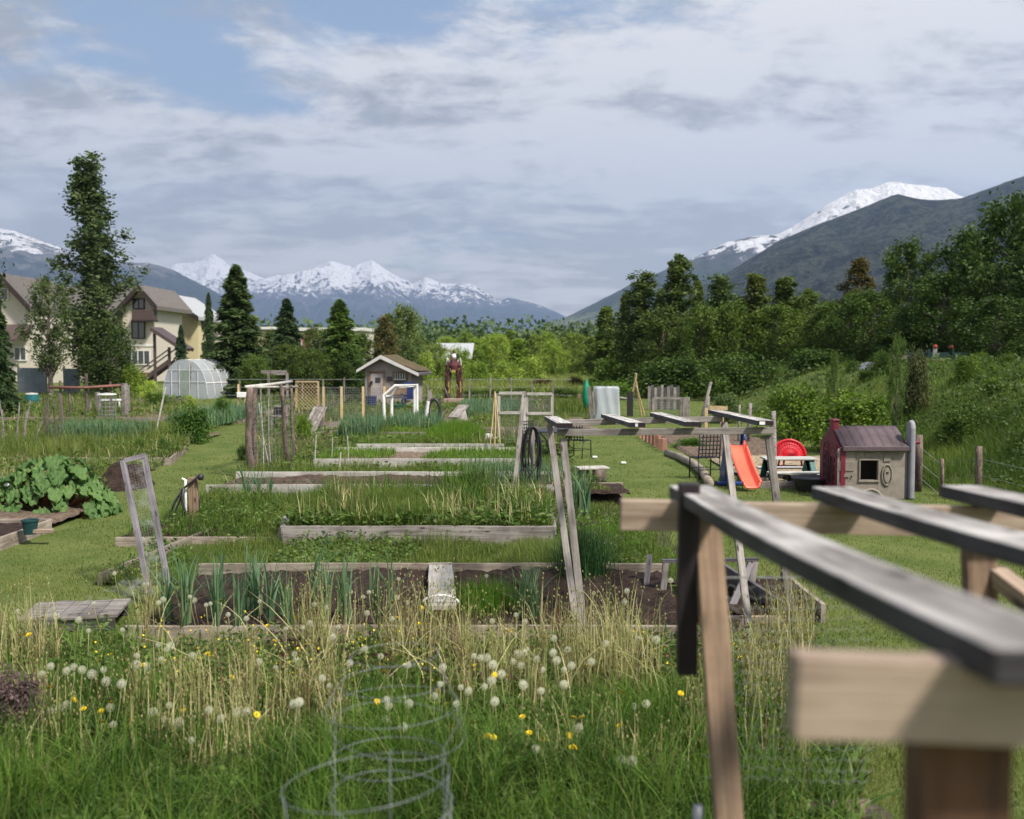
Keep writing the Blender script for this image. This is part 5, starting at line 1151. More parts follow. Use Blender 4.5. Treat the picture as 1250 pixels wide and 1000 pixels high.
# upper right: little roof, green fence, bench, figure-like sign
D = 44; c = At(1068, 453, D); z0 = terr1(c.x, D); e = empty('little_shelter', (c.x, D, z0), 'small shelter with rounded grey roof on the bank top', 'shelter')
zt = At(0, 442, D).z; MB().prism([(c.x-.56, zt-.30), (c.x-.22, zt-.05), (c.x, zt), (c.x+.22, zt-.05), (c.x+.56, zt-.30), (c.x+.56, zt-.36), (c.x, zt-.08), (c.x-.56, zt-.36)], D-.5, D+.9).build('roof', M('grey_roof', (.26, .27, .29), None, 3, .5), e)
MB().box((c.x, D+.2, (zt-.2+z0-.1)/2), (.80, .8, max(.1, zt-.2-z0+.1))).build('box', W_grey, e)
D = 42; e = empty('green_fence', (At(1150, 0, D).x, D, terr1(At(1150, 0, D).x, D)), 'dark green board fence under the big trees at the right', 'fence')
DG = M('dark_green_paint', (.008, .03, .028), None, 3, .6)
for p0, p1 in ((1106, 1133), (1133, 1162), (1162, 1192)): a = At(p0, 438, D); b = At(p1, 430, D); MB().box(((a.x+b.x)/2, D, (a.z+b.z)/2), (b.x-a.x-.03, .06, b.z-a.z)).build('panel', DG, e)
for p in (1106, 1133, 1162, 1192): q = At(p, 429, D); z0 = terr1(q.x, D); MB().box((q.x, D-.05, (z0+q.z)/2), (.12, .12, q.z-z0+.2)).build('post', DG, e)
D = 41; e = empty('picnic_bench', (At(1130, 0, D).x, D, terr1(At(1130, 0, D).x, D)), 'brown bench in front of the dark green fence', 'bench')
a = At(1112, 440, D); b = At(1152, 439.5, D); beam('seat', a, b, .4, .07, W_brown, e); a2 = At(1088, 433, D); MB().box(At(1096, 436, D), (.65, .3, .16)).build('end_block', W_board, e)
for p in (1116, 1146): q = At(p, 441, D); z0 = terr1(q.x, D); beam('leg', (q.x, D, z0-.1), (q.x, D, q.z), .12, .1, W_brown, e)
D = 40; 
for k, (px, pt) in enumerate(((1141.5, 423), (1161, 424))):
    c = At(px, pt, D); z0 = terr1(c.x, D); e = empty('marker_post', (c.x, D, z0), ['white post with an orange red cap in front of the green fence', 'dark post with a dull red cap right of the white one'][k], 'post')
    beam('post', (c.x, D, z0-.1), (c.x, D, c.z-.08), .13 if k == 0 else .07, .08, WHITEP if k == 0 else DG, e); MB().lathe([(0, 0), (.09, .02), (.1, .08), (.06, .15), (0, .16)], 10, (c.x, D, c.z-.08)).build('cap', M('dull_red_cap', (.35, .07, .04), None, 3) if k == 0 else bpy.data.materials['dull_red_cap'], e)
# dark car in the valley
def car():
    D = 120; c = At(606, 470, D); e = empty('parked_car', (c.x, D, 0), 'dark blue car parked on the bright grass beyond the lawn', 'car'); CB = M('dark_car_paint', (.012, .016, .035), None, 3, .25, 0, spec=.7)
    MB().prism([(-2.1, .35), (2.1, .35), (2.15, .85), (1.3, .95), (.7, 1.42), (-.9, 1.45), (-1.7, .98), (-2.1, .85)], -.85, .85).build('body', CB, e, .06, world=False)
    MB().prism([(-1.45, .95), (1.1, .95), (.62, 1.36), (-.85, 1.38)], -.87, .87).build('window', GLASS, e, world=False)
    for x in (-1.3, 1.3):
        for y in (-.82, .82): o = MB().tube([(x, y-.1, .33), (x, y+.1, .33)], .33, 14).build('wheel', RUBBER, e, world=False)
    e.rotation_euler = (0, 0, .2)
car()
# ================================================================ LEFT PLOTS
# rusty pole rail
e = empty('rusty_rail_frame', (At(105, 0, 38).x, 38, 0), 'long rusty red pole rail on rough stakes over the left plots', 'frame')
MB().tube([At(60, 473, 38), At(104, 473.5, 38), At(155, 470, 38)], .055, 7).build('rail', M('rusty_pole', (.25, .11, .08), (.15, .08, .06), 6), e, smooth=True)
for px, yt, yb, w_ in ((72, 465, 512, .05), (83, 472, 505, .045), (103.5, 456, 503, .06), (148, 470, 522, .06), (133, 466, 500, .05)): q = At(px, yt, 38); MB().tube([(q.x, 38.1, 0), (q.x+.02, 38.1, q.z*.5), (q.x, 38.1, q.z)], w_, 7).build('stake', BARK, e)
LS = 'stakes and canes in the left plots'
canes([(29, 548, 37, 489, 'grey stake leaning right, left canes pair'), (20, 546, 24, 492, 'dark stake left of the leaning canes'), (28, 550, 33, 500, 'pale cane below the teal barrel'), (6, 549, -1, 488, 'pale cane at the very left edge'), (41, 547, 52, 514, 'thin reddish cane leaning right'), (2, 545, 3, 500, 'grey cane at the very left edge')], W_grey, .02, '', LS)
canes([(54, 545, 54, 484, 'first brown rod of the pea rods group'), (60, 546, 59, 486, 'second brown rod of the pea rods group'), (66, 546, 65, 489, 'third brown rod of the pea rods group'), (72, 547, 72, 480, 'tallest brown rod of the pea rods group'), (76, 543, 75, 492, 'last brown rod of the pea rods group')], BARK, .02, '', LS)
e = empty('twig_trellis', (At(68, 0, 28.5).x, 28.5, 0), 'dry twiggy pea trellis behind the plank edged bed at the left', 'trellis'); m = MB()
for i in range(70):
    p = At(random.uniform(53, 76), random.uniform(500, 548), 28.5+random.uniform(-.2, .2)); q = p+Vector((random.uniform(-.3, .3), random.uniform(-.1, .1), random.uniform(-.1, .45))); m.tube([p, q], .008, 4)
m.build('twigs', BARK, e)
e = empty('compost_bin', (At(39, 0, 50).x, 50, 0), 'teal plastic barrel with pale lid at the far left plots', 'barrel'); c = At(39, 493, 50)
MB().lathe([(0, 0), (.26, 0), (.32, .25), (.30, .50), (0, .52)], 16, (c.x, 50, 0)).build('barrel', M('teal_barrel', (.02, .15, .16), None, 3, .5), e); MB().lathe([(0, .523), (.30, .523), (.26, .58), (0, .61)], 16, (c.x, 50, 0)).build('lid', WHITEP2, e)
e = empty('wire_plant_cage', (At(131, 0, 36).x, 36, 0), 'round wire cage with white lid near the greenhouse path', 'cage'); c = At(131, 510, 36)
m = MB()
for a in np.linspace(0, 6.28, 14, endpoint=False): m.tube([(c.x+.30*math.cos(a), 36+.3*math.sin(a), 0), (c.x+.30*math.cos(a), 36+.3*math.sin(a), 1.05)], .007, 4)
for z in np.linspace(.1, 1.05, 8): m.tube([(c.x+.30*math.cos(a), 36+.3*math.sin(a), z) for a in np.linspace(0, 6.28, 14, endpoint=False)], .007, 4, False, True)
m.build('wire_wall', WIREG, e); MB().lathe([(0, 1.06), (.34, 1.06), (.30, 1.10), (0, 1.13)], 14, (c.x, 36, 0)).build('lid', WHITEP2, e)
e = empty('white_table', (At(136, 0, 44).x, 44, 0), 'low white plastic table in the left plots', 'table'); c = At(136, 492, 44)
MB().box((c.x, 44, .52), (1.0, .5, .06)).build('tabletop', WHITEP, e, .01)
for sx in (-1, 1):
    for sy in (-1, 1): MB().box((c.x+sx*.42, 44+sy*.2, .245), (.06, .06, .49)).build('leg', WHITEP, e)
for k, (px, yt, D, w_) in enumerate(((119, 479, 40, .1), (152, 468, 38, .13), (156, 470, 38.3, .07), (110, 490, 40, .06), (202, 473, 30, .025))):
    q = At(px, yt, D); tag(MB().tube([(q.x+(.35 if k == 4 else 0)*-1, D, 0), q], w_, 6).build('rough_post', W_grey if k != 4 else W_pale), ['pale forked post left of the wire cage', 'thick grey post at the right end of the rusty rail', 'thin pale post right of the thick grey post', 'low post left of the pale forked post', 'pale cane leaning right before the greenhouse tunnel'][k], 'post')
e = empty('white_gate', (At(296, 0, 48).x, 48, 0), 'small white box on short posts right of the greenhouse tunnel', 'box'); c = At(295, 482, 48); MB().box((c.x, 48, c.z), (.40, .3, .24)).build('box', WHITEP, e, .02); beam('post', (c.x-.15, 48, 0), (c.x-.15, 48, c.z+.5), .07, .07, W_yel, e); beam('post', (c.x+.15, 48, 0), (c.x+.15, 48, c.z-.17), .07, .07, W_yel, e)
# dark chair with black box near bark poles
e = empty('wooden_chair', (At(341, 0, 33).x, 33, 0), 'old wooden chair carrying a black box, seen between the bark poles', 'chair'); c = At(341, 515, 33)
for sx in (-.2, .2):
    for sy in (-.2, .2): MB().box((c.x+sx, 33+sy, .42 if sy > 0 else .24), (.05, .05, .84 if sy > 0 else .48)).build('leg', W_grey, e)
MB().box((c.x, 33, .50), (.48, .48, .04)).build('seat', W_grey, e); beam('back_rail', (c.x-.2, 33.2, .8), (c.x+.2, 33.2, .8), .03, .06, W_grey, e); tag(MB().box((c.x, 33, .66), (.30, .24, .26)).build('black_box', BLACKM, bevel=.01), 'black box sitting on the old wooden chair', 'box')
# greenhouse tunnel
def tunnel():
    D = 57; c = At(226, 487, D); r = 1.42; e = empty('greenhouse_tunnel', (c.x, D, 0), 'rounded greenhouse tunnel of milky plastic on white hoops at the end of the grass path', 'greenhouse', rz=-.02)
    L = 3.0; H = 2.15; rz_ = -.30
    fw = lambda a, k=1.: (r*k*math.copysign(abs(math.cos(a))**.85, math.cos(a)), H*k*abs(math.sin(a))**.9)
    e.rotation_euler = (0, 0, rz_)
    MB().grid(lambda u, v: (fw(PI*u)[0], L*v, fw(PI*u)[1]), 32, 8).build('side_cover', MILK, e, smooth=True, world=False)
    pts = [fw(a) for a in np.linspace(0, PI, 28)]
    dw = .33
    MB().prism([(x, z) for x, z in pts if x < -dw]+[(-dw, 0)] + [], -.005, .005).build('end_cover', MILK, e, world=False)
    MB().prism([(x, z) for x, z in pts if x > dw]+[(dw, 0)], -.005, .005).build('end_cover', MILK, e, world=False)
    MB().prism([(-dw+.02, 1.6)]+[(x, z) for x, z in pts[::-1] if abs(x) < dw]+[(dw-.02, 1.6)], -.005, .005).build('end_cover', MILK, e, world=False)
    for v in (0, .25, .5, .75, 1): MB().tube([(fw(a, 1.012)[0], L*v, fw(a, 1.012)[1]) for a in np.linspace(0, PI, 26)], .016, 6).build('hoop', WHITEP, e, smooth=True, world=False)
    m = MB()
    for z, a in ((.95, 0), (1.6, 0)): m.tube([(-fw(math.asin((z/H)**1.1))[0], -.03, z), (fw(math.asin((z/H)**1.1))[0], -.03, z)], .012, 5)
    for x in (-dw, dw, -.85, .85): m.tube([(x, -.035, 0), (x, -.035, 1.9 if abs(x) < .5 else 1.55)], .016, 5)
    m.build('end_frame', WHITEP, e, world=False)
    MB().box((0, -.02, .8), (.60, .03, 1.56)).build('door', M('frosted_green', (.33, .38, .33), (.26, .31, .27), 3, .5), e, world=False)
    for a in (.25, .5): MB().tube([(fw(PI*a, 1.01)[0], 0, fw(PI*a, 1.01)[1]), (fw(PI*a, 1.01)[0], L, fw(PI*a, 1.01)[1])], .02, 5).build('purlin', WHITEP, e, world=False)
    MB().tube([(fw(PI*.12, 1.01)[0], 0, fw(PI*.12, 1.01)[1]), (fw(PI*.12, 1.01)[0], L, fw(PI*.12, 1.01)[1])], .03, 5).build('purlin', WHITEP, e, world=False)
tunnel()
D = 60; e = empty('rail_fence', (At(290, 0, D).x, D, 0), 'brown rail fence running right from the greenhouse tunnel', 'fence')
for p in range(272, 330, 14): x = At(p, 0, D).x; beam('post', (x, D, 0), (x, D, 1.3), .12, .1, W_board, e)
for z in (.6, 1.15): beam('rail', (At(270, 0, D).x, D-.08, z), (At(328, 0, D).x, D-.08, z), .04, .13, W_board, e)
e = empty('arbour', (At(332, 0, 56).x, 56, 0), 'grey timber arbour in the dark trees left of the lattice', 'arbour'); D = 56
for p in (322, 345): x = At(p, 0, D).x; beam('post', (x, D, 0), (x, D, At(0, 455, D).z), .12, .12, W_grey, e)
beam('top_rail', At(319, 454, D), At(350, 454, D), .12, .16, W_grey, e); beam('top_rail', At(321, 456.5, D+.9), At(348, 456.5, D+.9), .1, .12, W_grey, e)
# white stones and plastic bag in third bed
for k, px in enumerate((340, 348, 356, 364, 384, 393, 404, 416, 424)):
    g = G(px, 603, .1); tag(MB().lathe([(0, 0), (.09, .01), (.11, .05), (.06, .085), (0, .09)], 9, g+Vector((0, .1*math.sin(k*3), 0))).build('white_stone', WHITEP, smooth=True), 'one of the white stones lined up before the log edged bed', 'stone', 'white stones in front of the log edged bed')
tag(MB().grid(lambda u, v: (At(366, 0, 16.6).x-.18+.36*u, 16.6+.1*v, .12+.34*math.sin(PI*u)*math.sin(PI*min(v, .9))*(.7+.6*float(fbm(np.array(u*5.), np.array(v*5.), 3, 4)))), 20, 16).build('plastic_bag', FILM, smooth=True), 'crumpled clear plastic bag among the white stones', 'bag')
tag(beam('white_strip', G(489, 603, .12), G(517, 603, .12), .06, .03, WHITEP), 'white strip lying right of the white stones', 'strip')
mound('boulder', 349, 668, .15, .14, .46, M('grey_rock', (.30, .28, .27), (.20, .19, .18), 6), 'grey rounded stone at the left end of the tall grey board', 'stone', 5)
# bits at lower right
tag(MB().tube([(At(850, 1000, 2.4).x, 2.4, 1.3), At(852, 984, 2.4)], .012, 8).build('metal_rod_tip', GALV, smooth=True), 'pale metal rod tip at the bottom edge by the brown leg', 'rod')
g = G(1005, 992, .05); e = tag(MB().tube([G(955, 992, .06), G(1000, 990, .07), G(1062, 988, .06)], .055, 9).build('split_log', BARKR, smooth=True), 'weathered split log on the ground at the bottom right', 'log')

# ================================================================ VEGETATION
def XL(y): return np.interp(y, [8, 11.7, 15, 21.9, 35, 60], [-4.6, -4.45, -4.75, -5.7, -9.1, -16])
def XR(y): return np.interp(y, [8, 10, 15, 18.6, 29, 50, 60], [3.0, 2.75, 2.0, 1.2, 1.7, 2.5, 2.5])
def XLL(y): return np.interp(y, [8, 14.4, 18.6, 24.4, 35, 60], [-9.5, -6.35, -7.3, -7.9, -10.6, -19])
def foot(y): return np.where(y < 18, 7.9-(18-y)*.01, 7.9+np.minimum(y-18, 60)*.075)
def in_beds(x, y, pad=0.):
    m = np.zeros(len(x), bool)
    for x0, x1, y0, y1, sk, flag in BEDS: m |= (x > x0+np.where(sk != 0, sk*(y-y0)/(y1-y0), 0)-pad) & (x < x1+pad) & (y > y0-pad) & (y < y1+pad)
    return m
def bedz(x, y):
    z = np.full(len(x), .03)
    for (x0, x1, y0, y1, sk, fl), zz_ in zip(BEDS, BEDZ): z = np.where((x > x0) & (x < x1) & (y > y0) & (y < y1), zz_, z)
    return z
def scat(n, px, D, mask=None, hmap=None):
    """points denser near the camera, on the terrain"""
    d = 1/rng.uniform(1/D[1], 1/D[0], n); x = (rng.uniform(px[0], px[1], n)-625)/1250*d
    if mask is not None: k = mask(x, d); x = x[k]; d = d[k]
    return np.stack([x, d, terr(x, d)], -1)
def rect(n, x0, x1, y0, y1, z=0.): return np.stack([rng.uniform(x0, x1, n), rng.uniform(y0, y1, n), np.full(n, z)+0*rng.random(n)], -1)
def blades(base, h, w, lean=.35, seg=3, taper=.8, az=None):
    n = len(base); h = np.broadcast_to(h, n)*1.; w = np.broadcast_to(w, n)
    a = rng.uniform(0, 2*PI, n); b = a+rng.normal(size=n)*.6+PI/2
    side = np.stack([np.cos(a), np.sin(a), 0*a], -1); ld = np.stack([np.cos(b), np.sin(b), 0*b], -1)
    L = (np.abs(rng.normal(size=n))*lean)[:, None]; V = np.zeros((n, 2*seg+1, 3))
    for i in range(seg+1):
        t = i/seg; c = base+ld*L*h[:, None]*t**2; c[:, 2] += h*(t-np.minimum(.5, L[:, 0])*.5*t**2.5)
        if i < seg:
            ww = (w*(1-t)**taper*.5)[:, None]; V[:, 2*i] = c-side*ww; V[:, 2*i+1] = c+side*ww
        else: V[:, 2*seg] = c
    o = (np.arange(n)*(2*seg+1))[:, None]
    F4 = np.concatenate([o+np.array([2*i, 2*i+1, 2*i+3, 2*i+2]) for i in range(seg-1)]) if seg > 1 else np.zeros((0, 4), int)
    F3 = o+np.array([2*seg-2, 2*seg-1, 2*seg])
    return V.reshape(-1, 3), F4, F3
def stuff(name, geo, mat, label, cat, kind='stuff'):
    V, F4, F3 = geo; return tag(link(name, npmesh(name, V, F4, F3), mat), label, cat, kind=kind)
def join(gs):
    Vs, A, B, o = [], [], [], 0
    for V, F4, F3 in gs:
        Vs.append(V)
        if F4 is not None and len(F4): A.append(F4+o)
        if F3 is not None and len(F3): B.append(F3+o)
        o += len(V)
    return np.concatenate(Vs), (np.concatenate(A) if A else None), (np.concatenate(B) if B else None)
STRAW = (.34, .29, .15)
GR = leaf('grass_green', (.055, .105, .016), (.18, .225, .050), trans=.35, clump=.8, c3=(.20, .19, .075), p3=.10)
GRL = leaf('lawn_blades', (.060, .100, .016), (.19, .20, .048), trans=.3, clump=.75, c3=(.21, .20, .085), p3=.16, isl=.5)
GRT = leaf('tall_grass_green', (.015, .046, .007), (.135, .235, .034), trans=.35, clump=1.6, isl=.55, c3=(.16, .18, .05), p3=.08)
GRB = leaf('bright_grass', (.06, .14, .014), (.17, .28, .035), trans=.4, clump=1.5)
GRK = leaf('bank_grass', (.040, .090, .014), (.150, .215, .038), trans=.35, clump=.45, isl=.35, c3=(.14, .15, .05), p3=.08)
WEED = leaf('weed_leaves', (.026, .072, .012), (.15, .225, .048), trans=.3, clump=3, c3=(.14, .17, .06), p3=.1)
STALK = leaf('dry_stalks', (.16, .22, .045), (.58, .50, .28), trans=.2, clump=2, isl=.85, c3=(.17, .10, .06), p3=.2)
LEEK = leaf('leek_leaves', (.060, .135, .062), (.15, .24, .13), trans=.25, clump=3, isl=.6, c3=(.20, .24, .11), p3=.12)
CHIV = leaf('chive_leaves', (.018, .060, .020), (.050, .115, .035), trans=.2, clump=3, isl=.6)

# lawn everywhere that is neither bed nor plot
def lawnmask(x, y):
    m = ~in_beds(x, y, .02) & (x < foot(y)+.3); plot = ((x > XL(y)) & (x < XR(y)) & (y > 10.8)) | (x < XLL(y))
    fg = (y < 8.9+.4*np.sin(x*1.3)) & (x < np.interp(y, [5, 6.8, 8.2], [1.9, 2.1, 2.6]))
    return m & ~plot & ~fg
p = scat(330000, (-80, 1400), (3.4, 62), lawnmask)
h = rng.uniform(.018, .052, len(p))*(.6+.9*fbm(p[:, 0]*.6, p[:, 1]*.6, 3, 12)); ws = .0048*np.maximum(1, p[:, 1]/6.)
stuff('lawn_grass', blades(p, h*np.maximum(1, p[:, 1]/26), ws, .6, 2), GRL, 'short mown lawn grass of the paths and the open lawn', 'grass')
# rough grass of the plots, between and in the beds
def plotmask(x, y):
    plot = ((x > XL(y)) & (x < XR(y)) & (y > 10.9)) | ((x < XLL(y)) & (y > 16.2))
    soilbed = np.zeros(len(x), bool)
    for x0, x1, y0, y1, sk, fl in BEDS:
        if fl == 's': soilbed |= (x > x0-.05) & (x < x1+.05) & (y > y0-.08) & (y < y1+.05)
    return plot & ~soilbed
p = scat(170000, (-60, 800), (10.9, 62), plotmask); n_ = fbm(p[:, 0]*.7, p[:, 1]*.35, 4, 21)
p[:, 2] += bedz(p[:, 0], p[:, 1])+.03
h = (.09+.28*np.clip((n_-.38)*3, 0, 1))*rng.uniform(.5, 1.2, len(p))*np.where(p[:, 0] < XLL(p[:, 1]), 1.3, 1)
stuff('plot_grass', blades(p, h, .006*np.maximum(1, p[:, 1]/9.), .5, 2), GR, 'rough green grass and weeds growing in and between the beds', 'grass')
# leafy weeds across plots
p = scat(60000, (-60, 800), (10.9, 60), plotmask); n_ = fbm(p[:, 0]*.9+7, p[:, 1]*.5, 4, 33); p = p[n_ > .5]
p[:, 2] += rng.uniform(.02, .22, len(p))+bedz(p[:, 0], p[:, 1]); s = .026*np.maximum(1, p[:, 1]/11.)
A = rdir(len(p), .5); B = np.cross(A, rdir(len(p))); B /= np.linalg.norm(B, axis=1)[:, None]
V, F = quads(p, A*s[:, None], B*s[:, None]*.5); stuff('plot_weeds', (V, F, None), WEED, 'low leafy weeds spread through the garden plots', 'weeds')
# dry patches and stalks in the far plots
p = scat(9000, (-60, 700), (13, 60), plotmask); n_ = fbm(p[:, 0]*.5+3, p[:, 1]*.4, 4, 45); p = p[n_ > .47]; p[:, 2] += bedz(p[:, 0], p[:, 1])
stuff('dry_grass', blades(p, rng.uniform(.1, .5, len(p)), .006*np.maximum(1, p[:, 1]/10.), .7, 2), STALK, 'straw coloured dry grass stems scattered over the plots', 'dry grass')
# weeds in the second bed
g1 = rect(9000, -2.9, .5, 13.05, 16.1, .2); g2 = rect(3000, -5.1, -3.1, 13.2, 16.9, .1); g1[:, 2] = .18
stuff('bed_weeds', join([blades(g1, rng.uniform(.15, .48, len(g1))*(.5+fbm(g1[:, 0]*1.5, g1[:, 1], 3, 62)), .014, .5), blades(g2, rng.uniform(.12, .35, len(g2)), .011, .5)]), GRT, 'lush tall weeds filling the bed behind the tall grey board', 'weeds')
V, F = quads(*[a for a in (lambda c: (c, rdir(len(c), .5)*.055, rdir(len(c), .5)*.03))(np.stack([rng.uniform(-2.9, .5, 5000), rng.uniform(13.0, 14.6, 5000), rng.uniform(.2, .45, 5000)], -1))])
stuff('bed_leaves', (V, F, None), WEED, 'leafy green growth spilling over the tall grey board', 'weeds')
g1 = rect(1100, -2.8, .5, 13.1, 16.1, .25); g1 = g1[fbm(g1[:, 0]*2.2, g1[:, 1]*1.2, 3, 61) > .54]
stuff('bed_stalks', blades(g1, rng.uniform(.28, .58, len(g1)), .011, .3, 3, .2), STALK, 'pale bolting stalks standing over the weedy bed', 'stalks')
# strip between first and second bed
g1 = rect(15000, -4.2, 2.0, 10.95, 12.95); g1[:, 2] = 0
stuff('path_grass', blades(g1, rng.uniform(.05, .17, len(g1))*(.5+fbm(g1[:, 0], g1[:, 1], 3, 5)), .009, .6), GRB, 'bright green grass strip between the nearest bed and the tall grey board', 'grass')
g1 = rect(5000, .6, 2.1, 10.95, 15.6); stuff('path_grass', blades(g1, rng.uniform(.06, .22, len(g1)), .010, .5), GR, 'rough grass between trellis legs and the open lawn', 'grass')
g1 = rect(24000, -4.5, 1.0, 20.2, 31.5); g1[:, 2] = bedz(g1[:, 0], g1[:, 1])+.03; n_ = fbm(g1[:, 0]*.9, g1[:, 1]*.6, 3, 91); g1 = g1[n_ > .42]
stuff('plot_grass', blades(g1, rng.uniform(.06, .22, len(g1)), .018, .5), GRB, 'fresh green weeds crowding the narrow middle beds', 'grass')
# bright clump
g1 = rect(5200, -2.3, -.72, 25.6, 29.2); g1[:, 2] = .15
e1 = ((g1[:, 0]+1.5)/.8)**2+((g1[:, 1]-27.4)/1.9)**2; g1 = g1[e1 < 1]; e1 = e1[e1 < 1]
tag(stuff('grass_clump', blades(g1, (.35+.35*(1-e1))*rng.uniform(.7, 1.1, len(g1)), .025, .35), GRB, 'rounded clump of bright green grass in the middle plots', 'grass clump'), kind='stuff')
# foreground grass
def fgmask(x, y): return (x < 2.0+.3*np.sin(y*2)) & (y < 6.85+.5*fbm(x*.8, y*.8, 2, 3))
p = scat(34000, (-140, 1100), (4.1, 7.2), fgmask); n_ = fbm(p[:, 0]*1.1, p[:, 1]*1.1, 3, 14)
h = (.16+.40*n_)*rng.uniform(.45, 1.25, len(p))
tuft = fbm(p[:, 0]*4, p[:, 1]*4, 2, 71) > .40
p = p[tuft]; h = h[tuft]
stuff('tall_grass', blades(p, h*1.2, rng.uniform(.006, .017, len(p)), .65, 5), GRT, 'long lush green grass along the bottom of the photo', 'grass')
def midmask(x, y): return (x < 2.65) & (x > -6) & (y > 5.4) & (y < 8.75+.35*np.sin(x*1.7)) & ~((x > -3.1) & (y > 8.62) & (x < 1.6))
p = scat(30000, (-60, 1010), (5.4, 9.3), midmask)
h = (.08+.26*fbm(p[:, 0]*1.3+5, p[:, 1]*1.3, 3, 16))*rng.uniform(.5, 1.25, len(p))
stuff('weed_grass', blades(p, h, rng.uniform(.003, .008, len(p)), .5, 3), GR, 'mixed grass blades among the dandelions', 'grass')
p = scat(80000, (-80, 1060), (4.7, 8.9), lambda x, y: (x < 2.6) & (fbm(x*1.3+2, y*1.3, 4, 17) > .43) & ~((x > -3.1) & (y > 8.62)))
p[:, 2] = rng.uniform(.01, .20, len(p))*(.4+fbm(p[:, 0]*2, p[:, 1]*2, 3, 81)); A = rdir(len(p), .45); B = np.cross(A, rdir(len(p))); B /= np.linalg.norm(B, axis=1)[:, None]
s = rng.uniform(.012, .034, len(p))[:, None]; V, F = quads(p, A*s, B*s*.5); stuff('leafy_weeds', (V, F, None), WEED, 'low leafy weeds covering the ground among the dandelions', 'weeds')
p = scat(9000, (-80, 1060), (4.7, 8.9), lambda x, y: (x < 2.5) & ~((x > -3.3) & (y > 8.65)) & (fbm(x*1.6+4, y*1.6, 3, 63) > .44))
stuff('dandelion_leaves', blades(p, rng.uniform(.10, .30, len(p)), rng.uniform(.014, .034, len(p)), .75, 4, .5), WEED, 'broad dandelion and dock leaves low among the stalks', 'weeds')
# stalks
def stalkmask(x, y):
    d = fbm(x*1.5+9, y*1.1, 3, 19); px = 625+1250*x/y
    k = np.interp(px, [0, 130, 180, 400, 450, 520, 760, 830, 900, 980], [.66, .60, .47, .47, .57, .53, .49, .57, .58, .60])
    return (d > k) & (x < 2.6) & ((y > 6.6) | (rng.random(len(x)) < .3)) & ~((y > 8.62) & (x > -3.1) & (x < 1.6))
p = scat(52000, (-20, 1000), (5.6, 9.2), stalkmask); p = p[fbm(p[:, 0]*5.5, p[:, 1]*5.5, 2, 77) > .55]; h = (.2+.62*rng.random(len(p))**1.3)*np.interp(p[:, 1], [6, 8.5], [.7, 1.])
a_ = blades(p, h, rng.uniform(.0035, .0075, len(p)), .22, 3, .15)
tips = a_[0].reshape(len(p), 7, 3)[:, 6]; bd = rdir(len(p))*.004; q4 = np.stack([tips+[0, 0, -.012], tips+[.006, 0, 0], tips+[0, 0, .010], tips+[-.006, 0, 0]], 1).reshape(-1, 3)
q5 = np.stack([tips+[0, 0, -.012], tips+[0, .006, 0], tips+[0, 0, .010], tips+[0, -.006, 0]], 1).reshape(-1, 3)
stuff('dandelion_stalks', join([a_, (q4, np.arange(len(q4)).reshape(-1, 4), None), (q5, np.arange(len(q5)).reshape(-1, 4), None)]), STALK, 'bare straw coloured dandelion stalks with spent heads', 'stalks')
n = 260; p = scat(n, (150, 900), (6.6, 8.8), lambda x, y: x < 2.4); stuff('fallen_stalks', blades(p+np.array([0, 0, .08]), rng.uniform(.3, .6, len(p)), .010, 1.1, 4, .3), STALK, 'bent pale fallen stems lying across the weeds', 'stalks')
# tiny pansies
def tiny(n, px, D, z, s, mat, name, label, mask=None):
    p = scat(n, px, D, mask); p[:, 2] = rng.uniform(z[0], z[1], len(p)); A = rdir(len(p), .3); B = np.cross(A, rdir(len(p))); B /= np.linalg.norm(B, axis=1)[:, None]
    V, F = quads(p, A*s, B*s*.9); return stuff(name, (V, F, None), mat, label, 'flowers')
PANS = M('pansy_maroon', (.045, .008, .018), None, 3); YFL = M('flower_yellow', (.80, .60, .015), (.72, .50, .012), 3, .6)
tiny(900, (330, 640), (7.2, 8.5), (.08, .26), .014, PANS, 'dark_pansies', 'tiny dark maroon flowers among the weeds below the plank'); tiny(330, (330, 640), (7.2, 8.5), (.08, .27), .010, YFL, 'yellow_pansies', 'tiny yellow flowers among the dark maroon ones')
tiny(600, (720, 960), (7.4, 8.5), (.06, .22), .014, PANS, 'dark_pansies', 'tiny dark flowers at the foot of the trellis legs'); tiny(160, (720, 960), (7.4, 8.5), (.08, .24), .010, YFL, 'yellow_pansies', 'tiny yellow flowers at the foot of the trellis legs')
tiny(120, (100, 330), (7.4, 8.8), (.1, .3), .010, YFL, 'yellow_flowers', 'tiny yellow flowers in the weeds near the grey platform')
PURP = M('heather_purple', (.13, .095, .12), (.06, .045, .05), 8)
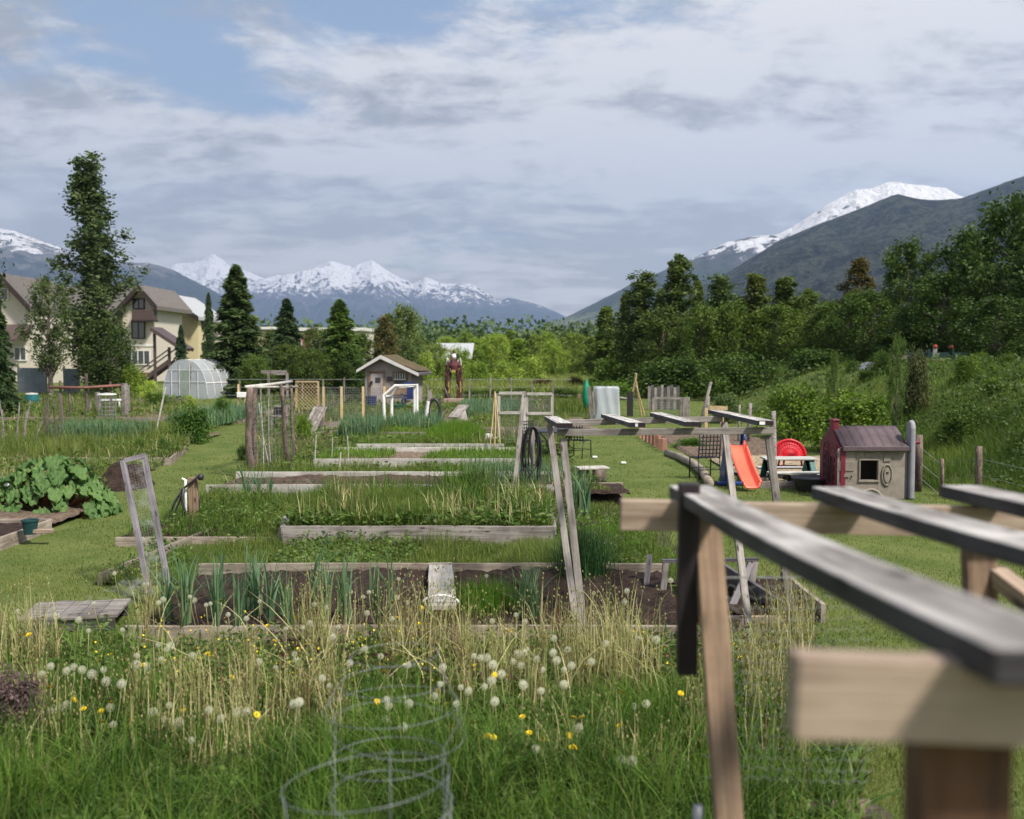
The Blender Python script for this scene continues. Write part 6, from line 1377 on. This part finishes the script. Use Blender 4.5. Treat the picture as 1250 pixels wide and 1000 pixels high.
# bank
p = scat(150000, (650, 1420), (13, 75), lambda x, y: x > foot(y)-.2)
h = (.12+.75*fbm(p[:, 0]*.5+3, p[:, 1]*.5, 4, 27))*rng.uniform(.45, 1.15, len(p))*np.interp(p[:, 1], [22, 40], [1, .45])
stuff('bank_grass', blades(p, h, .009*np.maximum(1, p[:, 1]/13.), .55, 3), GRK, 'tall lush dark green grass covering the bank on the right', 'grass')
p = scat(36000, (650, 1420), (14, 75), lambda x, y: (x > foot(y)) & (fbm(x*.35+8, y*.35, 4, 29) > .5)); p[:, 2] += rng.uniform(.1, .85, len(p))*np.interp(p[:, 1], [22, 40], [.8, .4])
s = (.03*np.maximum(1, p[:, 1]/13.))[:, None]; A = rdir(len(p), .5); B = np.cross(A, rdir(len(p))); B /= np.linalg.norm(B, axis=1)[:, None]
V, F = quads(p, A*s, B*s*.55); stuff('bank_weeds', (V, F, None), leaf('bank_weed_leaves', (.028, .062, .014), (.085, .125, .030), trans=.3, clump=.7), 'leafy weeds tangled in the tall grass of the bank', 'weeds')
# far meadow
p = scat(26000, (500, 800), (64, 125)); stuff('meadow_grass', blades(p, rng.uniform(.3, .8, len(p)), .12, .5, 2), leaf('meadow_blades', (.12, .17, .04), (.26, .29, .08), trans=.4, clump=.1), 'sunny yellow green meadow at the end of the lawn', 'grass')
def shrub(px, base, top, D, wpx, label, color, key='bush', cat='shrub', group=None, name='shrub'):
    q = At(px, base, D); return tree(name, key, px, top, D, wpx, label, color, group, cat=cat)
random.seed(21)
for i in range(24):
    D = random.uniform(19, 46); px = random.uniform(870+ (52-D)*3, 1290); q = At(px, 470, D)
    if q.x < float(foot(np.array(D)))+1.0: px = 625+1250*(float(foot(np.array(D)))+1.2)/D
    z = terr1(At(px, 470, D).x, D); hh = random.uniform(.45, .95)
    top = 432+68*0+(CZ-(z+hh))/D*1250
    c = random.choice([(.8, 1.0, .45), (.6, .8, .4), (1.0, 1.2, .5)])
    tree('bank_shrub', random.choice(['bush', 'bush_b']), px, top, D, hh*1.5/D*1250, 'one of the leafy green shrubs scattered in the tall grass of the bank', c, 'shrubs scattered over the bank', cat='shrub')
tree('sapling', 'sparse', 1094, 404, 24, 30, 'slim sapling with drooping leaves standing above the bank shrubs', (.8, 1., .7), cat='sapling')
tree('sapling', 'sparse', 1018, 428, 27, 20, 'thin young sapling left of the little grey shelter', (.8, 1., .6), cat='sapling')
tree('shrub', 'bush', 1120, 425, 28, 50, 'purple grey twiggy shrub in the middle of the bank', (.75, .65, .75), cat='shrub')
tree('shrub', 'bush', 885, 480, 37, 60, 'grey green willow shrub at the bank foot behind the trellis', (.85, 1.0, .95), cat='shrub')
tree('shrub', 'bush_b', 980, 470, 30, 110, 'wide green shrub behind the red chair', (1.0, 1.25, .45), cat='shrub')
tree('shrub', 'bush', 1045, 478, 26, 130, 'wide bright green shrub directly behind the playhouse roof', (1.1, 1.35, .45), cat='shrub')
tree('shrub', 'bush', 662, 462, 70, 34, 'flat dark purple shrub on the meadow edge', (.8, .25, .4), z0=0, cat='shrub')
tree('shrub', 'bush', 703, 459, 70, 30, 'small brownish purple shrub left of the wrapped cage', (.9, .5, .35), z0=0, cat='shrub')
tree('shrub', 'bush', 690, 472, 58, 60, 'dark green shrub at the end of the lawn left of the umbrella', (.75, .9, .45), z0=0, cat='shrub')
tree('shrub', 'bush_b', 740, 466, 56, 90, 'green shrub behind the plastic wrapped cage', (.9, 1.2, .4), z0=0, cat='shrub')
tree('shrub', 'bush_b', 590, 474, 58, 70, 'dark low shrub behind the tilted grey board', (.7, .9, .5), z0=0, cat='shrub')
tree('shrub', 'bush_b', 634, 472, 60, 54, 'low green shrub behind the white wire frames', (.9, 1.1, .45), z0=0, cat='shrub')
tree('shrub', 'bush', 233, 494, 28.5, 64, 'dark leafy currant bush at the end of the grass path', (.65, 1.0, .5), z0=0, cat='bush')
tree('shrub', 'bush_b', 271, 485, 36, 34, 'second dark bush further along the grass path edge', (.65, 1.0, .5), z0=0, cat='bush')
tree('shrub', 'bush_b', 169, 533, 24.6, 22, 'small dark leafy plant left of a pair in the plank edged bed', (.7, 1.1, .45), z0=0, cat='plant')
tree('shrub', 'bush', 199, 531, 24.4, 15, 'small dark leafy plant right of a pair in the plank edged bed', (.7, 1.0, .6), z0=0, cat='plant')
tree('shrub', 'sparse', 184, 463, 46, 30, 'pale yellow flowering kale plant before the greenhouse tunnel', (3.2, 3.2, 1.6), z0=0, cat='plant')
tree('shrub', 'sparse', 232, 481, 44, 16, 'smaller pale yellow flowering kale plant before the tunnel door', (3.0, 3.0, 1.5), z0=0, cat='plant')
tree('shrub', 'bush', 190, 478, 46, 36, 'dark green bush under the yellow flowering kale', (.7, 1., .5), z0=0, cat='bush')
tree('shrub', 'bush_b', 372, 507, 30, 26, 'bright leafy plant left of the slanted cold frame', (1.2, 1.5, .5), z0=0, cat='plant')
tree('shrub', 'bush', 843, 532, 27, 50, 'leafy dark green plant behind the brick edging', (.8, 1.2, .5), z0=0, cat='plant')
tree('shrub', 'bush_b', 295, 541, 24, 18, 'small dark shrub left of the thick bark posts', (.5, .7, .5), z0=0, cat='shrub')
tree('shrub', 'bush', 2, 812, 6.2, 105, 'purple grey heather like shrub cut by the left edge in the foreground', (1.5, .75, 2.4), z0=0, cat='shrub')
tree('shrub', 'bush_b', 772, 655, 12.2, 56, 'round leafy green plant right of the chives', (.9, 1.35, .5), z0=0, cat='plant')
tree('shrub', 'bush', 385, 612, 15.2, 66, 'dark dandelion leaves bulging at the left of the weedy bed', (.7, 1.1, .5), z0=.1, cat='plant')
# leeks and grass like crops
def fan(n, h, w, lean, sp=.05):
    b = np.stack([rng.normal(size=n)*sp, rng.normal(size=n)*sp, np.zeros(n)], -1); return blades(b, rng.uniform(.6, 1.1, n)*h, w, lean, 5, .55)
LM = []
for k in range(4):
    V, F4, F3 = fan(15, .66, .024, .32, .02); m_ = npmesh('leaves', V, F4, F3); m_.materials.append(LEEK); LM.append(m_)
SM = MB().tube([(0, 0, -.02), (0, 0, .12)], .012, 7); sm_ = bpy.data.meshes.new('stem'); sm_.from_pydata([tuple(v) for v in SM.v], [], SM.f); sm_.materials.append(M('leek_stem', (.50, .55, .38), None, 5))
def leek(x, y, z, s, label, group):
    e = empty('leek', (x, y, z), label, 'leek', group, rz=random.random()*6)
    for nm, me in (('leaves', random.choice(LM)), ('stem', sm_)):
        o = bpy.data.objects.new(nm, me); COL.objects.link(o); o.parent = e; o.scale = (s, s, s)
random.seed(5)
for px, py in ((214, 772), (228, 762), (246, 780), (262, 756), (285, 770), (303, 745), (315, 752), (330, 757), (346, 750), (352, 765), (382, 742), (398, 752), (416, 748), (422, 762), (455, 742), (462, 760), (476, 748), (232, 745), (270, 742), (206, 758)):
    g = G(px, py, .15); leek(g.x, max(8.75, g.y), .15, random.uniform(.75, 1.1), 'one of the tall blue green leeks standing in the left half of the nearest bed', 'leeks in the nearest bed')
for px, py in ((299, 608), (303, 612), (316, 610), (330, 608), (312, 604)):
    g = G(px, py, .1); leek(g.x, g.y, .1, random.uniform(.8, 1.1), 'one of the leeks at the left corner of the brown planted bed', 'leeks at the log edged bed corner')
for px, py in ((700, 622), (708, 618), (716, 624), (704, 612)):
    g = G(px, py, .2); leek(g.x, g.y, .1, random.uniform(1.1, 1.5), 'one of the big curling leeks beside the trellis leg near the stump bench', 'big leeks by the trellis leg')
def clump(name, px, py, z, n, h, w, r, mat, label, cat, lean=.4):
    g = G(px, py, z); b = np.stack([rng.normal(size=n)*r, rng.normal(size=n)*r, np.zeros(n)], -1)
    V, F4, F3 = blades(b, rng.uniform(.55, 1.05, n)*h, w, lean, 5, .6)
    V = V+np.array([g.x, g.y, z]); return tag(link(name, npmesh(name, V, F4, F3), mat), label, cat, kind='stuff' if name == 'grass_clump' else None)
clump('leek_clump', 646, 752, .15, 130, .55, .013, .045, LEEK, 'single spiky clump of blue green leaves at the right of the plank', 'plant')
clump('chive_clump', 712, 712, .1, 900, .72, .008, .12, CHIV, 'large dark green chive clump with purple buds behind the trellis legs', 'chives')
g = G(714, 690, .2); p = np.stack([rng.normal(size=150)*.20+g.x, rng.normal(size=150)*.15+g.y, rng.uniform(.5, .78, 150)], -1); V, F = leaves(p, .020, 1, .8)
stuff('chive_buds', (V, F, None), M('chive_bud', (.12, .05, .12), (.07, .03, .07), 3), 'purple buds over the dark chive clump', 'flowers')
clump('grass_clump', 590, 742, .15, 700, .32, .009, .16, GRB, 'bright green grass clump beside the whitish plank in the nearest bed', 'grass clump')
clump('grass_clump', 745, 668, .0, 500, .42, .012, .2, GRB, 'light green grass clump right of the chives', 'grass clump')
clump('corn_sprouts', 575, 610, .2, 380, .75, .016, .22, GRT, 'tall green shoots at the right part of the weedy bed', 'plant')
def rows(name, x0, x1, y0, y1, n, h, mat, label, w=.03, z=.15):
    b = rect(n, x0, x1, y0, y1, z); stuff(name, blades(b, rng.uniform(.6, 1.1, n)*h, w, .3, 3, .6), mat, label, 'crop')
rows('leek_rows', -5.0, -3.9, 29.2, 31.5, 1300, .62, LEEK, 'dark blue green leek rows left of the shed path', .028)
rows('leek_rows', -3.9, -2.3, 31.5, 35.0, 1300, .55, LEEK, 'paler leek rows right below the pipe arch', .03)
rows('leek_rows', -2.0, .6, 36.5, 43, 2200, .65, LEEK, 'leek rows seen through the white wire frames', .035)
rows('onion_rows', -.9, 1.0, 18.0, 20.3, 1100, .42, LEEK, 'onion rows at the right end of the brown planted bed', .016)
rows('onion_rows', -12.6, -10.2, 27.6, 29.2, 1800, .62, LEEK, 'blue green onion rows in the left plot behind the plank edged bed', .026)
rows('onion_rows', -11.4, -9.6, 33.5, 40, 1500, .6, LEEK, 'onion rows beside the currant bush', .032)
rows('onion_rows', -11.0, -7.5, 15.9, 17.2, 600, .5, LEEK, 'grey green onions left of the rhubarb', .018, .1)
rows('garden_greens', 1.8, 3.6, 40, 47, 1000, .5, GR, 'green rows by the pole tepee', .04)
# seedlings in the brown bed
sd_ = []
for i in range(26):
    x = -5.0+i*.17; sd_.append((x, 17.75+.05*math.sin(i)))
for i, (x, y) in enumerate(sd_):
    e = MB(); 
    for a in range(5): q = Vector((x, y, .25)); d = Vector((math.cos(a*1.3+i), math.sin(a*1.3+i), .9))*.05; s_ = d.cross(Vector((0, 0, 1))).normalized()*.015; e.add([q, q+d*.6+s_, q+d, q+d*.6-s_], [(0, 1, 2, 3)])
    tag(e.build('seedling', CHIV), 'one of the small dark seedlings in a line in the brown planted bed', 'seedling', 'seedlings in the brown bed')
# rhubarb
def rhubarb():
    cx_, cy_ = At(62, 600, 15.9).x, 15.9; e = empty('rhubarb_plant', (cx_, cy_, 0), 'huge clump of broad crinkled rhubarb leaves on the left lawn edge', 'rhubarb')
    lb = MB(); sb = MB(); RL = leaf('rhubarb_leaf', (.040, .100, .026), (.14, .235, .072), trans=.25, clump=2.5, isl=.7)
    for i in range(170):
        a = random.random()*2*PI; rr = random.random()**.55; hx = .95*rr; z = (.80*(1-rr**2.2)+.12)*random.uniform(.6, 1.05)
        c = Vector((cx_+math.cos(a)*hx*1.05, cy_+math.sin(a)*hx*.8, z)); L = random.uniform(.17, .29)
        out = Vector((math.cos(a), math.sin(a), -.35-.6*rr+random.uniform(-.5, .4))).normalized(); up = Vector((0, 0, 1)); sd = out.cross(up).normalized(); nn_ = sd.cross(out)
        ph = random.random()*6
        def P(u, v):
            wv = (math.sin(PI*min(1, .12+v*.88))**.65)*(.9-.25*v); s = (u*2-1); edge = 1+.16*math.sin(v*17+ph)+.10*math.sin(v*31+ph)
            return c+out*(v-.25)*L*1.3+sd*s*wv*L*.62*edge+nn_*(L*.17*math.sin(u*15+ph)*math.cos(v*13+ph*2)+.10*L*abs(s)-.28*L*v*v+.05*L*math.sin(v*23+u*9))
        lb.grid(P, 9, 11); sb.tube([(cx_+math.cos(a)*.15, cy_+math.sin(a)*.15, 0), c+Vector((0, 0, -.12)), c-out*L*.3], .012, 5)
    lb.build('foliage', RL, e, smooth=True); sb.build('stalks', M('rhubarb_stalk', (.25, .22, .08), (.30, .06, .05), 4), e, smooth=True)
rhubarb()
for k, (px, py, D) in enumerate(((23, 584, 15.9), (8, 592, 15.6), (98, 582, 15.9))):
    c = At(px, py, D); tag(MB().lathe([(0, -.03), (.035, -.02), (.045, .015), (.02, .04), (0, .04)], 8, c).build('white_blossom', WHITEP, smooth=True), ['white blossom at the upper left of the rhubarb', 'smaller white blossom left of the rhubarb', 'tiny white blossom in the rhubarb top'][k], 'flower')
# ---- dandelions
def crop(lst, ox, oy): return [(ox+x*.32, oy+y*.32) for x, y in lst]
HEADS = crop([(437,63),(725,152),(605,175),(622,163),(687,183),(786,183),(803,178),(338,282),(603,336),(650,340),(638,352),(522,377),(519,411),(732,377),(193,417),(281,419),(254,434),(313,430),(350,447),(395,430),(405,475),(615,393),(192,587),(254,565),(583,592),(646,566),(625,619),(681,632),(797,585),(842,617),(940,588),(1141,555),(731,700),(550,105),(68,208),(215,228),(870,220),(990,170),(940,235),(357,177),(160,445),(432,640),(300,240)], 0, 680) + \
 crop([(583,85),(401,134),(447,152),(578,155),(463,214),(310,193),(332,305),(193,390),(319,493),(203,555),(535,620),(623,560),(600,650),(720,530),(742,485),(803,560),(850,512),(820,497),(950,553),(938,472),(942,413),(975,447),(1020,400),(1128,512),(1214,488),(1106,733),(870,378),(895,385),(920,385),(1065,365),(1110,390),(1170,365),(1060,490),(940,245),(470,135),(1050,415)], 300, 680) + \
 crop([(683,90),(390,138),(517,130),(507,172),(547,570),(590,560),(332,652),(495,776),(537,780),(188,512),(275,488),(305,415),(235,365),(290,355),(130,360),(870,190),(885,182),(628,316),(195,430),(930,290),(100,370),(12,550),(38,447),(5,410)], 600, 680)
YELS = crop([(43,298),(90,297),(110,297),(885,460),(280,545),(318,580),(980,602),(1195,520),(845,168),(1075,265),(1020,263),(1128,232),(1215,275)], 0, 680) + crop([(577,232),(612,210),(620,235),(662,255),(670,193),(735,130),(530,440),(257,520),(42,602),(768,563),(872,633),(921,683),(787,650),(345,765),(190,232),(1236,683),(1245,728)], 300, 680) + \
 crop([(368,413),(498,518),(722,521),(488,645),(312,614),(343,614),(297,682),(315,727)], 600, 680)
PUFF = leaf('seed_fluff', (.66, .64, .57), (.80, .78, .72), trans=.5, clump=3); CORE = M('seed_core', (.20, .15, .09), (.12, .09, .05), 3)
n = 190; i_ = np.arange(n)+.5; ph_ = np.arccos(1-2*i_/n); th_ = PI*(1+5**.5)*i_; dirs = np.stack([np.cos(th_)*np.sin(ph_), np.sin(th_)*np.sin(ph_), np.cos(ph_)], -1)
Rr_ = .031; gs = []
up_ = np.cross(dirs, rdir(n)); up_ /= np.linalg.norm(up_, axis=1)[:, None]; up2 = np.cross(dirs, up_)
spk = np.stack([dirs*.006-up_*.0003, dirs*.006+up_*.0003, dirs*Rr_+up_*.0004, dirs*Rr_-up_*.0004], 1).reshape(-1, 3); gs.append((spk, np.arange(n*4).reshape(-1, 4), None))
for k in range(3):
    a = k*PI/3; t1 = up_*math.cos(a)+up2*math.sin(a); t2 = -up_*math.sin(a)+up2*math.cos(a)
    q = np.stack([dirs*Rr_*1.08-t1*.0046, dirs*Rr_-t2*.0007, dirs*Rr_*1.08+t1*.0046, dirs*Rr_+t2*.0007], 1).reshape(-1, 3); gs.append((q, np.arange(n*4).reshape(-1, 4), None))
V, F4, F3 = join(gs); puff_me = npmesh('seed_head', V, F4, F3); puff_me.materials.append(PUFF)
c_ = MB().lathe([(0, -.008), (.006, -.005), (.007, 0), (.005, .006), (0, .007)], 10); core_me = bpy.data.meshes.new('core'); core_me.from_pydata([tuple(v) for v in c_.v], [], c_.f); core_me.materials.append(CORE)
random.seed(31)
HEADS += [(random.gauss(330, 170), random.uniform(698, 870)) for _ in range(34)] + [(random.gauss(640, 60), random.uniform(770, 850)) for _ in range(8)]
HEADS = [(x, y) for x, y in HEADS if 15 < x < 880]
YELS += [(random.uniform(20, 860), random.uniform(735, 905)) for _ in range(34)]
STG = M('dandelion_stem', (.22, .24, .09), (.30, .26, .14), 3, .6)
yf = []
for k, (nn2, rad, zt_) in enumerate(((22, .021, .004), (18, .016, .008), (12, .010, .010))):
    a = np.linspace(0, 2*PI, nn2, endpoint=False)+k*.2; d = np.stack([np.cos(a), np.sin(a), 0*a], -1); s = np.stack([-np.sin(a), np.cos(a), 0*a], -1)
    q = np.stack([d*.001+s*0, d*rad*.6+s*.0028+[0, 0, zt_], d*rad+[0, 0, zt_*.9], d*rad*.6-s*.0028+[0, 0, zt_]], 1).reshape(-1, 3); yf.append((q, np.arange(nn2*4).reshape(-1, 4), None))
V, F4, F3 = join(yf); yel_me = npmesh('petals', V, F4, F3); yel_me.materials.append(YFL)
def stem_to(e, hx, hz, lean):
    pts = [(-lean[0]*(1-t)**1.5, -lean[1]*(1-t)**1.5, -hz*(1-t)) for t in (0, .35, .7, 1)]; return MB().tube(pts, .0028, 5).build('stem', STG, e, smooth=True, world=False)
random.seed(9)
def headpos(px, py, hgt):
    D = (CZ-hgt)*1250/(py-432); return At(px, py, max(D, 4.5))
DG1 = 'dandelion seed heads in the foreground weeds'; DG2 = 'yellow dandelion flowers in the foreground weeds'
for px, py in HEADS:
    hgt = random.uniform(.34, .48) if py < 860 else random.uniform(.26, .36); c = headpos(px, py, hgt); s = random.uniform(.62, 1.02)*(1.0 if py > 780 else .85)
    e = empty('dandelion_clock', (c.x, c.y, c.z), 'one of the fluffy white dandelion clocks rising from the foreground weeds', 'dandelion', DG1)
    o = bpy.data.objects.new('seed_head', puff_me); COL.objects.link(o); o.parent = e; o.scale = (s,)*3; o.rotation_euler = (random.random()*3, random.random()*3, 0)
    o2 = bpy.data.objects.new('core', core_me); COL.objects.link(o2); o2.parent = o
    stem_to(e, 0, c.z, (random.uniform(-.1, .1), random.uniform(-.05, .05)))
for px, py in YELS:
    hgt = random.uniform(.22, .38); c = headpos(px, py, hgt); e = empty('dandelion_flower', (c.x, c.y, c.z), 'one of the yellow dandelion flowers among the foreground weeds', 'dandelion', DG2)
    o = bpy.data.objects.new('petals', yel_me); COL.objects.link(o); o.parent = e; o.rotation_euler = (random.uniform(.1, .9), random.uniform(-.4, .4), random.random()*6); o.scale = (1.15,)*3
    stem_to(e, 0, c.z, (random.uniform(-.08, .08), 0))
